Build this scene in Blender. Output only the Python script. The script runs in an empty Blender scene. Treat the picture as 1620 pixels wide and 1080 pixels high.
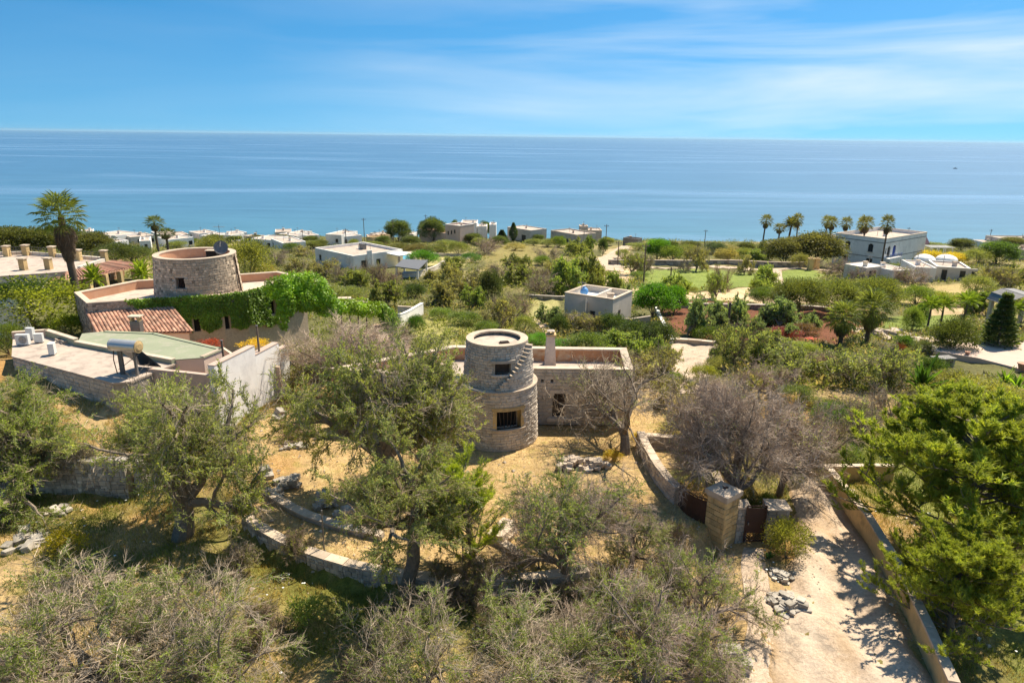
import bpy, math, random
import numpy as np
from mathutils import Vector, Matrix

# ------------------------------------------------------------------ camera, sky, sun, exposure
sc = bpy.context.scene
COL = sc.collection
R = math.radians
PITCH, ROLL, FPX = R(16.75), R(0.72), 1080.0
CAM = np.array([0.0, 0.0, 18.0])
_f = np.array([0, math.cos(PITCH), -math.sin(PITCH)])
_u = np.array([0, math.sin(PITCH), math.cos(PITCH)])
_r = np.array([1.0, 0, 0])
RIGHT = math.cos(ROLL) * _r + math.sin(ROLL) * _u
UP = -math.sin(ROLL) * _r + math.cos(ROLL) * _u
FWD = _f
cam_d = bpy.data.cameras.new('camera'); cam = bpy.data.objects.new('camera', cam_d); COL.objects.link(cam)
cam_d.sensor_width = 36; cam_d.lens = 24; cam_d.clip_start = 0.5; cam_d.clip_end = 120000
cam.matrix_world = Matrix(((RIGHT[0], UP[0], -FWD[0], CAM[0]), (RIGHT[1], UP[1], -FWD[1], CAM[1]),
                           (RIGHT[2], UP[2], -FWD[2], CAM[2]), (0, 0, 0, 1)))
sc.camera = cam

SUN_AZ, SUN_EL = R(43), R(57)          # azimuth measured from +Y (the view) towards +X
world = bpy.data.worlds.new('World'); sc.world = world; world.use_nodes = True
nt = world.node_tree; nt.nodes.clear()
N = lambda t: nt.nodes.new(t)
sky = N('ShaderNodeTexSky'); sky.sky_type = 'NISHITA'; sky.sun_disc = False
sky.sun_elevation = SUN_EL; sky.sun_rotation = SUN_AZ
sky.altitude = 0; sky.air_density = 1.0; sky.dust_density = 0.35; sky.ozone_density = 3.0
hs = N('ShaderNodeHueSaturation'); hs.inputs['Saturation'].default_value = 1.4; hs.inputs['Value'].default_value = 1.0
nt.links.new(sky.outputs[0], hs.inputs['Color'])
tc = N('ShaderNodeTexCoord')
# look a little higher into the model sky, so that the horizon is clear blue air rather than dust
vma = N('ShaderNodeVectorMath'); vma.operation = 'MULTIPLY_ADD'; vma.inputs[1].default_value = (1, 1, .9); vma.inputs[2].default_value = (0, 0, .17)
nt.links.new(tc.outputs['Generated'], vma.inputs[0]); nt.links.new(vma.outputs[0], sky.inputs['Vector'])
# thin high cirrus, drawn on the sky directions
mp = N('ShaderNodeMapping'); mp.inputs['Scale'].default_value = (1.0, 1.0, 10.0); mp.inputs['Rotation'].default_value = (0, R(-2), 0)
nt.links.new(tc.outputs['Generated'], mp.inputs['Vector'])
nz = N('ShaderNodeTexNoise'); nz.inputs['Scale'].default_value = 1.6; nz.inputs['Detail'].default_value = 5; nz.inputs['Roughness'].default_value = 0.52
nz.inputs['Distortion'].default_value = 0.5
nt.links.new(mp.outputs[0], nz.inputs['Vector'])
cr = N('ShaderNodeValToRGB'); cr.color_ramp.elements[0].position = 0.42; cr.color_ramp.elements[1].position = 0.76
nt.links.new(nz.outputs['Fac'], cr.inputs['Fac'])
mulc = N('ShaderNodeMath'); mulc.operation = 'MULTIPLY'; mulc.inputs[1].default_value = 0.75
nt.links.new(cr.outputs['Color'], mulc.inputs[0])
sxy = N('ShaderNodeSeparateXYZ'); nt.links.new(tc.outputs['Generated'], sxy.inputs[0])
mr = N('ShaderNodeMapRange'); nt.links.new(sxy.outputs[0], mr.inputs[0]); mr.inputs[1].default_value = -.35; mr.inputs[2].default_value = .35; mr.inputs[3].default_value = .08; mr.inputs[4].default_value = 1
mul2 = N('ShaderNodeMath'); mul2.operation = 'MULTIPLY'; nt.links.new(mulc.outputs[0], mul2.inputs[0]); nt.links.new(mr.outputs[0], mul2.inputs[1]); mulc = mul2
mixc = N('ShaderNodeMix'); mixc.data_type = 'RGBA'
nt.links.new(mulc.outputs[0], mixc.inputs['Factor']); tn = N('ShaderNodeMix'); tn.data_type = 'RGBA'; tn.blend_type = 'MULTIPLY'; tn.inputs['Factor'].default_value = 1; tn.inputs['B'].default_value = (.62, .69, .61, 1)
nt.links.new(hs.outputs[0], tn.inputs['A']); nt.links.new(tn.outputs['Result'], mixc.inputs['A'])
mixc.inputs['B'].default_value = (4.0, 4.4, 4.6, 1)
bg = N('ShaderNodeBackground'); bg.inputs['Strength'].default_value = 0.098
nt.links.new(mixc.outputs['Result'], bg.inputs['Color'])
wo = N('ShaderNodeOutputWorld'); nt.links.new(bg.outputs[0], wo.inputs['Surface'])

sun_d = bpy.data.lights.new('sun', 'SUN'); sun = bpy.data.objects.new('sun', sun_d); COL.objects.link(sun)
sun_d.energy = 3.5; sun_d.angle = R(0.53); sun_d.color = (1.0, 0.90, 0.73)
sv = Vector((math.sin(SUN_AZ) * math.cos(SUN_EL), math.cos(SUN_AZ) * math.cos(SUN_EL), math.sin(SUN_EL)))
sun.rotation_euler = sv.to_track_quat('Z', 'Y').to_euler(); sun.location = (60, 60, 120)
vs = sc.view_settings; vs.view_transform = 'Standard'; vs.look = 'None'; vs.gamma = 1; vs.exposure = 1.25; vs.use_curve_mapping = False
sc.cycles.use_denoising = True
sc.cycles.max_bounces = 6; sc.cycles.diffuse_bounces = 4; sc.cycles.glossy_bounces = 2; sc.cycles.transmission_bounces = 4
sc.cycles.transparent_max_bounces = 4; sc.cycles.volume_bounces = 0
sc.cycles.sample_clamp_indirect = 4

rng = np.random.default_rng(7); random.seed(7)

# ------------------------------------------------------------------ land form
def sstep(a, b, x):
    t = np.clip((x - a) / (b - a), 0, 1); return t * t * (3 - 2 * t)
def softp(x, k): return k * np.logaddexp(0, x / k)
CC, CR = np.array([-1.5, 40.9]), 16.0          # round forecourt
SEA = -27.0
def H(x, y):
    x = np.asarray(x, float); y = np.asarray(y, float)
    right = -0.098 * softp(y - 43, 5) - 0.14 * softp(y - 303, 3)
    left = 0.9 * sstep(36, 52, y) - 0.163 * softp(y - 97, 7)
    wl = sstep(165, 235, y)
    left = left * (1 - wl) + right * wl
    xb = -15 - 0.55 * np.clip(y - 50, 0, 400)
    l = sstep(0, 14, xb - x)
    h = right * (1 - l) + left * l
    rr = np.hypot(x - CC[0], y - CC[1])
    out = sstep(CR + 0.1, CR + 0.7, rr) * (1 - sstep(34, 47, y))
    ter = sstep(32.9, 33.6, y + 0.0 * x) * sstep(-19.5, -21.5, x) * (1 - sstep(44, 52, y))
    h = h - 0.9 * out + 1.9 * ter
    und = 0.11 * np.sin(0.9 * x + 1.3) * np.sin(0.7 * y) + 0.08 * np.sin(2.1 * x - 0.8 * y) + 0.05 * np.sin(1.3 * y + 3.7 * x)
    und2 = 0.5 * np.sin(0.13 * x + 0.5) * np.sin(0.11 * y + 1.0) + 0.25 * np.sin(0.31 * x - 0.2 * y)
    h = h + und * sstep(CR - 3, CR + 2, rr) + und2 * sstep(60, 110, y) * (1 - sstep(285, 305, y))
    return h
def H1(x, y): return float(H(x, y))

def ray(px, py):
    return FWD + ((px - 810) / FPX) * RIGHT - ((py - 540) / FPX) * UP
_T = np.concatenate([np.linspace(8, 90, 1400), np.linspace(90.2, 620, 2200)])
def G(px, py, dz=0.0):
    """ground point seen at a pixel of the 1620x1080 frame"""
    d = ray(px, py)
    P = CAM + _T[:, None] * d
    e = P[:, 2] - H(P[:, 0], P[:, 1]) - dz
    i = np.argmax(e < 0)
    if e[i] >= 0 or P[i, 1] > 297:      # above the shoreline: stand it on the last strip of land
        t = 296 / d[1]; p = CAM + t * d; return np.array([p[0], 296., H1(p[0], 296.)])
    a, b = _T[i - 1], _T[i]; ea, eb = e[i - 1], e[i]
    t = a + (b - a) * ea / (ea - eb) if ea != eb else a
    p = CAM + t * d
    return np.array([p[0], p[1], p[2] - dz])
def AZ(px, py, z):
    d = ray(px, py); t = (z - CAM[2]) / d[2]; return CAM + t * d
def AY(px, py, Y):
    d = ray(px, py); t = Y / d[1]; return CAM + t * d
def MPP(p): return float(np.dot(np.asarray(p) - CAM, FWD)) / FPX     # metres per photo pixel there
def proj(p):
    q = np.asarray(p, float) - CAM; z = q @ FWD
    return 810 + FPX * (q @ RIGHT) / z, 540 - FPX * (q @ UP) / z

# ------------------------------------------------------------------ mesh helpers
def mk_mesh(name, V, faces, tint=None, mat=None, smooth=False):
    V = np.ascontiguousarray(V, dtype=np.float32)
    me = bpy.data.meshes.new(name)
    me.vertices.add(len(V)); me.vertices.foreach_set('co', V.ravel())
    idx = []; tot = []
    for F in faces:
        F = np.asarray(F, dtype=np.int32)
        if len(F) == 0: continue
        idx.append(F.ravel()); tot.append(np.full(len(F), F.shape[1], dtype=np.int32))
    idx = np.concatenate(idx); tot = np.concatenate(tot)
    st = np.concatenate([[0], np.cumsum(tot)[:-1]]).astype(np.int32)
    me.loops.add(len(idx)); me.loops.foreach_set('vertex_index', idx)
    me.polygons.add(len(tot)); me.polygons.foreach_set('loop_start', st); me.polygons.foreach_set('loop_total', tot)
    me.polygons.foreach_set('use_smooth', np.full(len(tot), bool(smooth)))
    at = me.attributes.new('tint', 'FLOAT_COLOR', 'POINT')
    t = np.full((len(V), 4), 0.5, dtype=np.float32); t[:, 3] = 1
    if tint is not None: t[:, :tint.shape[1]] = tint
    at.data.foreach_set('color', t.ravel())
    me.update(calc_edges=True); me.validate()
    if mat is not None: me.materials.append(mat)
    return me

def tag(o, label=None, cat=None, group=None, kind=None):
    if label: o['label'] = label
    if cat: o['category'] = cat
    if group: o['group'] = group
    if kind: o['kind'] = kind
    return o
def link(name, me, parent=None, loc=(0, 0, 0), color=None):
    o = bpy.data.objects.new(name, me); COL.objects.link(o); o.location = [float(c) for c in loc]
    if parent is not None: o.parent = parent
    if color is not None: o.color = (*color, 1)
    return o
def thing(name, label, cat, loc=(0, 0, 0), rz=0.0, group=None):
    o = link(name, None, None, loc); o.empty_display_size = 0.2; o.rotation_euler.z = rz
    return tag(o, label, cat, group, 'thing')

class MB:
    """collects shapes in world coordinates; build() makes ONE mesh object, local to its parent's base"""
    def __init__(s): s.V = []; s.F = []; s.T = []; s.n = 0; s.tv = None
    def add(s, V, F, tint=None):
        V = np.asarray(V, float); s.V.append(V)
        for f in F: s.F.append(tuple(i + s.n for i in f))
        t = np.full((len(V), 3), 0.5)
        if tint is None: tint = s.tv
        if tint is not None: t[:] = tint
        s.T.append(t); s.n += len(V); return s
    def prism(s, poly, z0, z1, tint=None, top=None):
        """poly counter-clockwise (x,y); z0,z1 scalars or per-corner lists"""
        n = len(poly); z0 = np.broadcast_to(z0, n); z1 = np.broadcast_to(z1, n)
        tp = poly if top is None else top
        V = [(p[0], p[1], z) for p, z in zip(poly, z0)] + [(p[0], p[1], z) for p, z in zip(tp, z1)]
        F = [tuple(range(n - 1, -1, -1)), tuple(range(n, 2 * n))] + [(i, (i + 1) % n, n + (i + 1) % n, n + i) for i in range(n)]
        return s.add(V, F, tint)
    def box(s, c, size, rz=0.0, tint=None, tilt=None):
        x, y, z = np.array(size) / 2
        V = np.array([(-x, -y, -z), (x, -y, -z), (x, y, -z), (-x, y, -z), (-x, -y, z), (x, -y, z), (x, y, z), (-x, y, z)])
        if tilt is not None: V = V @ np.array(Matrix.Rotation(tilt[0], 3, 'X') @ Matrix.Rotation(tilt[1], 3, 'Y')).T
        ca, sa = math.cos(rz), math.sin(rz)
        V = np.c_[V[:, 0] * ca - V[:, 1] * sa, V[:, 0] * sa + V[:, 1] * ca, V[:, 2]] + np.asarray(c, float)
        return s.add(V, [(3, 2, 1, 0), (4, 5, 6, 7), (0, 1, 5, 4), (1, 2, 6, 5), (2, 3, 7, 6), (3, 0, 4, 7)], tint)
    def tube(s, p0, p1, r0, r1=None, n=8, tint=None):
        r1 = r0 if r1 is None else r1
        p0 = np.asarray(p0, float); p1 = np.asarray(p1, float); d = p1 - p0; d = d / np.linalg.norm(d)
        a = np.array([0, 0, 1.0]) if abs(d[2]) < .9 else np.array([1.0, 0, 0])
        u = np.cross(d, a); u /= np.linalg.norm(u); v = np.cross(d, u)
        th = np.arange(n) * 2 * math.pi / n
        ring = np.cos(th)[:, None] * u + np.sin(th)[:, None] * v
        V = np.r_[p0 + ring * r0, p1 + ring * r1]
        F = [tuple(range(n)), tuple(range(2 * n - 1, n - 1, -1))] + [(i, n + i, n + (i + 1) % n, (i + 1) % n) for i in range(n)]
        return s.add(V, F, tint)
    def path(s, pts, r, n=6):
        for a, b in zip(pts[:-1], pts[1:]): s.tube(a, b, r, n=n)
        return s
    def ball(s, c, rx, ry=None, rz=None, nu=12, nv=8, tint=None, v0=-1.0):
        ry = ry or rx; rz = rz or rx
        V = []; 
        for j in range(nv + 1):
            ph = math.asin(v0) + (math.pi / 2 - math.asin(v0)) * j / nv
            for i in range(nu):
                th = 2 * math.pi * i / nu
                V.append((c[0] + rx * math.cos(ph) * math.cos(th), c[1] + ry * math.cos(ph) * math.sin(th), c[2] + rz * math.sin(ph)))
        F = [(j * nu + i, j * nu + (i + 1) % nu, (j + 1) * nu + (i + 1) % nu, (j + 1) * nu + i) for j in range(nv) for i in range(nu)]
        F.append(tuple(range(nu - 1, -1, -1)))
        return s.add(V, F, tint)
    def wall(s, A, B, z0, z1, t, holes=()):
        """upright wall from A to B (outer face on the right of A->B), thickness t inwards (to the left), rectangular openings
        holes = (u0,u1,v0,v1) in metres along / up; openings get real reveals"""
        A = np.array(A[:2], float); B = np.array(B[:2], float); L = np.linalg.norm(B - A); d = (B - A) / L; nrm = np.array([-d[1], d[0]]) * t
        us = sorted({0.0, L, *[h[0] for h in holes], *[h[1] for h in holes]}); vs_ = sorted({0.0, z1 - z0, *[h[2] for h in holes], *[h[3] for h in holes]})
        for i in range(len(us) - 1):
            j = 0
            while j < len(vs_) - 1:
                um = (us[i] + us[i + 1]) / 2
                def solid(k):
                    vm = (vs_[k] + vs_[k + 1]) / 2
                    return not any(h[0] < um < h[1] and h[2] < vm < h[3] for h in holes)
                if not solid(j): j += 1; continue
                k = j
                while k + 1 < len(vs_) - 1 and solid(k + 1): k += 1
                a = A + d * us[i]; b = A + d * us[i + 1]
                s.prism([a, b, b + nrm, a + nrm], z0 + vs_[j], z0 + vs_[k + 1])
                j = k + 1
        return s
    def build(s, name, mat, parent=None, loc=None, color=None, smooth=False):
        V = np.concatenate(s.V); T = np.concatenate(s.T)
        if parent is not None:
            M = parent_matrix(parent); V = (V - M[0]) @ M[1]
            off = (0, 0, 0)
        else:
            off = np.array([(V[:, 0].min() + V[:, 0].max()) / 2, (V[:, 1].min() + V[:, 1].max()) / 2, V[:, 2].min()]) if loc is None else np.asarray(loc, float)
            V = V - off
        bysize = {}
        for f in s.F: bysize.setdefault(len(f), []).append(f)
        me = mk_mesh(name, V, [np.array(v) for v in bysize.values()], T, mat, smooth)
        return link(name, me, parent, off, color)
def parent_matrix(p):
    """(origin, rotation columns) of an object whose ancestors have no scale"""
    rz = 0; o = np.zeros(3); q = p; chain = []
    while q is not None: chain.append(q); q = q.parent
    M = Matrix.Identity(4)
    for q in reversed(chain): M = M @ Matrix.Translation(q.location) @ q.rotation_euler.to_matrix().to_4x4()
    return np.array(M.translation), np.array(M.to_3x3())

# ------------------------------------------------------------------ materials
def newmat(name):
    m = bpy.data.materials.new(name); m.use_nodes = True; t = m.node_tree; t.nodes.clear()
    return m, t, (lambda k: t.nodes.new(k)), (lambda a, b: t.links.new(a, b))
def mixrgb(n, l, fac, a, b, mode='MIX'):
    x = n('ShaderNodeMix'); x.data_type = 'RGBA'; x.blend_type = mode
    for s, v in (('Factor', fac), ('A', a), ('B', b)):
        if hasattr(v, 'links') or hasattr(v, 'is_output'): l(v, x.inputs[s])
        else: x.inputs[s].default_value = v if s == 'Factor' else (*v[:3], 1)
    return x.outputs['Result']
def maprange(n, l, v, a, b, c, d):
    x = n('ShaderNodeMapRange'); l(v, x.inputs[0])
    for i, q in enumerate((a, b, c, d)): x.inputs[i + 1].default_value = q
    return x.outputs[0]
def noise(n, l, scale, detail=4, rough=.55, vec=None, dist=0):
    x = n('ShaderNodeTexNoise'); x.inputs['Scale'].default_value = scale; x.inputs['Detail'].default_value = detail
    x.inputs['Roughness'].default_value = rough; x.inputs['Distortion'].default_value = dist
    if vec is None:
        g = n('ShaderNodeNewGeometry'); vec = g.outputs['Position']
    l(vec, x.inputs['Vector']); return x.outputs['Fac']
def surf(name, col, col2=None, scale=3.0, rough=.85, bump=.3, bscale=None, tintamt=.5, objrand=.25, stain=None, stscale=.6, stamt=.5, metallic=0, useobj=False):
    """general solid: base colour broken by noise, per-piece tint, stains, fine bump"""
    m, t, n, l = newmat(name)
    c2 = col2 or tuple(c * .7 for c in col)
    f = noise(n, l, scale, 5, .6); f = maprange(n, l, f, .3, .7, 0, 1)
    c = mixrgb(n, l, f, col, c2)
    if useobj:
        oi = n('ShaderNodeObjectInfo'); c = mixrgb(n, l, 1.0, c, oi.outputs['Color'], 'MULTIPLY')
    if stain is not None:
        sf = noise(n, l, stscale, 6, .65); sf = maprange(n, l, sf, .5, .66, 0, stamt)
        c = mixrgb(n, l, sf, c, stain)
    at = n('ShaderNodeAttribute'); at.attribute_name = 'tint'
    sep = n('ShaderNodeSeparateColor'); l(at.outputs['Color'], sep.inputs[0])
    v = maprange(n, l, sep.outputs[0], 0, 1, 1 - tintamt, 1 + tintamt)
    oi = n('ShaderNodeObjectInfo'); v2 = maprange(n, l, oi.outputs['Random'], 0, 1, 1 - objrand, 1 + objrand)
    mm = n('ShaderNodeMath'); mm.operation = 'MULTIPLY'; l(v, mm.inputs[0]); l(v2, mm.inputs[1])
    vm = n('ShaderNodeVectorMath'); vm.operation = 'SCALE'; l(c, vm.inputs[0]); l(mm.outputs[0], vm.inputs['Scale'])
    p = n('ShaderNodeBsdfPrincipled'); l(vm.outputs[0], p.inputs['Base Color']); p.inputs['Roughness'].default_value = rough
    p.inputs['Metallic'].default_value = metallic; p.inputs['Specular IOR Level'].default_value = .3
    if bump:
        b = n('ShaderNodeBump'); b.inputs['Strength'].default_value = bump; b.inputs['Distance'].default_value = .03
        l(noise(n, l, bscale or scale * 6, 5, .7), b.inputs['Height']); l(b.outputs[0], p.inputs['Normal'])
    o = n('ShaderNodeOutputMaterial'); l(p.outputs[0], o.inputs[0]); return m
def leafmat(name, trans=.5, yellow=(1.5, 1.25, .5), rough=.5, var=.5, hue=.55):
    """leaf colour comes from the object; each leaf varies by its own tint"""
    m, t, n, l = newmat(name)
    oi = n('ShaderNodeObjectInfo'); at = n('ShaderNodeAttribute'); at.attribute_name = 'tint'
    sep = n('ShaderNodeSeparateColor'); l(at.outputs['Color'], sep.inputs[0])
    yel = mixrgb(n, l, 1.0, oi.outputs['Color'], yellow, 'MULTIPLY')
    f = maprange(n, l, sep.outputs[1], 0, 1, 0, hue)
    c = mixrgb(n, l, f, oi.outputs['Color'], yel)
    v = maprange(n, l, sep.outputs[0], 0, 1, 1 - var, 1 + var)
    vm = n('ShaderNodeVectorMath'); vm.operation = 'SCALE'; l(c, vm.inputs[0]); l(v, vm.inputs['Scale'])
    p = n('ShaderNodeBsdfPrincipled'); l(vm.outputs[0], p.inputs['Base Color']); p.inputs['Roughness'].default_value = rough
    p.inputs['Specular IOR Level'].default_value = .35
    tr = n('ShaderNodeBsdfTranslucent'); tcol = mixrgb(n, l, 1.0, vm.outputs[0], (1.7, 1.65, .9), 'MULTIPLY'); l(tcol, tr.inputs[0])
    mx = n('ShaderNodeMixShader'); mx.inputs[0].default_value = trans; l(p.outputs[0], mx.inputs[1]); l(tr.outputs[0], mx.inputs[2])
    o = n('ShaderNodeOutputMaterial'); l(mx.outputs[0], o.inputs[0]); return m
M = {}
M['leaf'] = leafmat('leaf'); M['needle'] = leafmat('needle', .4, (1.5, 1.15, .6), .6, .55, .7)
M['ivy'] = leafmat('ivy_leaf', .35, (1.3, 1.2, .5), .45, .55, .5)
M['straw'] = leafmat('straw_blade', .3, (.6, .9, .5), .8, .45, .6)
M['bark'] = surf('bark', (.27, .215, .16), (.15, .12, .09), 6, .9, .6, 25, .35, .15)
M['twig'] = surf('twig', (1, 1, 1), (.75, .72, .7), 2, .9, 0, None, .45, .1, useobj=True)
M['palmbark'] = surf('palm_bark', (.17, .12, .08), (.09, .065, .045), 9, .9, .6, 30, .3, .1)
M['thatch'] = leafmat('dead_frond', .2, (.8, .8, .8), .8, .5, .3)
M['stone'] = surf('limestone_block', (.60, .515, .42), (.49, .42, .345), 5, .9, .5, 30, .22, .12, stain=(.2, .175, .15), stscale=.9, stamt=.5)
M['mortar'] = surf('old_mortar', (.50, .425, .34), (.42, .355, .285), 4, .95, .5, 25)
M['rubble'] = surf('rubble_stone', (.52, .405, .29), (.38, .295, .215), 5, .9, .5, 30, .55, .2)
M['drystone'] = surf('dry_stone', (.50, .44, .36), (.34, .30, .25), 5, .9, .6, 20, .45, .25, stain=(.12, .11, .09), stscale=1.5)
M['plaster'] = surf('stained_plaster', (.45, .235, .115), (.37, .19, .10), 2.0, .9, .2, 30, .2, .1, stain=(.52, .41, .29), stscale=1.1, stamt=.85)
M['pinkplaster'] = surf('pink_plaster', (.55, .31, .19), (.48, .26, .16), 1.2, .9, .15, 20, .2, .1, stain=(.58, .42, .31), stscale=.8, stamt=.4)
M['coping'] = surf('coping_lime', (.60, .48, .36), (.48, .38, .28), 3, .9, .3, 20, .25, .15, stain=(.25, .2, .16), stscale=1.2, stamt=.35)
M['roofdeck'] = surf('roof_screed', (.55, .44, .35), (.42, .34, .28), 1.2, .9, .2, 15, .2, .1, stain=(.27, .22, .18), stscale=1.3, stamt=.75)
M['white'] = surf('whitewash', (.88, .85, .79), (.80, .76, .70), .8, .85, .1, 10, .1, .06, stain=(.45, .42, .39), stscale=.5, stamt=.35)
M['whitewall'] = surf('weathered_whitewash', (.90, .88, .85), (.82, .79, .76), 1.2, .85, .25, 12, .1, .05, stain=(.5, .48, .47), stscale=.55, stamt=.5)
M['cream'] = surf('cream_render', (.70, .61, .50), (.6, .52, .43), .8, .85, .1, 10, .15, .08, stain=(.35, .3, .25), stscale=.6, stamt=.3)
M['pinkwall'] = surf('pale_pink_render', (.66, .50, .40), (.58, .43, .34), .8, .85, .1, 10)
M['tufa'] = surf('yellow_tufa', (.64, .45, .21), (.54, .385, .185), 4, .9, .4, 30, .3, .2, stain=(.2, .16, .1), stscale=1.3, stamt=.5)
M['concrete'] = surf('concrete', (.44, .37, .29), (.34, .285, .225), 1.5, .9, .3, 15, .2, .1, stain=(.23, .19, .15), stscale=.8, stamt=.5)
M['tile'] = surf('clay_tile', (.47, .255, .165), (.36, .18, .12), 4, .85, .2, 20, .5, .4, stain=(.52, .38, .26), stscale=2.0, stamt=.55)
M['greenroof'] = surf('green_membrane', (.30, .32, .21), (.26, .28, .185), .7, .8, .1, 10, .1, .05, stain=(.38, .35, .27), stscale=1.1, stamt=.85)
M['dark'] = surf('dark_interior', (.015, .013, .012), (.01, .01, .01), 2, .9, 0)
M['darkwood'] = surf('dark_brown_wood', (.06, .04, .03), (.04, .028, .02), 5, .7, .2, 20)
M['glass'] = surf('window_glass', (.03, .04, .05), (.02, .03, .04), 1, .08, 0, None, 0, 0)
M['rust'] = surf('brown_painted_steel', (.075, .035, .025), (.055, .028, .02), 3, .6, .1, 20, .2, .05)
M['steel'] = surf('grey_steel', (.22, .21, .20), (.15, .14, .13), 4, .5, .1, 20, .2, .1, metallic=.4)
M['tank'] = surf('aluminium_tank', (.62, .60, .56), (.55, .53, .5), 1, .35, 0, None, .1, .05, metallic=.55)
M['ac'] = surf('white_enamel', (.68, .68, .64), (.6, .6, .57), 2, .5, 0, None, .1, .05)
M['plastic'] = surf('plain_plastic', (1, 1, 1), (.9, .9, .9), 2, .5, 0, None, .1, 0, useobj=True)
M['paint'] = surf('painted', (1, 1, 1), (.88, .88, .88), 1.2, .8, .1, 10, .3, .06, useobj=True)
M['wood'] = surf('weathered_pole', (.17, .13, .10), (.11, .085, .065), 4, .9, .3, 20, .2, .2)
M['poolwater'] = surf('pool_water', (.16, .42, .48), (.14, .38, .45), .5, .08, .05, 3, 0, 0)
M['earth'] = surf('bare_earth', (.33, .21, .11), (.24, .15, .08), 2, .95, .4, 15, .2, .1)

# ------------------------------------------------------------------ ground, sea, roads
def axis(*segs):
    out = []
    for a, b, s in segs: out.append(np.arange(a, b, s))
    out.append([segs[-1][1]]); return np.concatenate(out)
ys = axis((-40, 8, 4), (8, 62, .5), (62, 120, 1.1), (120, 345, 2.4))
xs = axis((-620, -140, 10), (-140, -50, 2), (-50, 50, .56), (50, 140, 2), (140, 620, 10))
X, Y = np.meshgrid(xs, ys); Z = H(X, Y)
def inpoly(x, y, poly):
    c = np.zeros(x.shape, bool); n = len(poly)
    for i in range(n):
        x0, y0 = poly[i][:2]; x1, y1 = poly[(i + 1) % n][:2]
        if y0 == y1: continue
        m = ((y0 > y) != (y1 > y)) & (x < (x1 - x0) * (y - y0) / (y1 - y0) + x0); c ^= m
    return c
def vnoise(x, y, s, seed=0):
    """cheap smooth value noise 0..1"""
    x = x / s + 37.1 * seed; y = y / s - 11.7 * seed
    xi = np.floor(x); yi = np.floor(y); fx = x - xi; fy = y - yi
    def hsh(a, b):
        v = np.sin(a * 127.1 + b * 311.7 + seed * 74.7) * 43758.5453; return v - np.floor(v)
    fx = fx * fx * (3 - 2 * fx); fy = fy * fy * (3 - 2 * fy)
    return (hsh(xi, yi) * (1 - fx) + hsh(xi + 1, yi) * fx) * (1 - fy) + (hsh(xi, yi + 1) * (1 - fx) + hsh(xi + 1, yi + 1) * fx) * fy
def fbm(x, y, s, seed=0): return (vnoise(x, y, s, seed) * .55 + vnoise(x, y, s / 2.3, seed + 1) * .3 + vnoise(x, y, s / 5.1, seed + 2) * .15)
STRAW = np.array([.47, .325, .155]); PALE = np.array([.60, .44, .25]); GRASS = np.array([.15, .165, .045]); SCRUB = np.array([.135, .125, .05])
ORANGE = np.array([.42, .22, .07]); REDSOIL = np.array([.18, .075, .042]); LAWN = np.array([.21, .25, .06]); DRYLAWN = np.array([.42, .36, .15])
TANF = np.array([.62, .45, .27])
def zone(px_poly, jitter=0):
    return [G(a, b)[:2] for a, b in px_poly]
ZONES = [  # (pixel outline, colour, edge wobble m)
    ([(640, 505), (700, 498), (770, 505), (760, 545), (720, 560), (650, 540)], np.array([.30, .27, .09]), 2),
    ([(1005, 427), (1300, 427), (1300, 453), (1150, 456), (1020, 452)], LAWN, 1.5),
    ([(985, 455), (1150, 458), (1330, 455), (1330, 479), (1210, 481), (985, 479)], TANF, 1.5),
    ([(960, 425), (1005, 425), (985, 470), (940, 520), (925, 470)], TANF * .9, 1.5),
    ([(1045, 482), (1260, 484), (1400, 496), (1400, 512), (1330, 545), (1150, 548), (1060, 520)], REDSOIL, 1),
    ([(600, 402), (730, 402), (735, 424), (610, 424)], DRYLAWN, 1.5),
    ([(780, 388), (880, 388), (880, 425), (760, 425)], np.array([.25, .205, .075]), 3),
    ([(1400, 448), (1560, 448), (1560, 480), (1400, 478)], np.array([.45, .34, .15]), 2.5),
    ([(1480, 478), (1560, 478), (1560, 505), (1440, 505)], np.array([.5, .36, .2]), 2),
    ([(1410, 500), (1520, 498), (1520, 520), (1400, 520)], LAWN * .9, 1.5),
    ([(850, 470), (895, 470), (895, 505), (830, 505)], np.array([.34, .30, .12]), 2),
    ([(955, 395), (1000, 388), (1000, 408), (960, 425)], PALE * .8, 1.5),
    ([(1300, 745), (1420, 745), (1470, 820), (1620, 1080), (1720, 1080), (1720, 800), (1620, 640), (1330, 690)], np.array([.24, .24, .07]), .8),
]
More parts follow.
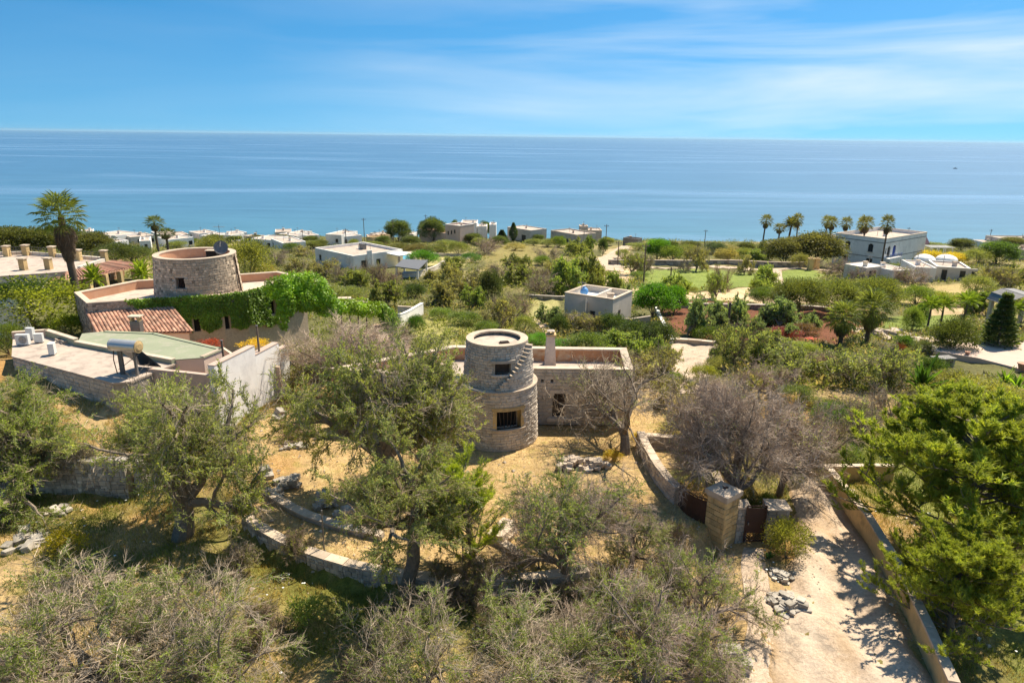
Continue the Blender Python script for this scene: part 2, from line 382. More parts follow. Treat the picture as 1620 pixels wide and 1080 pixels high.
def ground_colour(x, y):
    n1 = fbm(x, y, 7, 1)[..., None]; n2 = fbm(x, y, 2.2, 5)[..., None]; n3 = fbm(x, y, 26, 9)[..., None]
    rr = np.hypot(x - CC[0], y - CC[1])
    c = SCRUB * (0.8 + .5 * n2) + (np.array([.29, .235, .10]) - SCRUB) * sstep(.52, .68, n3)
    near = STRAW * (0.75 + .5 * n2)
    near = near + (ORANGE - near) * (sstep(.5, .68, n1) * .8)
    near = near + (np.array([.15, .15, .04]) - near) * (sstep(.55, .7, fbm(x, y, 5, 13))[..., None] * .75)
    w = (1 - sstep(46, 56, y))[..., None]
    c = c * (1 - w) + near * w
    court = (STRAW * 1.02) * (.82 + .36 * n2); court = court + (ORANGE - court) * (sstep(.5, .7, n1) * .55)
    w = (1 - sstep(CR - .6, CR + .2, rr))[..., None]
    c = c * (1 - w) + court * w
    # lush strip below the curved wall and in front of it
    fr = ((1 - sstep(0, 6.5, rr - CR)) * sstep(CR - .1, CR + .3, rr) * (1 - sstep(30, 36, y)) * (1 - sstep(2, 6, x)) * sstep(-20, -10, x))[..., None]
    gr = np.array([.16, .165, .03]) * (.7 + .6 * n2); gr = gr + (np.array([.42, .25, .05]) - gr) * sstep(.48, .62, n1)
    c = c * (1 - fr) + gr * fr
    wob = fbm(x, y, 6, 21) - .5; wob2 = fbm(x, y, 6, 31) - .5
    for poly, col, j in ZW:
        m = inpoly(x + wob * 2 * j, y + wob2 * 2 * j, poly)[..., None]
        c = np.where(m, col * (.85 + .3 * n2), c)
    shore = sstep(298, 304, y)[..., None]
    c = c * (1 - shore) + np.array([.24, .20, .13]) * shore
    return np.clip(c, .005, .9)
ZW = [(zone(p), c, j) for p, c, j in ZONES]

m, t, n, l = newmat('ground_soil')
at = n('ShaderNodeAttribute'); at.attribute_name = 'tint'
f1 = noise(n, l, 2.4, 6, .7); f2 = noise(n, l, 11, 5, .75); f3 = noise(n, l, .5, 4, .6)
a1 = maprange(n, l, f1, .25, .75, .6, 1.35); a2 = maprange(n, l, f2, .25, .75, .55, 1.45); a3 = maprange(n, l, f3, .3, .7, .85, 1.15)
mm = n('ShaderNodeMath'); mm.operation = 'MULTIPLY'; l(a1, mm.inputs[0]); l(a2, mm.inputs[1])
m2 = n('ShaderNodeMath'); m2.operation = 'MULTIPLY'; l(mm.outputs[0], m2.inputs[0]); l(a3, m2.inputs[1])
vm = n('ShaderNodeVectorMath'); vm.operation = 'SCALE'; l(at.outputs['Color'], vm.inputs[0]); l(m2.outputs[0], vm.inputs['Scale'])
grn = mixrgb(n, l, 1.0, vm.outputs[0], (.62, .85, .45), 'MULTIPLY')
gf = maprange(n, l, noise(n, l, 1.1, 5, .65), .52, .68, 0, .55)
gc = mixrgb(n, l, gf, vm.outputs[0], grn)
p = n('ShaderNodeBsdfPrincipled'); l(gc, p.inputs['Base Color']); p.inputs['Roughness'].default_value = .95; p.inputs['Specular IOR Level'].default_value = .1
b = n('ShaderNodeBump'); b.inputs['Strength'].default_value = .9; b.inputs['Distance'].default_value = .12
l(noise(n, l, 5, 6, .75), b.inputs['Height']); l(b.outputs[0], p.inputs['Normal'])
o = n('ShaderNodeOutputMaterial'); l(p.outputs[0], o.inputs[0]); M['ground'] = m

ny, nx = X.shape
ii = (np.arange(ny - 1)[:, None] * nx + np.arange(nx - 1)[None, :]).ravel()
Fq = np.c_[ii, ii + 1, ii + nx + 1, ii + nx]
colr = ground_colour(X, Y).reshape(-1, 3)
gme = mk_mesh('ground', np.c_[X.ravel(), Y.ravel(), Z.ravel()], [Fq], colr, M['ground'], True)
tag(link('ground', gme), 'dry grassy hillside falling gently towards the sea', kind='structure')

# sea
m, t, n, l = newmat('sea_water')
g = n('ShaderNodeNewGeometry'); sp = n('ShaderNodeSeparateXYZ'); l(g.outputs['Position'], sp.inputs[0])
lg = n('ShaderNodeMath'); lg.operation = 'LOGARITHM'; l(sp.outputs[1], lg.inputs[0]); lg.inputs[1].default_value = 10
ramp = n('ShaderNodeValToRGB'); e = ramp.color_ramp.elements
fr = maprange(n, l, lg.outputs[0], 2.49, 4.3, 0, 1); l(fr, ramp.inputs[0])
e[0].position = 0; e[0].color = (.085, .20, .26, 1); e[1].position = 1; e[1].color = (.08, .175, .28, 1)
for q, c in ((.08, (.075, .175, .26)), (.25, (.07, .165, .27)), (.55, (.07, .16, .27))):
    k = e.new(q); k.color = (*c, 1)
mpn = n('ShaderNodeMapping'); mpn.inputs['Scale'].default_value = (.0011, .0062, 1); mpn.inputs['Rotation'].default_value = (0, 0, R(-5)); l(g.outputs['Position'], mpn.inputs[0])
s1 = noise(n, l, 1.0, 6, .6, mpn.outputs[0], .8)
mpn2 = n('ShaderNodeMapping'); mpn2.inputs['Scale'].default_value = (.00035, .0022, 1); mpn2.inputs['Rotation'].default_value = (0, 0, R(7)); l(g.outputs['Position'], mpn2.inputs[0])
s2 = noise(n, l, 1.0, 6, .65, mpn2.outputs[0], 1.2)
stf = maprange(n, l, s1, .54, .68, 0, .4); stf2 = maprange(n, l, s2, .55, .64, 0, .45)
sm = n('ShaderNodeMath'); sm.operation = 'MAXIMUM'; l(stf, sm.inputs[0]); l(stf2, sm.inputs[1])
mp4 = n('ShaderNodeMapping'); mp4.inputs['Scale'].default_value = (.012, .075, 1); mp4.inputs['Rotation'].default_value = (0, 0, R(3)); l(g.outputs['Position'], mp4.inputs[0])
rpl = maprange(n, l, noise(n, l, 1.0, 7, .75, mp4.outputs[0], .5), .35, .65, .84, 1.14)
vmw = n('ShaderNodeVectorMath'); vmw.operation = 'SCALE'; l(ramp.outputs[0], vmw.inputs[0]); l(rpl, vmw.inputs['Scale'])
colw = mixrgb(n, l, sm.outputs[0], vmw.outputs[0], (.26, .36, .48))
p = n('ShaderNodeBsdfPrincipled'); l(colw, p.inputs['Base Color']); p.inputs['Roughness'].default_value = .32; p.inputs['IOR'].default_value = 1.33
rr_ = maprange(n, l, sm.outputs[0], 0, .5, .34, .2); l(rr_, p.inputs['Roughness'])
b = n('ShaderNodeBump'); b.inputs['Strength'].default_value = .35; b.inputs['Distance'].default_value = .5
mpn3 = n('ShaderNodeMapping'); mpn3.inputs['Scale'].default_value = (.12, .4, 1); l(g.outputs['Position'], mpn3.inputs[0])
l(noise(n, l, 1.0, 6, .7, mpn3.outputs[0]), b.inputs['Height']); l(b.outputs[0], p.inputs['Normal'])
o = n('ShaderNodeOutputMaterial'); l(p.outputs[0], o.inputs[0]); M['sea'] = m
yy = [180, 420, 1000, 3000, 9000, 25000, 50000]; xx = [-70000, -20000, -4000, -800, 0, 800, 4000, 20000, 70000]
V = [(a, b_, SEA) for b_ in yy for a in xx]; F = [(j * 9 + i, j * 9 + i + 1, (j + 1) * 9 + i + 1, (j + 1) * 9 + i) for j in range(6) for i in range(8)]
tag(link('sea', mk_mesh('sea', V, [F], None, M['sea'])), 'calm blue sea with pale drifting streaks', kind='structure')

def strip(name, pts, mat, lift=.035, label=None, step=.5, cross=7, crown=0.0, ruts=False):
    """draped road: pts = (centre x, centre y, width)"""
    P = np.array(pts, float); d = np.r_[0, np.cumsum(np.hypot(*np.diff(P[:, :2], axis=0).T))]
    s = np.arange(0, d[-1], step); c = np.array([np.interp(s, d, P[:, k]) for k in range(3)]).T
    for k in range(3):
        for _ in range(6): c[1:-1, k] = (c[:-2, k] + 2 * c[1:-1, k] + c[2:, k]) / 4
    tn = np.gradient(c[:, :2], axis=0); tn /= np.linalg.norm(tn, axis=1)[:, None]; nr = np.c_[-tn[:, 1], tn[:, 0]]
    u = np.linspace(-.5, .5, cross)
    wv = c[:, 2][:, None] * (1 + .14 * (vnoise(s, s * 0, 1.7, 3) - .5)[:, None])
    XY = c[:, None, :2] + nr[:, None, :] * (u[None, :] * wv)[..., None]
    z = H(XY[..., 0], XY[..., 1]) + lift + crown * (1 - (2 * u) ** 2)
    tt = np.full(XY.shape[:2], .5)
    if ruts:   # two worn wheel tracks, a raised middle and ragged earth edges
        wob = .05 * (fbm(s, s * 0, 3.0, 8) - .5)[:, None] * 2; rut = np.exp(-((u[None] + .2 + wob) / .055) ** 2) + np.exp(-((u[None] - .2 + wob) / .055) ** 2)
        k1 = fbm(XY[..., 0], XY[..., 1], 1.4, 17); z = z - .05 * rut * (.4 + k1) + .05 * (k1 - .5) + .025 * (vnoise(XY[..., 0], XY[..., 1], .3, 23) - .5)
        edge = sstep(.36, .5, np.abs(u)[None] + .12 * (k1 - .5)); z = z - .05 * edge; tt = np.clip(.52 + .2 * rut * (k1 > .42) - .45 * edge - .16 * np.exp(-(u[None] / .07) ** 2) * (k1 > .5) - .6 * (fbm(XY[..., 0], XY[..., 1], 2.0, 29) - .46), 0, 1)
    V = np.c_[XY.reshape(-1, 2), z.ravel()]; k = len(s); tt = np.repeat(tt.reshape(-1, 1), 3, axis=1)
    i = (np.arange(k - 1)[:, None] * cross + np.arange(cross - 1)[None]).ravel()
    me = mk_mesh(name, V, [np.c_[i + 1, i, i + cross, i + cross + 1]], tt, mat, True)
    return tag(link(name, me), label, kind='structure')
# worn track material: pale limestone dust with ruts, cracks and earth patches
m, t, n, l = newmat('worn_track')
f = maprange(n, l, noise(n, l, .8, 6, .65), .35, .65, 0, 1); c = mixrgb(n, l, f, (.64, .50, .365), (.54, .40, .28))
f = maprange(n, l, noise(n, l, .55, 5, .6, None, 1.2), .56, .62, 0, .8); c = mixrgb(n, l, f, c, (.38, .305, .23))
f = maprange(n, l, noise(n, l, 7, 7, .8), .35, .68, .62, 1.2)
vm = n('ShaderNodeVectorMath'); vm.operation = 'SCALE'; l(c, vm.inputs[0]); l(f, vm.inputs['Scale'])
vo = n('ShaderNodeTexVoronoi'); vo.feature = 'DISTANCE_TO_EDGE'; vo.inputs['Scale'].default_value = .55; g = n('ShaderNodeNewGeometry')
wv = n('ShaderNodeVectorMath'); wv.operation = 'MULTIPLY_ADD'; nn = n('ShaderNodeTexNoise'); nn.inputs['Scale'].default_value = 1.3; l(g.outputs['Position'], nn.inputs['Vector'])
l(nn.outputs['Color'], wv.inputs[0]); wv.inputs[1].default_value = (1.4, 1.4, 0); l(g.outputs['Position'], wv.inputs[2]); l(wv.outputs[0], vo.inputs['Vector'])
ck = maprange(n, l, vo.outputs['Distance'], .0, .018, .45, 0); cm = noise(n, l, .35, 3); cm = maprange(n, l, cm, .45, .6, 0, 1)
ckm = n('ShaderNodeMath'); ckm.operation = 'MULTIPLY'; l(ck, ckm.inputs[0]); l(cm, ckm.inputs[1])
c = mixrgb(n, l, ckm.outputs[0], vm.outputs[0], (.22, .16, .11))
at = n('ShaderNodeAttribute'); at.attribute_name = 'tint'; sep = n('ShaderNodeSeparateColor'); l(at.outputs['Color'], sep.inputs[0])
c = mixrgb(n, l, maprange(n, l, sep.outputs[0], .1, .5, .9, 0), c, (.36, .235, .12))
c = mixrgb(n, l, maprange(n, l, sep.outputs[0], .52, .68, 0, .5), c, (.66, .53, .40))
p = n('ShaderNodeBsdfPrincipled'); l(c, p.inputs['Base Color']); p.inputs['Roughness'].default_value = .95; p.inputs['Specular IOR Level'].default_value = .15
b = n('ShaderNodeBump'); b.inputs['Strength'].default_value = .7; b.inputs['Distance'].default_value = .16; l(noise(n, l, 3.5, 7, .75), b.inputs['Height']); l(b.outputs[0], p.inputs['Normal'])
o = n('ShaderNodeOutputMaterial'); l(p.outputs[0], o.inputs[0]); M['track'] = m

def rp(pl, pr):  # centre + width from a left and right edge pixel
    a, b_ = G(*pl), G(*pr); c = (a + b_) / 2; return (c[0], c[1], float(np.hypot(*(a - b_)[:2])))
road_pts = [rp((1205, 1130), (1515, 1130)), rp((1212, 1040), (1463, 1040)), rp((1240, 940), (1418, 950)), rp((1262, 850), (1368, 850)), rp((1247, 775), (1318, 780)), rp((1232, 742), (1286, 742)), rp((1175, 690), (1222, 690))]
a = road_pts[0]; b_ = road_pts[1]
road_pts.insert(0, (a[0] + 2.2 * (a[0] - b_[0]) * 2, a[1] - 7, a[2]))
strip('road', road_pts, M['track'], .04, 'pale dusty lane with cracked patches along the low wall', .2, 41, .04, True)
# branch path to the small gate, and far lanes
strip('path', [rp((1165, 1130), (1240, 1130)), rp((1185, 985), (1225, 985)), rp((1172, 900), (1212, 900)), rp((1178, 862), (1206, 862))], M['track'], .025, 'dusty path leading to the little brown gate', .3, 7)
def pxline(pts): return [(*G(a, b_)[:2], w) for a, b_, w in pts]
strip('lane', pxline([(962, 428, 7), (958, 412, 5.5), (975, 402, 5), (985, 393, 4.5), (1005, 387, 4)]), M['track'], .12, 'pale lane climbing from the shore between scrub', 1.0, 7)
strip('lane', pxline([(960, 423, 3.5), (1060, 424, 3.5), (1180, 425, 3.5), (1300, 427, 3.5), (1400, 431, 3)]), M['track'], .12, 'narrow pale lane along the long field wall', 1.2, 5)
strip('path', pxline([(1229, 428, 2.0), (1230, 452, 2.2)]), M['track'], .14, 'short pale path crossing the green field', 1.0, 5)
strip('yard', pxline([(1097, 538, 4.8), (1097, 556, 4.6), (1093, 575, 4.0), (1085, 603, 2.5), (1092, 625, 2.2)]), M['track'], .06, 'pale concrete yard among the olive scrub', .5, 7)
strip('path', pxline([(850, 505, 2.5), (868, 520, 1.6), (874, 528, 1.4)]), M['track'], .07, 'stony path beside the small white house', .5, 5)


# ------------------------------------------------------------------ plants: growers
def nrm(v): return v / np.maximum(np.linalg.norm(v, axis=-1, keepdims=True), 1e-9)
def frame(D):
    a = np.where(np.abs(D[..., 2:3]) < .9, np.array([0, 0, 1.0]), np.array([1.0, 0, 0]))
    u = nrm(np.cross(D, a)); return u, np.cross(D, u)
def turn(D, ang, az):
    u, v = frame(D); return nrm(D * np.cos(ang)[:, None] + (u * np.cos(az)[:, None] + v * np.sin(az)[:, None]) * np.sin(ang)[:, None])
def grow(P, D, L, K, curl, trop, rg):
    pts = np.empty((len(P), K + 1, 3)); pts[:, 0] = P; d = D
    for k in range(K):
        d = nrm(d + rg.normal(0, curl, d.shape) + np.array([0, 0, trop])); pts[:, k + 1] = pts[:, k] + d * (L / K)[:, None]
    return pts
def spawn(pts, m, t0, t1, ang, sd, rg):
    nb, K1, _ = pts.shape; K = K1 - 1
    t = t0 + (t1 - t0) * (np.arange(m)[None] + rg.random((nb, m))) / m; t = np.clip(t, 0, .999) * K
    i = t.astype(int); f = (t - i)[..., None]; bi = np.arange(nb)[:, None]
    p = pts[bi, i] * (1 - f) + pts[bi, i + 1] * f; d = nrm(pts[bi, i + 1] - pts[bi, i])
    az = rg.random((nb, m)) * 6.283 + np.arange(m)[None] * 2.4
    D = turn(d.reshape(-1, 3), np.abs(rg.normal(ang, sd, nb * m)), az.ravel())
    return p.reshape(-1, 3), D, np.repeat(np.arange(nb), m), t.ravel() / K
def tubes(pts, r0, r1, S):
    nb, K1, _ = pts.shape
    d = nrm(pts[:, -1] - pts[:, 0]); u, v = frame(d); th = np.arange(S) * 6.28318 / S
    ring = u[:, None] * np.cos(th)[None, :, None] + v[:, None] * np.sin(th)[None, :, None]
    rad = r0[:, None] + (r1 - r0)[:, None] * np.linspace(0, 1, K1)[None]
    V = pts[:, :, None] + ring[:, None] * rad[:, :, None, None]
    base = np.arange(nb)[:, None, None] * K1 * S + np.arange(K1 - 1)[None, :, None] * S; s = np.arange(S)[None, None]; s2 = (s + 1) % S
    F = np.stack([base + s, base + s2, base + S + s2, base + S + s], -1).reshape(-1, 4)
    return V.reshape(-1, 3), F
def leaves(P, A, ln, wd, rg):
    """rhombic leaves starting at P along A"""
    n_ = len(P); u, v = frame(A); az = rg.random(n_) * 6.283
    W = (u * np.cos(az)[:, None] + v * np.sin(az)[:, None]) * (wd / 2)[:, None]; U = A * ln[:, None]
    V = np.stack([P, P + U * .5 + W, P + U, P + U * .5 - W], 1).reshape(-1, 3)
    return V, np.arange(n_ * 4).reshape(-1, 4)
def needles(P, A, ln, wd, rg):
    n_ = len(P); u, v = frame(A); az = rg.random(n_) * 6.283; W = (u * np.cos(az)[:, None] + v * np.sin(az)[:, None]) * (wd / 2)[:, None]
    return np.stack([P - W, P + W, P + A * ln[:, None]], 1).reshape(-1, 3), np.arange(n_ * 3).reshape(-1, 3)
def cones(pts, r0, S=3):
    nb = len(pts); d = nrm(pts[:, -1] - pts[:, 0]); u, v = frame(d); th = np.arange(S) * 6.28318 / S
    V = np.concatenate([pts[:, None, 0] + (u[:, None] * np.cos(th)[None, :, None] + v[:, None] * np.sin(th)[None, :, None]) * r0, pts[:, -1:]], 1)
    b = np.arange(nb)[:, None] * (S + 1); s = np.arange(S)[None]; F = np.stack([b + s, b + (s + 1) % S, np.broadcast_to(b + S, (nb, S)), np.broadcast_to(b + S, (nb, S))], -1)[..., :3]
    return V.reshape(-1, 3), F.reshape(-1, 3)
class Proto: pass
def finish(name, parts, W, Ht):
    """parts: (part name, material, V, F, tint, colour); rescaled to crown width W and height Ht"""
    allv = np.concatenate([p[2] for p in parts if len(p[2])])
    w = (np.percentile(allv[:, 0], 99.5) - np.percentile(allv[:, 0], .5) + np.percentile(allv[:, 1], 99.5) - np.percentile(allv[:, 1], .5)) / 2; h = np.percentile(allv[:, 2], 99.7)
    s = np.array([W / w, W / w, Ht / h]); o = Proto(); o.W = W; o.H = Ht; o.parts = []
    for pn, mt, V, F, T, c in parts:
        if len(V) == 0: continue
        o.parts.append((pn, mk_mesh(pn, V * s, F if isinstance(F, list) else [F], T, M[mt]), c))
    return o
def tnt(n_, k, val, hue):
    return np.repeat(np.c_[val, hue], k, axis=0)
def tree(name, seed, W=7.0, Ht=6.0, trunk=1.6, tr=.30, lim=5, brs=6, subs=7, tw=9, fine=0, nleaf=16, leafy=1.0, ll=.085, lw=.026, droop=-.02, spread=.75, limlen=2.1, bush=False, limsd=.22):
    rg = np.random.default_rng(seed)
    T0 = grow(np.zeros((1, 3)) + [0, 0, -.3], nrm(np.array([[rg.normal(0, .12), rg.normal(0, .12), 1]])), np.array([trunk + .3]), 5, .12, .1, rg)
    if bush: p = np.zeros((lim, 3)); D = turn(np.tile([0, 0, 1.0], (lim, 1)), rg.uniform(.2, 1.0, lim), np.arange(lim) * 6.283 / lim + rg.random(lim))
    else: p, D, _, _ = spawn(T0, lim, .62, 1.0, spread, limsd, rg)
    A = grow(p, D, rg.uniform(.8, 1.2, lim) * limlen, 6, .16, .05, rg)
    p, D, pi, tt = spawn(A, brs, .25, 1, .75, .25, rg); Bn = grow(p, D, rg.uniform(.7, 1.25, len(p)) * limlen * .72, 5, .16, .04, rg)
    p, D, pi2, tt = spawn(Bn, subs, .2, 1, .8, .3, rg); Cn = grow(p, D, rg.uniform(.6, 1.3, len(p)) * limlen * .42, 4, .18, .02 + droop, rg)
    p, D, pi3, tt = spawn(Cn, tw, .1, 1, .75, .3, rg); Dn = grow(p, D, rg.uniform(.6, 1.3, len(p)) * limlen * .22, 2, .2, droop + .05, rg)
    one = lambda a, v: np.full(len(a), v)
    bv, bf = [], []; off = 0
    for pts, r0, r1, S in ((T0, one(T0, tr), one(T0, tr * .7), 9), (A, one(A, tr * .55), one(A, tr * .25), 6), (Bn, one(Bn, tr * .24), one(Bn, tr * .08), 5)):
        if bush and pts is T0: continue
        v, f = tubes(pts, r0 * rg.uniform(.8, 1.2, len(r0)), r1, S); bv.append(v); bf.append(f + off); off += len(v)
    parts = [('trunk', 'bark', np.concatenate(bv), np.concatenate(bf), None, None)]
    tv, tf, ttint = [], [], []; off = 0
    sets = [(Cn, .011, .005, 4), (Dn, .0065, .003, 3)]
    if fine:
        p, D, pi4, _ = spawn(Dn, fine, .1, 1, .6, .25, rg); En = grow(p, D, rg.uniform(.6, 1.3, len(p)) * limlen * .15, 1, .2, .04, rg); fine_set = En
    for pts, r0, r1, S in sets:
        v, f = tubes(pts, one(pts, r0), one(pts, r1), S); tv.append(v); tf.append(f + off); off += len(v); ttint.append(np.repeat(rg.random(len(pts)), pts.shape[1] * S))
    tf = [np.concatenate(tf)]
    if fine: v, f = cones(fine_set, .0062); tv.append(v); tf.append(f + off); ttint.append(np.repeat(rg.random(len(fine_set)), 4))
    tv = np.concatenate(tv); ttint = np.concatenate(ttint)
    parts.append(('twigs', 'twig', tv, tf, np.c_[ttint, ttint, ttint], 'twig'))
    # leaves: whole sub-branches are leafy or bare
    cl = rg.random(len(Cn)); nbr = rg.random(len(Bn)); cl = .5 * cl + .5 * nbr[pi2]; th = np.quantile(cl, leafy) if leafy < 1 else 9
    keep = np.where(cl[pi3] <= th)[0]
    if len(keep) and nleaf:
        p, D, q, _ = spawn(Dn[keep], nleaf, .05, 1, .85, .3, rg); k = len(p)
        v, f = leaves(p + rg.normal(0, .015, (k, 3)), D, rg.uniform(.7, 1.3, k) * ll, rg.uniform(.7, 1.3, k) * lw, rg)
        ct = rg.random(len(Cn)); val = np.clip(.5 * ct[pi3[keep]][q] + .5 * rg.random(k), 0, 1); hu = np.clip(.6 * rg.random(len(Cn))[pi3[keep]][q] + .4 * rg.random(k), 0, 1)
        parts.append(('foliage', 'leaf', v, f, tnt(k, 4, val, hu), 'leaf'))
    return finish(name, parts, W, Ht)
def bush(name, seed, W=3.0, Ht=2.2, clumps=60, per=110, ll=.11, lw=.05, flat=.0, mat='leaf', r0=.55, stem=True, crad=.17):
    """rounded shrub or dense crown: leaf clumps spread through an uneven ellipsoid; flat>0 lifts the crown on a trunk"""
    rg = np.random.default_rng(seed); a, c = W / 2, Ht * (1 - flat) / 2
    d = nrm(rg.normal(0, 1, (clumps, 3))); d[:, 2] = np.where(d[:, 2] < -.5, -d[:, 2], d[:, 2]); rad = rg.uniform(r0, 1, clumps) ** .6 * rg.uniform(.82, 1.1, clumps)
    cen = d * rad[:, None] * np.array([a, a, c]) * .86 + np.array([0, 0, Ht * flat + c])
    k = clumps * per; ci = np.repeat(np.arange(clumps), per); cr_ = rg.uniform(.6, 1.3, clumps) * crad * W
    dd = nrm(rg.normal(0, 1, (k, 3))); p = cen[ci] + dd * (rg.random(k) ** .5 * cr_[ci])[:, None] * np.array([1, 1, .8])
    p[:, 2] = np.maximum(p[:, 2], .02)
    A = nrm(dd + .6 * nrm(p - np.array([0, 0, Ht * .3])) + rg.normal(0, .5, (k, 3)))
    v, f = leaves(p, A, rg.uniform(.7, 1.3, k) * ll, rg.uniform(.7, 1.3, k) * lw, rg)
    val = np.clip(.45 * rg.random(clumps)[ci] + .55 * rg.random(k), 0, 1); hu = np.clip(.6 * rg.random(clumps)[ci] + .4 * rg.random(k), 0, 1)
    parts = [('foliage', mat, v, f, tnt(k, 4, val, hu), 'leaf')]
    if stem:
        nb = 7 if flat < .15 else 5
        if flat < .15: p0 = np.zeros((nb, 3)); th = 0.0
        else: p0 = np.tile([0, 0, Ht * flat * .75], (nb, 1))
        tgt = cen[rg.choice(clumps, nb, replace=False)]
        S_ = np.stack([p0, (p0 + tgt) / 2 + rg.normal(0, .05 * W, (nb, 3)), tgt], 1); r = np.full(nb, .012 * W + .01)
        v2, f2 = tubes(S_, r, r * .3, 5); bv = [v2]; bf = [f2]
        if flat >= .15:
            T0 = grow(np.array([[0, 0, -.2]]), np.array([[0, 0, 1.0]]), np.array([Ht * flat + .2 + c * .5]), 4, .08, .1, rg); v3, f3 = tubes(T0, np.array([.028 * W + .03]), np.array([.018 * W + .02]), 8); bv.append(v3); bf.append(f3 + len(v2))
        parts.append(('trunk', 'bark', np.concatenate(bv), np.concatenate(bf), None, None))
    return finish(name, parts, W, Ht)
def pine(name, seed, W=8, Ht=9, flat=False):
    rg = np.random.default_rng(seed)
    T0 = grow(np.array([[0, 0, -.3]]), nrm(np.array([[.12, .05, 1]])), np.array([Ht * .92]), 8, .06, .08, rg)
    nA = 62; p, D, _, tt = spawn(T0, nA, .12, 1, 1.15, .18, rg); D[:, 2] = np.abs(D[:, 2]) * .6 + .1; D = nrm(D)
    LA = W * .5 * (1.05 - .62 * np.clip((tt - .2) / .8, 0, 1)) * rg.uniform(.75, 1.1, nA); A = grow(p, D, LA, 6, .12, .10, rg)
    p, D, pi, t2 = spawn(A, 13, .12, 1, .8, .3, rg); Bn = grow(p, D, rg.uniform(.6, 1.2, len(p)) * LA[pi] * .34, 4, .15, .3, rg)
    p, D, pi2, t3 = spawn(Bn, 9, .15, 1, .7, .25, rg); Cn = grow(p, D, rg.uniform(.6, 1.3, len(p)) * .36, 2, .1, .9, rg)
    bv, bf = [], []; off = 0
    for pts, a, b_, S in ((T0, .19, .05, 9), (A, .055, .02, 5), (Bn, .018, .006, 4)):
        v, f = tubes(pts, np.full(len(pts), a), np.full(len(pts), b_), S); bv.append(v); bf.append(f + off); off += len(v)
    p, D, q, t4 = spawn(Cn, 20, .0, 1, .5, .2, rg); k = len(p)
    v, f = needles(p, D, rg.uniform(.7, 1.3, k) * .21, np.full(k, .042), rg)
    cA = rg.random(len(Bn)); val = np.clip(.45 * cA[pi2][q] + .3 * rg.random(len(Cn))[q] + .25 * rg.random(k), 0, 1); hu = np.clip(.35 * rg.random(len(Cn))[q] + .65 * t4 * rg.random(k) + .15, 0, 1)
    return finish(name, [('trunk', 'bark', np.concatenate(bv), np.concatenate(bf), None, None), ('needles', 'needle', v, f, tnt(k, 3, val, hu), 'leaf')], W, Ht)
def youngpine(name, seed, W=2.6, Ht=4.0):
    rg = np.random.default_rng(seed)
    T0 = grow(np.array([[0, 0, -.2]]), np.array([[0, 0, 1.0]]), np.array([Ht]), 6, .05, .1, rg)
    p, D, _, tt = spawn(T0, 46, .06, .98, .95, .2, rg); A = grow(p, D, W * .55 * (1.1 - .7 * tt) * rg.uniform(.7, 1.1, len(p)), 5, .08, .28, rg)
    p, D, pi, _ = spawn(A, 5, .2, 1, .5, .2, rg); Bn = grow(p, D, rg.uniform(.3, .6, len(p)), 3, .06, .35, rg)
    bv, bf = [], []; off = 0
    for pts, a, b_, S in ((T0, .07, .02, 8), (A, .02, .008, 5), (Bn, .009, .004, 3)):
        v, f = tubes(pts, np.full(len(pts), a), np.full(len(pts), b_), S); bv.append(v); bf.append(f + off); off += len(v)
    vs_, fs_, ts_ = [], [], []; off = 0
    for S_ in (A, Bn):
        p, D, q, t4 = spawn(S_, 70, .15, 1, .5, .15, rg); k = len(p); v, f = leaves(p, D, rg.uniform(.7, 1.3, k) * .13, np.full(k, .013), rg)
        vs_.append(v); fs_.append(f + off); off += len(v); ts_.append(tnt(k, 4, np.clip(.5 * rg.random(len(S_))[q] + .5 * rg.random(k), 0, 1), rg.random(k) * t4))
    return finish(name, [('trunk', 'bark', np.concatenate(bv), np.concatenate(bf), None, None), ('needles', 'needle', np.concatenate(vs_), np.concatenate(fs_), np.concatenate(ts_), 'leaf')], W, Ht)
def fan_frond(rg, plen=.9, rad=.75, nseg=18, droop=.22):
    """one fan-palm leaf along +X: stalk, pleated blade, drooping tips"""
    V, F, T = [], [], []
    def quad(a, b_, c, d, t): i = len(V); V.extend([a, b_, c, d]); F.append((i, i + 1, i + 2, i + 3)); T.extend([t] * 4)
    quad((0, -.02, 0), (plen, -.012, .05), (plen, .012, .05), (0, .02, 0), (.8, .9))
    for i in range(nseg):
        a = (i / (nseg - 1) - .5) * 4.0; a2 = a + 4.0 / nseg * .5; r = rad * (1 - .18 * abs(a) / 2) * rg.uniform(.9, 1.05)
        m1 = (plen + math.cos(a) * r * .6, math.sin(a) * r * .6, .05 - .03 * (i % 2)); m2 = (plen + math.cos(a2) * r * .6, math.sin(a2) * r * .6, .05 + .03 * (i % 2))
        tip = (plen + math.cos(a + .05) * r, math.sin(a + .05) * r, .02 - droop * rg.uniform(.6, 1.2) * r)
        t = (rg.uniform(.2, .9), rg.uniform(0, 1)); quad((plen, 0, .05), m1, tip, m2, t)
    return np.array(V), np.array(F), np.array(T)
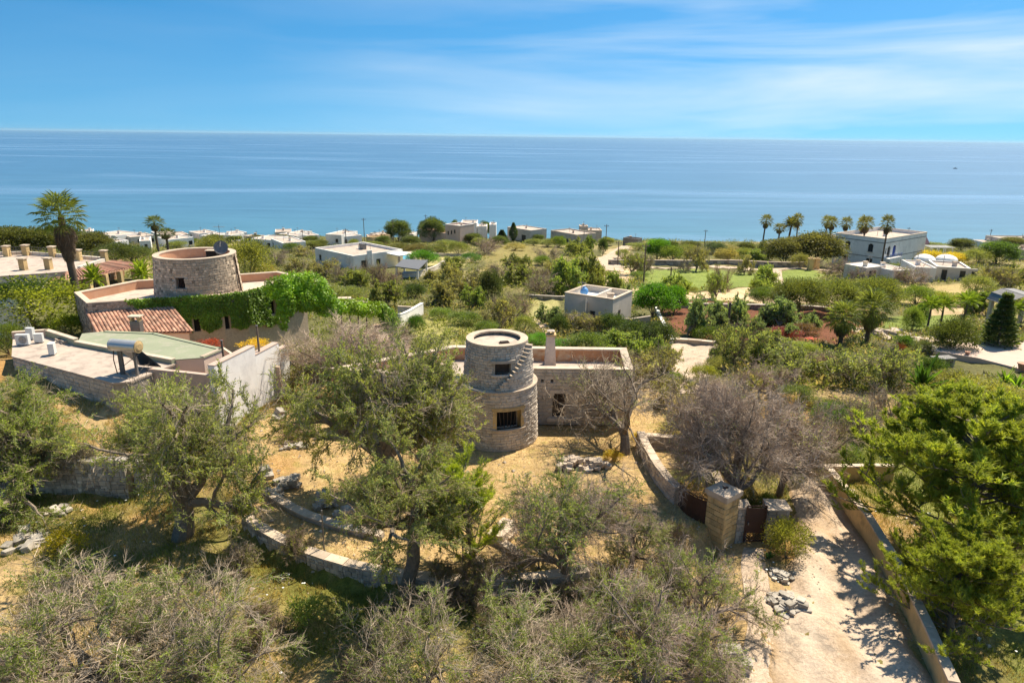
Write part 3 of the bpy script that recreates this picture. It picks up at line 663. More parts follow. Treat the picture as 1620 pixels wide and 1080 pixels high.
def date_frond(rg, ln=2.2, nl=26):
    V, F, T = [], [], []
    xs_ = np.linspace(0, 1, 8); rx = lambda s: np.array([ln * (s - .12 * s * s), 0, ln * (.32 * s - .5 * s * s)])
    for s0, s1 in zip(xs_[:-1], xs_[1:]):
        a, b_ = rx(s0), rx(s1); i = len(V); V.extend([a + [0, .02, 0], a - [0, .02, 0], b_ - [0, .015, 0], b_ + [0, .015, 0]]); F.append((i, i + 1, i + 2, i + 3)); T.extend([(.7, .8)] * 4)
    for j in range(nl):
        s = .15 + .85 * j / nl; a = rx(s); L_ = ln * .24 * math.sin(math.pi * (.15 + .8 * s)) + .08
        for sg in (-1, 1):
            d = np.array([.55, sg * .8, -.28]); d /= np.linalg.norm(d); w = np.array([.035, 0, .02]); i = len(V)
            V.extend([a, a + d * L_ * .5 + w, a + d * L_, a + d * L_ * .5 - w]); F.append((i, i + 1, i + 2, i + 3)); t = (rg.uniform(.2, .8), rg.uniform(0, 1)); T.extend([t] * 4)
    return np.array(V, float), np.array(F), np.array(T)
def xform(V, pitch, az, s, org):
    c, s_ = math.cos(pitch), math.sin(pitch); V = V * s; V = np.c_[V[:, 0] * c - V[:, 2] * s_, V[:, 1], V[:, 0] * s_ + V[:, 2] * c]
    c, s_ = math.cos(az), math.sin(az); return np.c_[V[:, 0] * c - V[:, 1] * s_, V[:, 0] * s_ + V[:, 1] * c, V[:, 2]] + org
def palm(name, seed, Ht=8.0, W=3.0, nf=34, skirt=1.6, tr=.2, kind='fan', sep=False, low=-.35):
    """returns a prototype; sep=True keeps every frond a part of its own"""
    rg = np.random.default_rng(seed); top = Ht - W * .36
    T0 = grow(np.array([[0, 0, -.3]]), np.array([[0, 0, 1.0]]), np.array([top + .3]), 12, .02, .1, rg); T0[:, :, :2] -= T0[:, :1, :2]
    v, f = tubes(T0, np.array([tr * 1.25]), np.array([tr * .85]), 10); v += 0
    tip = T0[0, -1]; o = Proto(); o.W = W; o.H = Ht; o.parts = [('trunk', mk_mesh('trunk', v, [f], None, M['palmbark'], True), None)]
    base = [fan_frond(rg) if kind == 'fan' else date_frond(rg) for _ in range(3)]; unit = 1.62 if kind == 'fan' else 2.1
    vs_, fs_, ts_ = [], [], []; off = 0; o.fronds = []
    for i in range(nf):
        el = low + (1.35 - low) * ((i + .5) / nf) ** .9; az = i * 2.39996; bV, bF, bT = base[i % 3]; s = (W / 2) / unit * rg.uniform(.9, 1.1)
        if sep: o.fronds.append((i % 3, el, az, s, tip)); continue
        vs_.append(xform(bV, el, az, s, tip)); fs_.append(bF + off); off += len(bV); ts_.append(np.clip(bT + [rg.uniform(-.2, .2), rg.uniform(-.2, .2)], 0, 1))
    if sep: o.fmesh = [mk_mesh('frond', bV, [bF], bT, M['leaf']) for bV, bF, bT in base]
    else: o.parts.append(('crown', mk_mesh('crown', np.concatenate(vs_), [np.concatenate(fs_)], np.concatenate(ts_), M['leaf']), 'leaf'))
    if skirt:
        vs_, fs_, ts_ = [], [], []; off = 0; k = int(60 + 50 * skirt)
        for i in range(k):
            bV, bF, bT = base[i % 3]; h = (i / k); s = (W / 2) / unit * rg.uniform(.6, .85) * (1.0 - .35 * (1 - h))
            vs_.append(xform(bV, -1.28 + .25 * h, i * 2.39996, s, tip + [0, 0, -.1 - skirt * (1 - h) * .8])); fs_.append(bF + off); off += len(bV); ts_.append(np.clip(bT * [.9, .4] + [rg.uniform(-.2, .2), 0], 0, 1))
        o.parts.append(('skirt', mk_mesh('skirt', np.concatenate(vs_), [np.concatenate(fs_)], np.concatenate(ts_), M['thatch']), 'skirt'))
    return o
def spire(name, seed, W, Ht, tiers=False):
    """cypress column or tiered dark conifer"""
    rg = np.random.default_rng(seed); k = 9000 if tiers else 4000
    h = rg.random(k) ** .8
    if tiers: ph = (h * 11) % 1; prof = (1 - h) * (.55 + .45 * ph) + .03; h = np.floor(h * 11) / 11 + .02 * ph + rg.normal(0, .012, k)
    else: prof = np.minimum(1, 3.2 * h) * np.minimum(1, 2.2 * (1 - h)) * .95 + .05
    az = rg.random(k) * 6.283; r = prof * (rg.random(k) ** .4) * W / 2
    p = np.c_[r * np.cos(az), r * np.sin(az), np.clip(h, .02, 1) * Ht]; A = nrm(np.c_[np.cos(az), np.sin(az), np.full(k, .3 if tiers else 1.5)] + rg.normal(0, .3, (k, 3)))
    v, f = leaves(p, A, np.full(k, .09 * W if tiers else .2 * W), np.full(k, .03 * W if tiers else .07 * W), rg)
    T0 = np.array([[[0, 0, -.2], [0, 0, Ht * .95]]]); v2, f2 = tubes(T0, np.array([.03 * W + .03]), np.array([.02]), 7)
    return finish(name, [('foliage', 'leaf', v, f, tnt(k, 4, rg.random(k), rg.random(k)), 'leaf'), ('trunk', 'bark', v2, f2, None, None)], W, Ht)
def rosette(name, seed, W=2.4, Ht=2.0, nl=26):
    """broad upright leaves from one base: banana-like or agave-like plant"""
    rg = np.random.default_rng(seed); vs_, fs_, ts_ = [], [], []; off = 0
    for i in range(nl):
        L_ = 1.0 * rg.uniform(.7, 1.1); w = .12 * rg.uniform(.8, 1.2); V = []
        for s in (0, .35, .7, 1): 
            ww = w * (math.sin(math.pi * min(.97, .15 + .8 * s))); V += [(s * L_, -ww, -.25 * s * s + .02), (s * L_, 0, -.25 * s * s - .02), (s * L_, ww, -.25 * s * s + .02)]
        F = [(3 * q + a, 3 * q + a + 1, 3 * q + a + 4, 3 * q + a + 3) for q in range(3) for a in (0, 1)]
        vs_.append(xform(np.array(V), rg.uniform(.5, 1.45), i * 2.39996, 1, np.array([0, 0, .05]))); fs_.append(np.array(F) + off); off += 12; ts_.append(np.tile([rg.random(), rg.random()], (12, 1)))
    return finish(name, [('leaf', 'leaf', np.concatenate(vs_), np.concatenate(fs_), np.concatenate(ts_), 'leaf')], W, Ht)

PR = {}
PR['olive'] = [tree('olive', 11 + i, 8, 6.8, lim=8, brs=6, subs=6, tw=10, limsd=.5, nleaf=28, leafy=.74, fine=2, droop=-.07, ll=.085, lw=.028, trunk=1.2) for i in range(3)]
PR['oliveT'] = [tree('oliveT', 15, 8, 6.8, lim=8, brs=6, subs=6, tw=10, limsd=.45, nleaf=28, leafy=.72, fine=2, droop=-.05, ll=.085, lw=.028, trunk=3.0, tr=.26, spread=.8, limlen=1.7)]
PR['sparse'] = [tree('sparse', 31 + i, 7.5, 6, lim=7, brs=6, subs=6, tw=9, limsd=.4, nleaf=26, leafy=.42, fine=4, limlen=2.2, tr=.2, ll=.085, lw=.028, trunk=.8, droop=-.04) for i in range(3)]
PR['bare'] = [tree('bare', 51 + i, 7, 5.5, lim=7, tw=10, nleaf=5, leafy=.12, fine=6, limlen=2.1, tr=.2, trunk=1.0) for i in range(2)]
PR['openbare'] = [tree('openbare', 57, 7, 5.5, lim=5, brs=6, subs=6, tw=8, nleaf=8, leafy=.15, fine=3, limlen=2.1, tr=.22, trunk=1.1, spread=.7)]
PR['oliveM'] = [tree('oliveM', 71 + i, 5, 4.2, lim=5, brs=5, subs=6, tw=6, nleaf=11, leafy=.9, ll=.2, lw=.085, tr=.14, trunk=.35, limlen=1.5, spread=1.05, droop=-.07) for i in range(3)]
PR['sparseM'] = [tree('sparseM', 81 + i, 5, 4.2, lim=5, brs=5, subs=6, tw=7, fine=2, nleaf=8, leafy=.45, ll=.19, lw=.075, tr=.14, trunk=.4, limlen=1.5, spread=1.0, droop=-.05) for i in range(3)]
PR['bareM'] = [tree('bareM', 91 + i, 5, 4, lim=7, brs=5, subs=6, tw=7, fine=4, nleaf=3, leafy=.1, ll=.15, lw=.05, tr=.12, trunk=.3, limlen=1.5, spread=1.0) for i in range(2)]
PR['twigbush'] = [tree('twigbush', 101 + i, 3.2, 2.2, lim=9, brs=5, subs=5, tw=6, fine=3, nleaf=4, leafy=.3, ll=.11, lw=.04, tr=.05, limlen=1.0, bush=True) for i in range(2)]
PR['bush'] = [bush('bush', 111 + i, 3, 2.2) for i in range(3)]
PR['bushD'] = [bush('bushD', 121 + i, 3, 2.0, clumps=45, per=200, crad=.2) for i in range(2)]
PR['round'] = [bush('round', 131 + i, 5, 5, clumps=95, per=150, ll=.2, lw=.11, flat=.06) for i in range(2)]
PR['umbrella'] = [bush('umbrella', 141 + i, 7, 5.5, clumps=120, per=190, ll=.24, lw=.08, flat=.22, mat='needle') for i in range(2)]
PR['hedge'] = [bush('hedge', 151 + i, 3.2, 1.6, clumps=55, per=120, ll=.12, lw=.06) for i in range(2)]
PR['weed'] = [bush('weed', 161 + i, 1.2, .8, clumps=26, per=60, ll=.08, lw=.03, stem=False, r0=.3) for i in range(2)]
PR['pine'] = [pine('pine', 171 + i) for i in range(2)]
PR['youngpine'] = [youngpine('youngpine', 181)]
PR['palm'] = [palm('palm', 191 + i, 8, 3.4, 40, 1.0, .16, low=-.9) for i in range(2)]
PR['palmS'] = [palm('palmS', 195, 4.6, 4.2, 64, 1.3, .2, low=-1.25)]
PR['datepalm'] = [palm('datepalm', 197, 7, 4.2, 54, 0, .2, kind='date', low=-.5)]
PR['gardenpalm'] = [palm('gardenpalm', 198, 4, 3.2, 34, 0, .12, kind='date', low=-.4)]
PR['cypress'] = [spire('cypress', 201, 1.0, 5.0)]
PR['conifer'] = [spire('conifer', 203, 5, 7.5, True)]
PR['rosette'] = [rosette('rosette', 205)]

GREY = (.42, .335, .24); BROWN = (.34, .245, .16); MAUVE = (.42, .32, .245)
PLANTS = []
def plant(kind, base, w, h, col, name, cat, label, twig=GREY, var=None, rz=None, group=None, px=None, adj=None, lean=None):
    """put one plant; base = world point, w/h in metres"""
    P = PR[kind]; pr = P[(len(PLANTS) if var is None else var) % len(P)]
    o = thing(name, label, cat, base, random.uniform(0, 6.283) if rz is None else rz, group)
    if lean: o.rotation_euler.x, o.rotation_euler.y = lean
    sx, sz = w / pr.W, h / pr.H
    for pn, me, c in pr.parts:
        q = link(pn, me, o); q.scale = (sx, sx, sz)
        k = random.uniform(.88, 1.12)
        q.color = (*[min(1, ch * k) for ch in (col if c == 'leaf' else twig if c == 'twig' else (.20, .14, .09) if c == 'skirt' else (1, 1, 1))], 1)
    if hasattr(pr, 'fronds'):
        for (b_, el, az, s, tip) in pr.fronds:
            q = link('frond', pr.fmesh[b_], o); q.location = (tip[0] * sx, tip[1] * sx, tip[2] * sz); q.rotation_euler = (0, -el, az); q.scale = (s * sx,) * 3; q.color = (*col, 1)
    PLANTS.append((o, px, adj)); return o
def plantpx(kind, px, py, wpx, hpx, col, name, cat, label=None, adj=None, **kw):
    b_ = G(px, py); m_ = MPP(b_); dep = math.atan2(CAM[2] - b_[2], math.hypot(b_[0], b_[1]))
    w = wpx * m_; h = max(.3, (hpx * m_ - .30 * w * math.sin(dep)) / math.cos(dep))
    if b_[1] > 295.9: h = max(.5, AY(px, py - hpx, 296.)[2] - b_[2])
    return plant(kind, b_, w, h, col, name, cat, label, px=(px, py), adj=adj, **kw)

# ------------------------------------------------------------------ masonry pieces
def block_variant(seed):
    rg = np.random.default_rng(seed); j = lambda s: rg.uniform(-s, s)
    V = []
    for x, k in ((0, 1.0), (.8, 1.0), (1.0, .9)):
        for y, z in ((-.5, 0), (.5, 0), (.5, 1), (-.5, 1)):
            V.append((x + (j(.12) if x == 1 else 0), y * k + j(.03), .5 + (z - .5) * k + j(.03)))
    F = [(0, 1, 2, 3)] + [(4 * q + a, 4 * q + (a + 1) % 4, 4 * q + 4 + (a + 1) % 4, 4 * q + 4 + a) for q in (0, 1) for a in range(4)] + [(8, 9, 10, 11)]
    F = [tuple(reversed(f)) if i == 0 else f for i, f in enumerate(F)]
    return np.array(V), np.array(F)
BLK = [block_variant(300 + i) for i in range(8)]
BLKM = {}
def blkmesh(mat, i):
    if (mat, i) not in BLKM: BLKM[(mat, i)] = mk_mesh('stone', BLK[i][0], [BLK[i][1]], None, M[mat])
    return BLKM[(mat, i)]
def lay(parent, specs, mat, limit=300, name='stone', facing=True, joined='stonework'):
    """specs: (x,y,z, yaw, depth, width, height). The pieces seen largest are parts of their own, the rest one joined part"""
    org, rot = parent_matrix(parent); specs = list(specs); sc_ = []; yaw0 = math.atan2(rot[1, 0], rot[0, 0])
    for s in specs:
        p = np.array(s[:3]); v = CAM - p; d = np.linalg.norm(v); cosn = (math.cos(s[3]) * v[0] + math.sin(s[3]) * v[1]) / d
        sc_.append(max(0, cosn) * s[5] * s[6] / d ** 2)
    order = np.argsort(sc_)[::-1]; rest = []
    for r_, i in enumerate(order):
        s = specs[i]
        if r_ < limit and sc_[i] > 0:
            k = random.randrange(8); o = link(name, blkmesh(mat, k), parent, rot.T @ (np.array(s[:3]) - org)); o.scale = (s[4], s[5], s[6]); o.rotation_euler.z = s[3] - yaw0
        else: rest.append(s)
    if rest:
        vs_, fs_, ts_ = [], [], []; off = 0
        for s in rest:
            V, F = BLK[random.randrange(8)]; V = V * [s[4], s[5], s[6]]; c, q = math.cos(s[3]), math.sin(s[3])
            vs_.append(np.c_[V[:, 0] * c - V[:, 1] * q, V[:, 0] * q + V[:, 1] * c, V[:, 2]] + s[:3]); fs_.append(F + off); off += 12; ts_.append(np.tile(np.array([random.random()] * 3), (12, 1)))
        V = (np.concatenate(vs_) - org) @ rot
        o = link(joined, mk_mesh(joined, V, [np.concatenate(fs_)], np.concatenate(ts_), M[mat]), parent); o['kind'] = 'stuff'
def courses(z0, z1, h, var=.12):
    z = z0; out = []
    while z < z1 - h * .4:
        hh = h * random.uniform(1 - var, 1 + var)
        if z + hh > z1 - h * .4: hh = z1 - z
        out.append((z, hh)); z += hh
    return out
def drum_specs(cx, cy, z0, z1, r0, r1, h, w, holes=(), arc=(-math.pi, math.pi), proud=.05, depth=.16):
    out = []
    for z, hh in courses(z0, z1, h):
        r = r0 + (r1 - r0) * ((z + hh / 2 - z0) / (z1 - z0)); a = arc[0] + random.random() * w / r
        while a < arc[1]:
            ww = w * random.uniform(.65, 1.35); da = ww / r; m_ = a + da / 2
            if not any(h_[0] < m_ < h_[1] and h_[2] < z + hh / 2 < h_[3] for h_ in holes):
                d = depth; rr = r - depth + proud + random.uniform(-.015, .02)
                out.append((cx + math.cos(m_) * rr, cy + math.sin(m_) * rr, z + .008, m_, d, ww - .011, hh - .008))
            a += da
    return out
def face_specs(A, B, z0, z1, h, w, holes=(), proud=.04, depth=.14, var=.12):
    """stones on the right-hand face of A->B; holes as fn(u,v)->True"""
    A = np.array(A[:2], float); B = np.array(B[:2], float); L = np.linalg.norm(B - A); d = (B - A) / L; nr = np.array([d[1], -d[0]]); yaw = math.atan2(nr[1], nr[0]); out = []
    zt = z1 if callable(z1) else (lambda u: z1); zb = z0 if callable(z0) else (lambda u: z0)
    zmin = min(zb(0), zb(L)); zmax = max(zt(0), zt(L))
    for z, hh in courses(zmin, zmax, h, var):
        u = -random.random() * w * .5
        while u < L - .04:
            ww = w * random.uniform(.6, 1.4); ua = max(u, 0); ub = min(u + ww, L); um = (ua + ub) / 2
            if ub - ua > .06 and z + hh <= zt(um) + .02 and z + hh * .7 >= zb(um) and not any(f(um, z + hh / 2) for f in holes):
                p = A + d * um + nr * (proud - depth + random.uniform(-.012, .018)); out.append((p[0], p[1], z + .008, yaw, depth, ub - ua - .018, hh - .016))
            u += ww
    return out
def drumcore(parent, name, mat, cx, cy, z0, z1, r0, r1, holes=(), n=72, depth=.5, top=True):
    mb = MB(); th = sorted({*np.linspace(-math.pi, math.pi, n + 1).tolist(), *[h[0] for h in holes], *[h[1] for h in holes]}); zz = sorted({z0, z1, *[h[2] for h in holes], *[h[3] for h in holes]})
    P = lambda a, z, dr=0: (cx + math.cos(a) * (r0 + (r1 - r0) * (z - z0) / (z1 - z0) - dr), cy + math.sin(a) * (r0 + (r1 - r0) * (z - z0) / (z1 - z0) - dr), z)
    for i in range(len(th) - 1):
        for j in range(len(zz) - 1):
            am = (th[i] + th[i + 1]) / 2; zm = (zz[j] + zz[j + 1]) / 2
            if any(h[0] < am < h[1] and h[2] < zm < h[3] for h in holes): continue
            mb.add([P(th[i], zz[j]), P(th[i + 1], zz[j]), P(th[i + 1], zz[j + 1]), P(th[i], zz[j + 1])], [(0, 1, 2, 3)])
    for a0, a1, za, zb in holes:   # reveals and dark room behind
        for q in ([P(a0, za), P(a1, za), P(a1, za, depth), P(a0, za, depth)], [P(a0, zb, depth), P(a1, zb, depth), P(a1, zb), P(a0, zb)], [P(a0, za), P(a0, za, depth), P(a0, zb, depth), P(a0, zb)], [P(a1, za, depth), P(a1, za), P(a1, zb), P(a1, zb, depth)]):
            mb.add(q, [(0, 1, 2, 3)])
    o = mb.build(name, M[mat], parent)
    for a0, a1, za, zb in holes:
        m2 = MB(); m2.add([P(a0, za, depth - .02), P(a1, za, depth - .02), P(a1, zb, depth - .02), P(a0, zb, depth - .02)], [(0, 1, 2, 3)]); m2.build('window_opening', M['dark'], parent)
    return o
def ringpart(parent, name, mat, cx, cy, ri, ro, z0, z1, n=64, arc=None):
    mb = MB(); a0, a1 = arc or (0, 2 * math.pi); th = np.linspace(a0, a1, n + 1)
    for i in range(n):
        q = [(cx + math.cos(t_) * r_, cy + math.sin(t_) * r_) for r_, t_ in ((ro, th[i]), (ro, th[i + 1]), (ri, th[i + 1]), (ri, th[i]))]
        mb.prism(q, z0, z1)
    return mb.build(name, M[mat], parent)
def disc(parent, name, mat, cx, cy, r, z, n=48, t=.08):
    mb = MB(); mb.prism([(cx + math.cos(a) * r, cy + math.sin(a) * r) for a in np.linspace(0, 2 * math.pi, n, endpoint=False)], z - t, z); return mb.build(name, M[mat], parent)

# ------------------------------------------------------------------ the stone tower house
Y0 = 39.8; TX = AY(785, 560, Y0)[0] + .05; ZL, ZT = 3.62, 6.28
RB, RL, RU0, RU1 = 2.62, 2.48, 2.10, 1.85
house = thing('stone_tower_house', 'weathered limestone house with a round two-stage tower and outside stair', 'house', (TX, Y0, 0))
thang = lambda px, py, r: math.asin(max(-1, min(1, (AY(px, py, Y0 - r * .9)[0] - TX) / r))) - math.pi / 2
wl = (thang(786, 665, 2.38), thang(822, 665, 2.38), 1.28, 2.42); wu = (thang(783, 580, 2.0), thang(809, 580, 2.0), 4.55, 5.25)
drumcore(house, 'lower_drum', 'mortar', TX, Y0, -.3, ZL, RB - .035, RL - .035, [wl])
drumcore(house, 'upper_drum', 'mortar', TX, Y0, ZL - .1, ZT, RU0 - .035, RU1 - .035, [wu])
pad = lambda h, a, z, z2=None: (h[0] - a, h[1] + a, h[2] - z, h[3] + (z if z2 is None else z2))
sp = drum_specs(TX, Y0, -.1, ZL - .08, RB - .05, RL - .05, .17, .29, [pad(wl, .07, .12, .2)], proud=.04)
sp2 = drum_specs(TX, Y0, ZL, ZT - .1, RU0 - .05, RU1 - .05, .16, .26, [pad(wu, .06, .08, .14)])
lay(house, sp + sp2, 'stone', 300)
ringpart(house, 'ledge', 'coping', TX, Y0, RU0 - .2, RL + .04, ZL - .08, ZL)
ringpart(house, 'rim', 'coping', TX, Y0, RU1 - .42, RU1 + .03, ZT - .1, ZT)
disc(house, 'roof', 'roofdeck', TX, Y0, RU1 - .35, ZT - .28)
mb = MB(); mb.box((TX + .45, Y0 - .55, ZT - .2), (.62, .34, .1), .3); mb.box((TX + .45, Y0 - .55, ZT - .12), (.5, .26, .08), .35); mb.build('roof_hatch', M['darkwood'], house)
def drumbar(name, h, zc, hh, r, ext, proud, mat='coping', d=.3):
    """slab following the drum above or below an opening"""
    mb = MB(); a0, a1 = h[0] - ext, h[1] + ext; k = 6
    for i in range(k):
        t0, t1 = a0 + (a1 - a0) * i / k, a0 + (a1 - a0) * (i + 1) / k
        mb.prism([(TX + math.cos(t_) * q, Y0 + math.sin(t_) * q) for q, t_ in ((r + proud, t0), (r + proud, t1), (r - d, t1), (r - d, t0))], zc, zc + hh)
    return mb.build(name, M[mat], house)
drumbar('lintel', wu, wu[3], .17, 1.98, .12, .1, 'mortar'); drumbar('sill', wu, wu[2] - .1, .1, 2.04, .1, .08, 'stone')
drumbar('lintel', wl, wl[3], .22, 2.50, .12, .04, 'tufa'); drumbar('sill', wl, wl[2] - .12, .12, 2.55, .12, .1, 'coping')
for s in (0, 1):
    a = wl[s]; e_ = (-.09 if s == 0 else .0); mb = MB()
    mb.prism([(TX + math.cos(t_) * q, Y0 + math.sin(t_) * q) for q, t_ in ((2.53, a + e_), (2.53, a + e_ + .09), (2.15, a + e_ + .09), (2.15, a + e_))], wl[2], wl[3]); mb.build('jamb', M['tufa'], house)
# broken shutter slats inside the lower window
for i in range(5):
    a = wl[0] + (wl[1] - wl[0]) * (.15 + .17 * i); mb = MB(); p = np.array([TX + math.cos(a) * 2.18, Y0 + math.sin(a) * 2.18, wl[2] + .02])
    mb.box(p + [0, 0, .48], (.05, .025, .95 + .1 * (i % 2)), a + math.pi / 2, tilt=(.02, .06 * (i - 2))); mb.build('slat', M['darkwood'], house)
mb = MB(); a = (wu[0] + wu[1]) / 2; mb.box((TX + math.cos(a) * 1.62, Y0 + math.sin(a) * 1.62, (wu[2] + wu[3]) / 2), (.95, .05, .66), a + math.pi / 2); mb.build('shutter', M['darkwood'], house)
# winding stair
NS = 13; RO = 2.30; sa0, sa1 = thang(785, 616, 2.1), -.30
for i in range(NS):
    t0, t1 = sa0 + (sa1 - sa0) * i / NS, sa0 + (sa1 - sa0) * (i + 1) / NS; z = ZL + (ZT - .22 - ZL) * (i + 1) / NS
    ro = RO - .12 * (i / NS); ri = RU0 + (RU1 - RU0) * (z - ZL) / (ZT - ZL) - .25; mb = MB()
    tt_ = [t0, (t0 + t1) / 2, t1]
    bot = [(TX + math.cos(t_) * RO, Y0 + math.sin(t_) * RO) for t_ in tt_] + [(TX + math.cos(t_) * 1.6, Y0 + math.sin(t_) * 1.6) for t_ in reversed(tt_)]
    top = [(TX + math.cos(t_) * ro, Y0 + math.sin(t_) * ro) for t_ in tt_] + [(TX + math.cos(t_) * 1.6, Y0 + math.sin(t_) * 1.6) for t_ in reversed(tt_)]
    mb.prism(bot, ZL, z - .05, top=top)
    st_ = mb.build('step', M['stone'], house)
    mb = MB(); mb.prism([(TX + math.cos(t_) * (ro + .07), Y0 + math.sin(t_) * (ro + .07)) for t_ in (t0 - .014, (t0 + t1) / 2, t1)] + [(TX + math.cos(t_) * 1.62, Y0 + math.sin(t_) * 1.62) for t_ in (t1, (t0 + t1) / 2, t0 - .014)], z - .049, z + .012); mb.build('tread', M['coping'], st_)
step_top = lambda a: ZL + (ZT - .22 - ZL) * (math.floor((a - sa0) / (sa1 - sa0) * NS) + 1) / NS
lay(house, [q for q in drum_specs(TX, Y0, ZL, ZT - .3, RO, RO - .1, .17, .3, arc=(sa0 + .05, sa1 - .02), proud=.02, depth=.1) if q[2] + q[6] < step_top(q[3]) - .04], 'stone', 60)
# flat-roofed wings
zt = 3.72; pA, pB, pC, pD = [AZ(a, b_, zt)[:2] for a, b_ in ((1001, 584), (990, 550), (716, 546), (523, 582))]
pE = np.array([TX - 2.0, Y0 - .4]); pF = np.array([TX + 1.7, pA[1] - .15 * 0 + (0.0)])
pF = np.array([TX + 1.75, pA[1]])
poly = [pF, pA, pB, pC, pD, pE]; zr = 2.78
fm = MB(); L_ = np.linalg.norm(pA - pF)
uDoor = (AY(874, 640, pA[1])[0] - pF[0], AY(894, 640, pA[1])[0] - pF[0]); dw = uDoor[1] - uDoor[0]; dc = sum(uDoor) / 2
holes = [(dc - dw / 2, dc + dw / 2, .32, 2.0)]
uh = [AY(q, 602, pA[1])[0] - pF[0] for q in (858, 873)]; zh = AY(866, 602, pA[1])[2]
holes += [(u - .09, u + .09, zh - .14, zh + .14) for u in uh]
fm.wall(pF, pA, -.2, zt - .1, .42, [(a, b_, c + .2, d + .2) for a, b_, c, d in holes]); fm.build('front_wall', M['mortar'], house)
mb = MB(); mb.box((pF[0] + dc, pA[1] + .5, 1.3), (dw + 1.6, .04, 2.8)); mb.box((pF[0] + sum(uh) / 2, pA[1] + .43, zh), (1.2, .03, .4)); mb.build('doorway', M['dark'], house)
mb = MB(); mb.box((pF[0] + dc, pA[1] + .3, 1.15), (dw * .96, .06, 1.68)); mb.build('door', M['darkwood'], house)
mb = MB(); mb.box((pF[0] + dc, pA[1] - .06, .2), (dw + .7, .36, .2)); mb.build('door_step', M['coping'], house)
indoor = lambda u, z: abs(u - dc) < dw / 2 + .03 and z < 2.02 or (abs(u - dc) < dw / 2 + .22 and 2.0 < z < 2.24) or any(abs(u - q) < .16 and abs(z - zh) < .17 for q in uh) or (abs(u - dc) < dw / 2 + .4 and z < .32)
lay(house, face_specs(pF, pA, -.05, zt - .12, .23, .46, [indoor]), 'stone', 200)
mb = MB(); mb.box((pF[0] + dc, pA[1] + .1, 2.12), (dw + .4, .34, .22)); mb.build('lintel', M['stone'], house)
for a, b_, nm in ((pA, pB, 'side_wall'), (pB, pC, 'rear_wall'), (pC, pD, 'rear_wall'), (pD, pE, 'front_wall')):
    d = (b_ - a) / np.linalg.norm(b_ - a); mb = MB(); mb.wall(a + d * .423, b_, -.3, zt - .1, .42); mb.build(nm, M['mortar' if nm != 'rear_wall' else 'plaster'], house)
lay(house, face_specs(pA, pB, -.05, zt - .12, .23, .46) + face_specs(pD, pE, -.05, zt - .12, .23, .46), 'stone', 60)
def inset(poly, d):
    n_ = len(poly); out = []
    for i in range(n_):
        a, b_, c = poly[i - 1], poly[i], poly[(i + 1) % n_]; e1 = (b_ - a) / np.linalg.norm(b_ - a); e2 = (c - b_) / np.linalg.norm(c - b_)
        n1 = np.array([-e1[1], e1[0]]); n2 = np.array([-e2[1], e2[0]]); q = n1 + n2; out.append(b_ + q / max(.3, (q @ n1)) * d)
    return out
pin = inset(poly, .42)
mb = MB(); mb.prism(inset(poly, .2), zr - .15, zr); mb.build('flat_roof', M['roofdeck'], house)
for i in range(5):   # inner plaster skin of the parapet and the coping on top
    a, b_ = poly[i], poly[i + 1]; ai, bi = pin[i], pin[i + 1]
    mb = MB(); mb.prism([ai, bi, bi + (poly[(i + 1)] - bi) * .1, ai + (a - ai) * .1], zr, zt - .1) if False else None
    e1 = (bi - ai) / np.linalg.norm(bi - ai); n1 = np.array([-e1[1], e1[0]]) * .03
    mb.prism([ai, bi, bi + n1, ai + n1], zr + .002, zt - .1); mb.build('parapet_plaster', M['plaster'], house)
    po, pi_ = inset(poly, -.05), inset(poly, .47); mb = MB(); mb.prism([po[i], po[i + 1], pi_[i + 1], pi_[i]], zt - .1, zt); mb.build('coping', M['coping'], house)
cb = AZ(870, 577, zr)   # tapered chimney on the roof
chim = lambda z, w: [(cb[0] - w, cb[1] - w), (cb[0] + w, cb[1] - w), (cb[0] + w, cb[1] + w), (cb[0] - w, cb[1] + w)]
mb = MB(); mb.prism(chim(0, .40), zr, zr + 2.15, top=chim(0, .27)); ch = mb.build('chimney', M['stone'], house)
mb = MB(); mb.prism(chim(0, .36), zr + 2.15, zr + 2.27); mb.build('chimney_cap', M['tufa'], ch)
for q in (-.15, .15): mb = MB(); mb.box((cb[0] + q, cb[1], zr + 2.37), (.16, .4, .2)); mb.build('chimney_pot', M['tufa'], ch)
mb = MB(); mb.prism(chim(0, .26), zr + 2.47, zr + 2.53, top=chim(0, .12)); mb.build('chimney_lid', M['mortar'], ch)

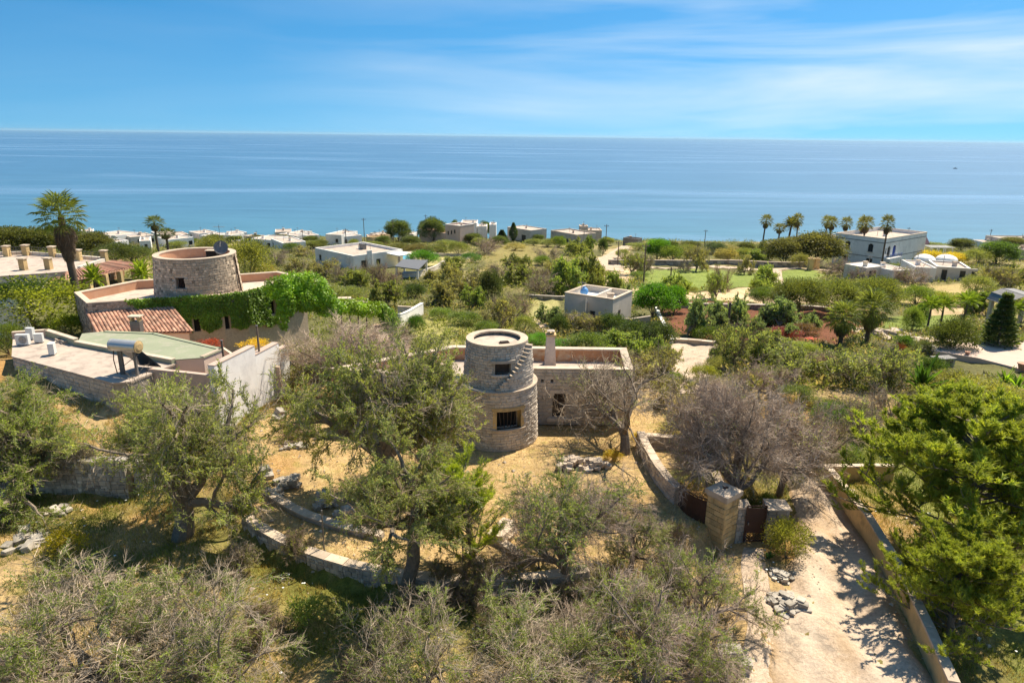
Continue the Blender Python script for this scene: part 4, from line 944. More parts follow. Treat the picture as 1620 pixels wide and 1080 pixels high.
# ------------------------------------------------------------------ low walls, gate, stone heaps
def lowwall(name, label, pts, h, t, mat='drystone', body='mortar', cop='coping', caplen=.9, stones=(.16, .3), cat='wall', zfun=None, limit=80, dz=.25, topdrop=0, capt=.08, over=.04, side=1):
    """wall along world points; each coping slab is its own part; stones on the face towards the viewer"""
    P = np.array([p[:2] for p in pts], float); d = np.r_[0, np.cumsum(np.hypot(*np.diff(P, axis=0).T))]; nseg = max(1, int(round(d[-1] / caplen)))
    s = np.linspace(0, d[-1], nseg + 1); Q = np.array([np.interp(s, d, P[:, k]) for k in (0, 1)]).T
    zf = zfun or (lambda x, y: H1(x, y)); hh = (lambda u: h) if not callable(h) else h
    zt_ = np.array([max(zf(q[0], q[1]), -9e9) + hh(u / d[-1]) for q, u in zip(Q, s)])
    if len(zt_) > 4: 
        for _ in range(2): zt_[1:-1] = (zt_[:-2] + zt_[1:-1] * 2 + zt_[2:]) / 4
    tn = np.gradient(Q, axis=0) if len(Q) > 2 else np.tile(Q[1] - Q[0], (2, 1)); tn /= np.linalg.norm(tn, axis=1)[:, None]; nr = np.c_[tn[:, 1], -tn[:, 0]]
    i0 = len(Q) // 2; o = thing(name, label, cat, (Q[i0][0], Q[i0][1], zf(*Q[i0])))
    mb = MB(); sp_ = []
    for i in range(nseg):
        a, b_ = Q[i], Q[i + 1]; na, nb = nr[i] * t / 2, nr[i + 1] * t / 2
        zb = min(zf(*a), zf(*b_)); zb2 = min(zb, H1(*(a + nr[i] * (t / 2 + .3))), H1(*(b_ + nr[i + 1] * (t / 2 + .3)))) - dz
        mb.prism([a + na, b_ + nb, b_ - nb, a - na], zb2, [zt_[i] - capt, zt_[i + 1] - capt, zt_[i + 1] - capt, zt_[i] - capt])
        m2 = MB(); g = .012; k = 1 + over * 2 / t; jz = random.uniform(-.012, .012); e = (b_ - a) / np.linalg.norm(b_ - a) * g
        m2.prism([a + na * k + e, b_ + nb * k - e, b_ - nb * k - e, a - na * k + e], [zt_[i] - capt] * 1 + [zt_[i + 1] - capt] * 2 + [zt_[i] - capt], [zt_[i] + jz, zt_[i + 1] + jz, zt_[i + 1] + jz, zt_[i] + jz])
        if cop: m2.build('coping_slab', M[cop], o)
        if stones:
            mid = (a + b_) / 2; nn_ = (nr[i] + nr[i + 1]) / 2; vis = nn_ @ (CAM[:2] - mid) > 0
            A_, B_ = (a + na, b_ + nb) if vis else (b_ - nb, a - na)
            zmin_ = min(H1(*(A_ + (nn_ if vis else -nn_) * .2)), H1(*(B_ + (nn_ if vis else -nn_) * .2))) - .05
            sp_ += face_specs(A_, B_, zmin_, min(zt_[i], zt_[i + 1]) - capt, stones[0], stones[1], proud=.045, depth=.12, var=.3)
    mb.build('wall_core', M[body], o)
    if stones: lay(o, sp_, mat, limit)
    return o
arcp = lambda a0, a1, r, k=40: [CC + r * np.array([math.cos(a), math.sin(a)]) for a in np.linspace(a0, a1, k)]
ang = lambda px, py: math.atan2(*(G(px, py, 0)[:2] - CC)[::-1])
def court(x, y): return 0.0
lowwall('retaining_wall', 'long curved retaining wall with pale coping around the round forecourt', arcp(ang(400, 815), ang(925, 893), CR + .15), .12, .44, caplen=1.0, zfun=court, limit=220, stones=(.2, .32))
gp = lambda *a: [G(x, y, 0) for x, y in a]
lowwall('garden_kerb', 'low pale wall edging the dry bed above the curved wall', gp((418, 778), (448, 800), (480, 818), (540, 838), (605, 852)), .28, .42, stones=None, body='drystone', caplen=1.3)
lowwall('garden_kerb', 'low pale wall edging the bed left of the iron stake', gp((780, 854), (808, 872), (838, 893)), .25, .36, stones=None, body='drystone', caplen=1.0)
lowwall('garden_kerb', 'thin half-buried kerb behind the iron stake on the curved wall', gp((737, 876), (765, 892)), .14, .2, stones=None, body='drystone', caplen=1.0)
lowwall('yard_wall', 'stone wall sweeping down from the house corner to the brown gate', gp((1012, 704), (1021, 726), (1040, 760), (1062, 788), (1072, 797)), .95, .4, caplen=.8, stones=(.22, .4), body='concrete', mat='stone')
lowwall('yard_wall', 'shaded rear wall of the small walled yard', gp((1020, 707), (1060, 709), (1112, 719)), .85, .4, caplen=.9, stones=(.2, .3))
lowwall('yard_wall', 'rough side wall of the yard overgrown by the grey tree', gp((1114, 722), (1124, 752), (1138, 785)), .7, .4, caplen=.8, stones=(.2, .3))
pr = [G(a, b_) for a, b_ in ((1303, 762), (1336, 803), (1370, 850), (1402, 905), (1432, 965), (1462, 1030), (1500, 1120))]
lowwall('lane_wall', 'long plastered lane wall with slab coping beside the dusty road', pr, 1.15, .3, mat='tufa', body='tufa', caplen=1.35, stones=None, capt=.1)
lowwall('lane_wall', 'short return wall meeting the lane wall behind the pine', [G(1304, 760), G(1350, 757), G(1410, 760)], 1.0, .25, mat='tufa', body='tufa', caplen=1.2, stones=None)
lowwall('terrace_wall', 'dark dry stone terrace wall under the leftmost olive', [np.array([-34., 33.2]), np.array([-27., 33.15]), np.array([-20.6, 33.2])], .25, .6, stones=(.24, .36), cop=None, zfun=lambda x, y: 1.0, body='drystone', limit=120)
lowwall('terrace_wall', 'broken lit end of the dry stone terrace wall', [np.array([-20.2, 33.2]), np.array([-19.6, 34.6]), np.array([-19.2, 37.])], .2, .55, stones=(.22, .34), cop=None, zfun=lambda x, y: .95, body='drystone', limit=60)

def heap(name, label, px, py, n_, w, h, size, cat='stones', mat='drystone', flat=.5):
    """loose stones, each its own part, stacked on the ground"""
    c = G(px, py); o = thing(name, label, cat, c)
    rg = np.random.default_rng(int(px * 7 + py))
    for i in range(n_):
        f = i / max(1, n_ - 1); lvl = f * h * .8; rad = w / 2 * (1 - .65 * f); a = rg.random() * 6.283; q = rad * math.sqrt(rg.random()); s = size * rg.uniform(.65, 1.3)
        b_ = link('stone', blkmesh(mat, int(rg.integers(8))), o); xx_, yy_ = q * math.cos(a), q * math.sin(a) * .8
        b_.location = (xx_, yy_, H1(c[0] + xx_, c[1] + yy_) - c[2] + lvl - s * flat * .25); b_.scale = (s, s * rg.uniform(.8, 1.4), s * flat * rg.uniform(.7, 1.3)); b_.rotation_euler = (rg.normal(0, .15), rg.normal(0, .15), rg.random() * 6.283)
    return o
heap('stone_heap', 'flat stacked stones lying on the dry forecourt', 456, 772, 20, 1.5, .5, .42)
heap('stone_heap', 'tall lit cairn of rubble in the dry bed', 514, 803, 26, .95, 1.0, .34)
heap('stone_heap', 'shaded rubble pile beside the lit cairn', 548, 824, 24, 1.2, .8, .36)
heap('stone_heap', 'pale loose stones heaped left of the house tree', 905, 740, 34, 2.0, .6, .32, mat='coping')
heap('stone_heap', 'white stones spilling behind the forecourt scrub', 940, 738, 28, 1.7, .5, .3, mat='coping')
heap('stone_heap', 'scattered pale stones under the big central olive', 462, 706, 14, 2.4, .1, .34)
heap('stone_heap', 'two square blocks half hidden by the left olive', 424, 752, 3, .7, .25, .5, flat=.8)
heap('stone_heap', 'single boulder below the white stepped wall', 444, 659, 3, .5, .2, .5, flat=.9)
heap('stone_heap', 'broken stones on the ochre slope at far left', 92, 812, 14, 1.3, .25, .3)
heap('stone_heap', 'limestone outcrop in the grass at far left', 52, 858, 26, 2.6, .2, .38, flat=.5)
heap('stone_heap', 'dark rubble edging the path by the lane', 1243, 958, 60, 1.9, .4, .26)
heap('stone_heap', 'line of edging stones below the gate shrub', 1236, 915, 34, 1.6, .3, .24)
heap('stone_block', 'squared block lying at the foot of the path', 1165, 1058, 2, .4, .15, .6, cat='block', flat=.8)
heap('boulder', 'pale half-buried rock in front of the young pine', 800, 842, 5, 1.1, .1, .8, cat='rock', mat='coping', flat=.45)

# iron stakes on the curved wall
for px, py, hpx, lb in ((732, 906, 55, 'upright iron stake on the pale coping of the curved wall'), (513, 872, 60, 'dark iron stake standing in the shaded bed'), (852, 898, 40, 'iron stake tangled in twigs right of the bed kerb'), (425, 795, 30, 'short iron stake at the left end of the bed kerb'), (810, 1040, 58, 'rusty stake among the front shrubs')):
    b_ = G(px, py); mb = MB(); hh_ = hpx * MPP(b_) / .82
    mb.tube(b_ + [0, 0, -.1], b_ + [.02, 0, hh_], .035, .03, 7); mb.tube(b_ + [.02, 0, hh_], b_ + [.02, 0, hh_ + .02], .045, .03, 7); mb.box(b_ + [0, 0, .02 + (.14 if py > 900 and px == 732 else 0)], (.14, .14, .04)); mb.box(b_ + [.03, 0, hh_ * .85], (.03, .09, .03))
    tag(mb.build('iron_stake', M['steel'], None, b_), lb, 'stake')

# gate pillar of tufa blocks
gb = G(1137, 853); pw = .52; gz = gb[2]
pil = thing('gate_pillar', 'tall square pillar of yellow tufa blocks with flat slab cap', 'pillar', gb, R(38))
mb = MB(); mb.box((gb[0], gb[1], gz + 1.1), (pw * 2 - .08, pw * 2 - .08, 2.6), R(38)); mb.build('pillar_core', M['mortar'], pil)
sp = []; c_, s_ = math.cos(R(38)), math.sin(R(38))
cor = [gb[:2] + np.array([x * c_ - y * s_, x * s_ + y * c_]) for x, y in ((-pw, -pw), (pw, -pw), (pw, pw), (-pw, pw))]
for i in range(4): sp += face_specs(cor[i], cor[(i + 1) % 4], gz - .1, gz + 2.38, .27, .5, proud=.02, depth=.1, var=.05)
lay(pil, sp, 'tufa', 120, 'block')
for z0, z1, k in ((2.38, 2.5, .56), (2.5, 2.74, .63)):
    mb = MB(); mb.box((gb[0], gb[1], gz + (z0 + z1) / 2), (k * 2, k * 2, z1 - z0), R(38)); mb.build('cap', M['coping'], pil)
mb = MB(); mb.box((gb[0] + .1, gb[1] + .12, gz + 2.77), (.26, .1, .05), .5); mb.tube((gb[0] + .1, gb[1] + .1, gz + 2.75), (gb[0] - .05, gb[1] + .2, gz + 2.84), .02); mb.build('bracket', M['rust'], pil)
# curved brown sheet gate between yard wall and pillar
ga = G(1073, 800); ge = np.array([cor[3][0], cor[3][1], gz]); gt = thing('sheet_gate', 'brown steel sheet gate beside the tufa pillar', 'gate', (ga + ge) / 2)
k = 7; pts = [ga[:2] + (ge[:2] - ga[:2]) * i / k + np.array([-.18, -.25]) * math.sin(math.pi * i / k) for i in range(k + 1)]
for i in range(k):
    mb = MB(); a, b_ = pts[i], pts[i + 1]; d = (b_ - a) / np.linalg.norm(b_ - a); nn_ = np.array([-d[1], d[0]]) * .02; g0 = min(H1(*a), H1(*b_)) + .05; zz_ = ga[2] + 1.25
    mb.prism([a + d * .012 - nn_, b_ - d * .012 - nn_, b_ - d * .012 + nn_, a + d * .012 + nn_], g0, zz_); mb.build('panel', M['rust'], gt)
    mb = MB(); mb.tube((a[0], a[1], zz_ + .1), (b_[0], b_[1], zz_ + .1), .03); mb.tube((a[0], a[1], g0), (a[0], a[1], zz_ + .1), .025); mb.build('rail', M['rust'], gt)
# low stone pier, little gate, square stone block
b1 = G(1167, 853); pier = thing('stone_pier', 'rough stone pier between the tufa pillar and little gate', 'pier', b1)
mb = MB(); mb.box(b1 + [0, 0, .9], (.5, .6, 2.0), R(12)); mb.build('pier_core', M['mortar'], pier)
cs = [b1[:2] + np.array([x, y]) for x, y in ((-.27, -.32), (.27, -.32), (.27, .32), (-.27, .32))]; sp = []
for i in range(4): sp += face_specs(cs[i], cs[(i + 1) % 4], b1[2] - .1, b1[2] + 1.88, .22, .3, proud=.03, depth=.1, var=.2)
lay(pier, sp, 'drystone', 60)
mb = MB(); mb.prism([b1[:2] + q for q in np.array([(-.34, -.38), (.33, -.36), (.36, .38), (-.3, .36)])], b1[2] + 1.9, [b1[2] + 1.98, b1[2] + 2.02, b1[2] + 2.06, b1[2] + 2.0]); mb.build('cap', M['coping'], pier)
b2 = G(1191, 857); lg_ = thing('garden_gate', 'narrow brown steel gate with a lattice panel at its foot', 'gate', b2)
gw, gh = .92, 2.0
for x in (-gw / 2, gw / 2): mb = MB(); mb.box(b2 + [x, 0, gh / 2], (.06, .06, gh)); mb.build('post', M['rust'], lg_)
for z in (.08, .56, gh - .16, gh - .02): mb = MB(); mb.box(b2 + [0, 0, z], (gw - .062, .045, .05)); mb.build('rail', M['rust'], lg_)
mb = MB(); mb.box(b2 + [0, 0, (.56 + gh - .16) / 2], (gw - .07, .02, gh - .16 - .56 - .052)); mb.build('panel', M['rust'], lg_)
for i in range(-3, 6):
    for sg in (-1, 1):
        x0, x1 = -gw / 2 + gw * i / 6, -gw / 2 + gw * (i + 3) / 6; z0_, z1_ = .11, .53
        if sg < 0: x0, x1 = x1, x0
        c0 = [(x0, z0_), (x1, z1_)]; 
        def clip(p, q):
            t0, t1 = 0., 1.; dx = q[0] - p[0]
            for lim_, s2 in ((-gw / 2 + .03, 1), (gw / 2 - .03, -1)):
                if abs(dx) < 1e-9: continue
                tt2 = (lim_ - p[0]) / dx
                if s2 * dx > 0: t0 = max(t0, tt2)
                else: t1 = min(t1, tt2)
            return t0, t1
        t0, t1 = clip(*c0)
        if t1 - t0 < .08: continue
        f_ = lambda t_: b2 + [x0 + (x1 - x0) * t_, .0, z0_ + (z1_ - z0_) * t_]
        mb = MB(); mb.tube(f_(t0), f_(t1), .014, n=5); mb.build('lattice_bar', M['rust'], lg_)
mb = MB(); mb.box(b2 + [-.36, -.05, 1.05], (.05, .08, .14)); mb.build('latch', M['steel'], lg_)
b3 = G(1222, 846); blk = thing('gate_block', 'squat stone block with a slanting pale top beside the gate', 'pier', b3)
mb = MB(); mb.box(b3 + [0, 0, .75], (1.0, .7, 1.7)); mb.build('core', M['mortar'], blk)
cs = [b3[:2] + np.array([x, y]) for x, y in ((-.52, -.37), (.52, -.37), (.52, .37), (-.52, .37))]; sp = []
for i in range(4): sp += face_specs(cs[i], cs[(i + 1) % 4], b3[2] - .1, b3[2] + 1.6, .24, .36, proud=.03, depth=.1, var=.2)
lay(blk, sp, 'drystone', 60)
mb = MB(); mb.prism([b3[:2] + q for q in np.array([(-.58, -.44), (.62, -.42), (.56, .42), (-.54, .44)])], b3[2] + 1.6, [b3[2] + 1.66, b3[2] + 1.66, b3[2] + 1.78, b3[2] + 1.8]); mb.build('cap', M['coping'], blk)

# ------------------------------------------------------------------ the ivy-clad tower house on the left
IY = 60.0; ic = AY(312, 430, IY); IX = ic[0]; zi0, zi1 = 4.62, 7.72
ivh = thing('ivy_tower_house', 'rubble stone house with a squat round tower above an ivy wall', 'house', (IX, IY, H1(IX, IY)))
iang = lambda px, py, r: math.asin(max(-1, min(1, (AY(px, py, IY - r * .9)[0] - IX) / r))) - math.pi / 2
wi = (iang(279.5, 448, 3.55), iang(295, 448, 3.55), 5.25, 6.2)
drumcore(ivh, 'tower', 'mortar', IX, IY, 3.6, zi1, 3.62, 3.3, [wi], n=90)
lay(ivh, drum_specs(IX, IY, zi0 - .4, zi1 - .08, 3.62, 3.32, .21, .3, [pad(wi, .03, .05, .08)], proud=.04, depth=.1), 'rubble', 240)
ringpart(ivh, 'tower_parapet', 'pinkplaster', IX, IY, 2.92, 3.3, zi1 - .9, zi1 - .06)
ringpart(ivh, 'tower_rim', 'coping', IX, IY, 2.88, 3.4, zi1 - .06, zi1 + .02)
disc(ivh, 'tower_roof', 'roofdeck', IX, IY, 3.0, zi1 - .88)
mb = MB(); a = (wi[0] + wi[1]) / 2
for k in range(-2, 3): q = a + k * .035; mb.tube((IX + math.cos(q) * 3.38, IY + math.sin(q) * 3.38, wi[2]), (IX + math.cos(q) * 3.38, IY + math.sin(q) * 3.38, wi[3]), .015, n=5)
mb.build('window_grille', M['rust'], ivh)
q = iang(372, 440, 3.5); mb = MB(); mb.tube((IX + math.cos(q) * 3.78, IY + math.sin(q) * 3.78, zi0 - .3), (IX + math.cos(q) * 3.46, IY + math.sin(q) * 3.46, zi1 - .2), .07); mb.build('drainpipe', M['rust'], ivh)
mb = MB(); p = AY(334, 396, IY + 1.5); mb.box((p[0] + .1, p[1], zi1 - .35), (.95, .6, .7)); mb.build('stair_hatch', M['dark'], ivh)
mb = MB(); mb.box((p[0] + .1, p[1], zi1 + .04), (1.1, .75, .06)); mb.build('hatch_lid', M['coping'], ivh)
zp = 4.66; zd = 3.85
ipx = [(138, 479), (205, 474.5), (250, 471.5), (300, 469), (350, 466), (388, 461), (416, 453.5), (482, 438), (440, 429), (380, 433), (215, 443), (118, 462)]
ip = [AZ(a, b_, zp)[:2] for a, b_ in ipx]; ipi = inset(ip, .35); ipo = inset(ip, -.05); ipc = inset(ip, .4)
sp = []
slots = [(305, 515), (353, 515)]
for i in range(len(ip)):
    a, b_ = ip[i], ip[(i + 1) % len(ip)]; L_ = np.linalg.norm(b_ - a); hz = []
    zb = min(H1(*a), H1(*b_)) - .4; d = (b_ - a) / L_
    for (q, w_) in slots:
        if i < 6 and ipx[i][0] <= q < ipx[i + 1][0]:
            u = L_ * (q - ipx[i][0]) / (ipx[i + 1][0] - ipx[i][0]); hz.append((max(.05, u - .3), min(L_ - .05, u + .3), 1.55 - zb, 2.75 - zb))
    if i == 6: hz += [(L_ * .1, L_ * .1 + .75, 1.9 - zb, 3.3 - zb)]
    mb = MB(); mb.wall(a, b_, zb, zp - .08, .35, hz); mb.build('wall', M['rubble'], ivh)
    for h_ in hz:
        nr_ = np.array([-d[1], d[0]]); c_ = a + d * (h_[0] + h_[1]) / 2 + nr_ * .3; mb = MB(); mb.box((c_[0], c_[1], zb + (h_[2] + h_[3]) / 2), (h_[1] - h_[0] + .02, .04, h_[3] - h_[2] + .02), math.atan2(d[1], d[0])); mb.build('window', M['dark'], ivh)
    e1 = (ipi[(i + 1) % len(ip)] - ipi[i]); e1 = e1 / np.linalg.norm(e1); n1 = np.array([-e1[1], e1[0]]) * .03
    mb = MB(); mb.prism([ipi[i], ipi[(i + 1) % len(ip)], ipi[(i + 1) % len(ip)] + n1, ipi[i] + n1], zd + .002, zp - .08); mb.build('parapet_plaster', M['pinkplaster'], ivh)
    mb = MB(); mb.prism([ipo[i], ipo[(i + 1) % len(ip)], ipc[(i + 1) % len(ip)], ipc[i]], zp - .08, zp); mb.build('coping', M['coping'], ivh)
    if i in (11, 0): sp += face_specs(a, b_, H1(*a) - .1, zp - .1, .2, .28, proud=.04, depth=.1, var=.25)
lay(ivh, sp, 'rubble', 120)
mb = MB(); mb.prism(inset(ip, .2), zd - .15, zd); mb.build('terrace', M['roofdeck'], ivh)
# dish and aerial on the tower
b_ = AY(352, 408, IY + 1.2); dish = thing('satellite_dish', 'weathered satellite dish on the rim of the ivy tower', 'dish', (b_[0], b_[1], zi1 - .5))
mb = MB(); ctr = np.array([b_[0], b_[1] - .1, zi1 + .35]); ax = nrm(np.array([.25, -.9, .35])); u, v = frame(ax[None]); u, v = u[0], v[0]; V = [ctr + ax * 0]; F = []
for j, rr in enumerate((.25, .45, .62)):
    for i in range(16): t_ = i * math.pi / 8; V.append(ctr + ax * (.25 * rr * rr) + (u * math.cos(t_) + v * math.sin(t_)) * rr)
F = [(0, 1 + i, 1 + (i + 1) % 16) for i in range(16)] + [(1 + j * 16 + i, 1 + j * 16 + (i + 1) % 16, 17 + j * 16 + (i + 1) % 16, 17 + j * 16 + i) for j in range(2) for i in range(16)]
V2 = [np.array(q) - ax * .03 for q in V]; mb.add(V, [tuple(reversed(f)) for f in F]); mb.add(V2, F); mb.build('reflector', M['steel'], dish)
mb = MB(); mb.tube((b_[0], b_[1], zi1 - .5), ctr, .035); mb.build('mast', M['steel'], dish)
mb = MB(); mb.tube(ctr - v * .6, ctr + ax * .6, .015); mb.box(ctr + ax * .6, (.1, .14, .1)); mb.build('feed_arm', M['steel'], dish)
b_ = AY(349, 385, IY + 2.6); ant = thing('roof_aerial', 'thin television aerial behind the satellite dish', 'aerial', (b_[0], b_[1], zi1 - .9))
mb = MB(); mb.tube((b_[0], b_[1], zi1 - .9), (b_[0], b_[1], zi1 + 2.2), .02); mb.build('mast', M['steel'], ant)
mb = MB(); mb.tube((b_[0] - .5, b_[1], zi1 + 2.0), (b_[0] + .5, b_[1], zi1 + 2.0), .012, n=5)
for k in range(7): mb.tube((b_[0] - .45 + .15 * k, b_[1] - .28, zi1 + 2.0), (b_[0] - .45 + .15 * k, b_[1] + .28, zi1 + 2.0), .008, n=4)
mb.build('elements', M['steel'], ant)

# ivy sheet on the curved wall, one climbing plant
def leafsheet(name, label, cat, specs, col, seed, ll=.17, lw=.15, hue=None):
    """specs: list of (P array, N array) leaf anchor points and outward normals"""
    rg = np.random.default_rng(seed); P = np.concatenate([s[0] for s in specs]); Nn = np.concatenate([s[1] for s in specs]); k = len(P)
    A = nrm(np.array([0, 0, -.7]) + rg.normal(0, .55, (k, 3)) + Nn * .45); u = nrm(np.cross(A, Nn) + rg.normal(0, .25, (k, 3)))
    L_ = rg.uniform(.6, 1.3, k) * ll; W_ = rg.uniform(.6, 1.3, k) * lw
    V = np.stack([P, P + A * (L_ * .45)[:, None] + u * (W_ / 2)[:, None], P + A * L_[:, None], P + A * (L_ * .45)[:, None] - u * (W_ / 2)[:, None]], 1).reshape(-1, 3)
    cn = fbm(P[:, 0] * 1.0 + P[:, 1] * .7, P[:, 2], .9, seed); T = tnt(k, 4, np.clip(.5 * rg.random(k) + .9 * (cn - .5) + .25, 0, 1), rg.random(k))
    c = V.mean(0); c[2] = V[:, 2].min()
    me = mk_mesh(name, V - c, [np.arange(k * 4).reshape(-1, 4)], T, M['ivy']); o = link(name, me, None, c, col); return tag(o, label, cat)
rg = np.random.default_rng(5); S_ = []
for i in range(0, 7):
    a, b_ = ip[i], ip[i + 1]; L_ = np.linalg.norm(b_ - a); d = (b_ - a) / L_; nn_ = np.array([d[1], -d[0], 0])
    k = int(L_ * 1500); uu = rg.random(k) * L_; z = zp + .12 - rg.random(k) ** 1.0 * 3.9
    pxu = ipx[i][0] + (ipx[i + 1][0] - ipx[i][0]) * uu / L_
    low = np.interp(pxu, [138, 195, 215, 250, 290, 330, 350, 380, 416, 482], [9, 4.9, 3.9, 3.2, 1.9, 1.4, 1.9, 1.5, 1.0, 1.6]) + .9 * (vnoise(uu * 2.2, uu * 0 + i * 7, 1, 3) - .5)
    keep = (z > low) & (fbm(uu + 31 * i, z, .7, 77) > .2)
    for (q, _) in slots: keep &= ~((np.abs(pxu - q) < 7) & (z < 2.8))
    if i == 6: keep &= ~((uu > L_ * .1 - .05) & (uu < L_ * .1 + .8) & (z < 3.3) & (z > 1.8))
    uu, z = uu[keep], z[keep]; bul = .10 + .28 * fbm(uu + 9 * i, z, .8, 2)
    P = np.c_[a[0] + d[0] * uu, a[1] + d[1] * uu, z] + nn_ * (bul * rg.random(len(uu)) ** .5)[:, None]; S_.append((P, np.tile(nn_, (len(P), 1))))
leafsheet('ivy', 'dense bright green ivy hanging over the curved tower wall', 'ivy', S_, (.15, .25, .028), 3)
def blobs(lst, per, seed):
    rg = np.random.default_rng(seed); out = []
    for c, r in lst:
        k = int(per * r[0] * r[2]); d = nrm(rg.normal(0, 1, (k, 3))); out.append((np.array(c) + d * np.array(r) * rg.uniform(.75, 1.05, (k, 1)), d))
    return out
def pxblob(px, py, Y_, r): return (AY(px, py, Y_), r)
leafsheet('creeper', 'bright green creeper tumbling from the terrace corner', 'creeper', blobs([pxblob(q, w_, Y_, r) for q, w_, Y_, r in ((440, 455, 57.5, (1.3, .6, 1.0)), (462, 450, 58.5, (1.5, .8, 1.1)), (490, 455, 59, (1.6, .9, 1.4)), (505, 470, 59, (1.4, .8, 1.3)), (480, 475, 58, (1.2, .6, 1.0)), (452, 478, 57, (.8, .4, 1.2)), (447, 500, 56.5, (.5, .3, 1.2)), (520, 485, 59.5, (1.5, .7, .9)))], 900, 4), (.19, .33, .025), 5, .2, .17)
leafsheet('creeper', 'lime green vine trailing along the garden pergola', 'creeper', blobs([pxblob(q, w_, Y_, r) for q, w_, Y_, r in ((540, 482, 61, (1.6, .8, .6)), (560, 487, 61.5, (1.5, .8, .6)), (580, 490, 62, (1.3, .7, .6)), (596, 484, 63, (1.0, .6, .5)), (570, 478, 64, (1.0, .5, .4)))], 900, 6), (.24, .36, .03), 7, .2, .17)
leafsheet('creeper', 'rounded leafy vine wrapped over the brown garden pillar', 'creeper', blobs([pxblob(q, w_, Y_, r) for q, w_, Y_, r in ((613, 500, 63, (.9, .6, .9)), (618, 512, 63, (.9, .6, .9)), (605, 492, 63, (.7, .5, .6)))], 1000, 8), (.17, .29, .03), 9, .18, .16)
b_ = AY(597, 515, 63); b_[2] = H1(b_[0], b_[1]); mb = MB(); mb.box(b_ + [0, 0, 1.1], (.55, .5, 2.6), .3); mb.box(b_ + [0, 0, 2.45], (.66, .6, .14), .3); mb.box(b_ + [0, 0, .1], (.62, .58, .3), .3); tag(mb.build('garden_pillar', M['pinkplaster'], None, b_), 'reddish brown masonry pillar under the vine', 'pillar')
for q, w_, Y_, lb in ((545, 472, 62, 'small white slab roof poking out of the vine'), (572, 478, 64, 'second little slab roof beyond the vine')):
    p = AY(q, w_, Y_); g_ = H1(p[0], p[1]); o = thing('slab_shelter', lb, 'shelter', (p[0], p[1], g_)); mb = MB(); mb.box((p[0], p[1], p[2]), (1.2, .8, .14), .2); mb.build('slab', M['coping'], o)
    for x in (-.4, .4): mb = MB(); mb.tube((p[0] + x, p[1], g_ - .1), (p[0] + x, p[1], p[2] - .06), .07); mb.build('post', M['wood'], o)
lowwall('garden_wall', 'whitewashed garden wall behind the vine pillar', [AZ(632, 512, H1(*G(640, 512)[:2]) + .9), AZ(668, 488, H1(*G(668, 492)[:2]) + .9)], 1.5, .3, stones=None, body='white', cop='white', caplen=2)
lowwall('garden_wall', 'far side of the whitewashed garden enclosure', [G(630, 497), G(664, 499)], 1.1, .3, stones=None, body='cream', cop='coping', caplen=2)

# ------------------------------------------------------------------ tiled outbuilding
tl = thing('tiled_outbuilding', 'small outbuilding with a sloping clay tile roof', 'outbuilding', G(225, 545))
r0, r1, e0, e1 = AZ(136, 491, 3.95), AZ(269, 483, 3.95), AZ(156, 528, 2.75), AZ(304, 525, 2.75)
mb = MB(); mb.add([e0 - [0, 0, .1], e1 - [0, 0, .1], r1 - [0, 0, .1], r0 - [0, 0, .1], e0 - [0, 0, .02], e1 - [0, 0, .02], r1 - [0, 0, .02], r0 - [0, 0, .02]], [(3, 2, 1, 0), (4, 5, 6, 7), (0, 1, 5, 4), (1, 2, 6, 5), (2, 3, 7, 6), (3, 0, 4, 7)]); roof = mb.build('roof', M['tile'], tl)
mb = MB(); mb.prism([q[:2] + (np.mean([e0, e1, r1, r0], axis=0)[:2] - q[:2]) * .06 for q in (e0, e1, r1, r0)], H1(*e0[:2]) - .3, [2.62, 2.62, 3.8, 3.8]); mb.build('wall', M['pinkwall'], tl)
def tile_mesh(up=1):
    V, F = [], []; n_ = 6
    for x, k in ((0, 1.0), (1, .8)):
        for i in range(n_ + 1):
            a = math.pi * i / n_; V.append((x, math.cos(a) * .5 * k, math.sin(a) * .42 * k * up))
    F = [(i, i + 1, n_ + 2 + i, n_ + 1 + i) for i in range(n_)]
    V2 = [(x, y * .84, z - .09) for x, y, z in V]; k = len(V); F += [(k + n_ + 1 + i, k + n_ + 2 + i, k + i + 1, k + i) for i in range(n_)] + [(i, k + i, k + i + 1, i + 1) for i in range(n_)]
    return mk_mesh('tile', np.array(V + V2), [np.array(F)], None, M['tile'])
TM = tile_mesh(); ncol, nrow = 23, 9; orr, _ = parent_matrix(tl)
for i in range(ncol + 1):
    a, b_ = e0 + (e1 - e0) * (i / ncol), r0 + (r1 - r0) * (i / ncol); dv = (b_ - a) / nrow; ln = np.linalg.norm(dv); wc = np.linalg.norm(e1 - e0) / ncol
    x = Vector(dv / ln); y = Vector((e1 - e0) / np.linalg.norm(e1 - e0)); z = x.cross(y); z = z if z.z > 0 else -z; z.normalize(); y = z.cross(x)
    mat_ = Matrix((x, y, z)).transposed()
    for j in range(nrow):
        o = link('tile', TM, roof, a + dv * j - orr + np.array([0, 0, .012 + random.uniform(0, .012)])); o.rotation_euler = (mat_ @ Matrix.Rotation(random.gauss(0, .015), 3, 'Z') @ Matrix.Rotation(-.06, 3, 'Y')).to_euler(); o.scale = (ln * 1.1, wc * .86, wc * .8)
cb = AZ(218, 526, 3.05); ch = thing('chimney_stack', 'little masonry chimney with a raised slab between tile and green roofs', 'chimney', (cb[0], cb[1], 3.5))
mb = MB(); mb.box((cb[0], cb[1], 3.55), (.75, .55, .9)); mb.build('base', M['steel'], ch)
for x in (-.28, .28): mb = MB(); mb.box((cb[0] + x, cb[1], 4.17), (.14, .45, .34)); mb.build('pier', M['tufa'], ch)
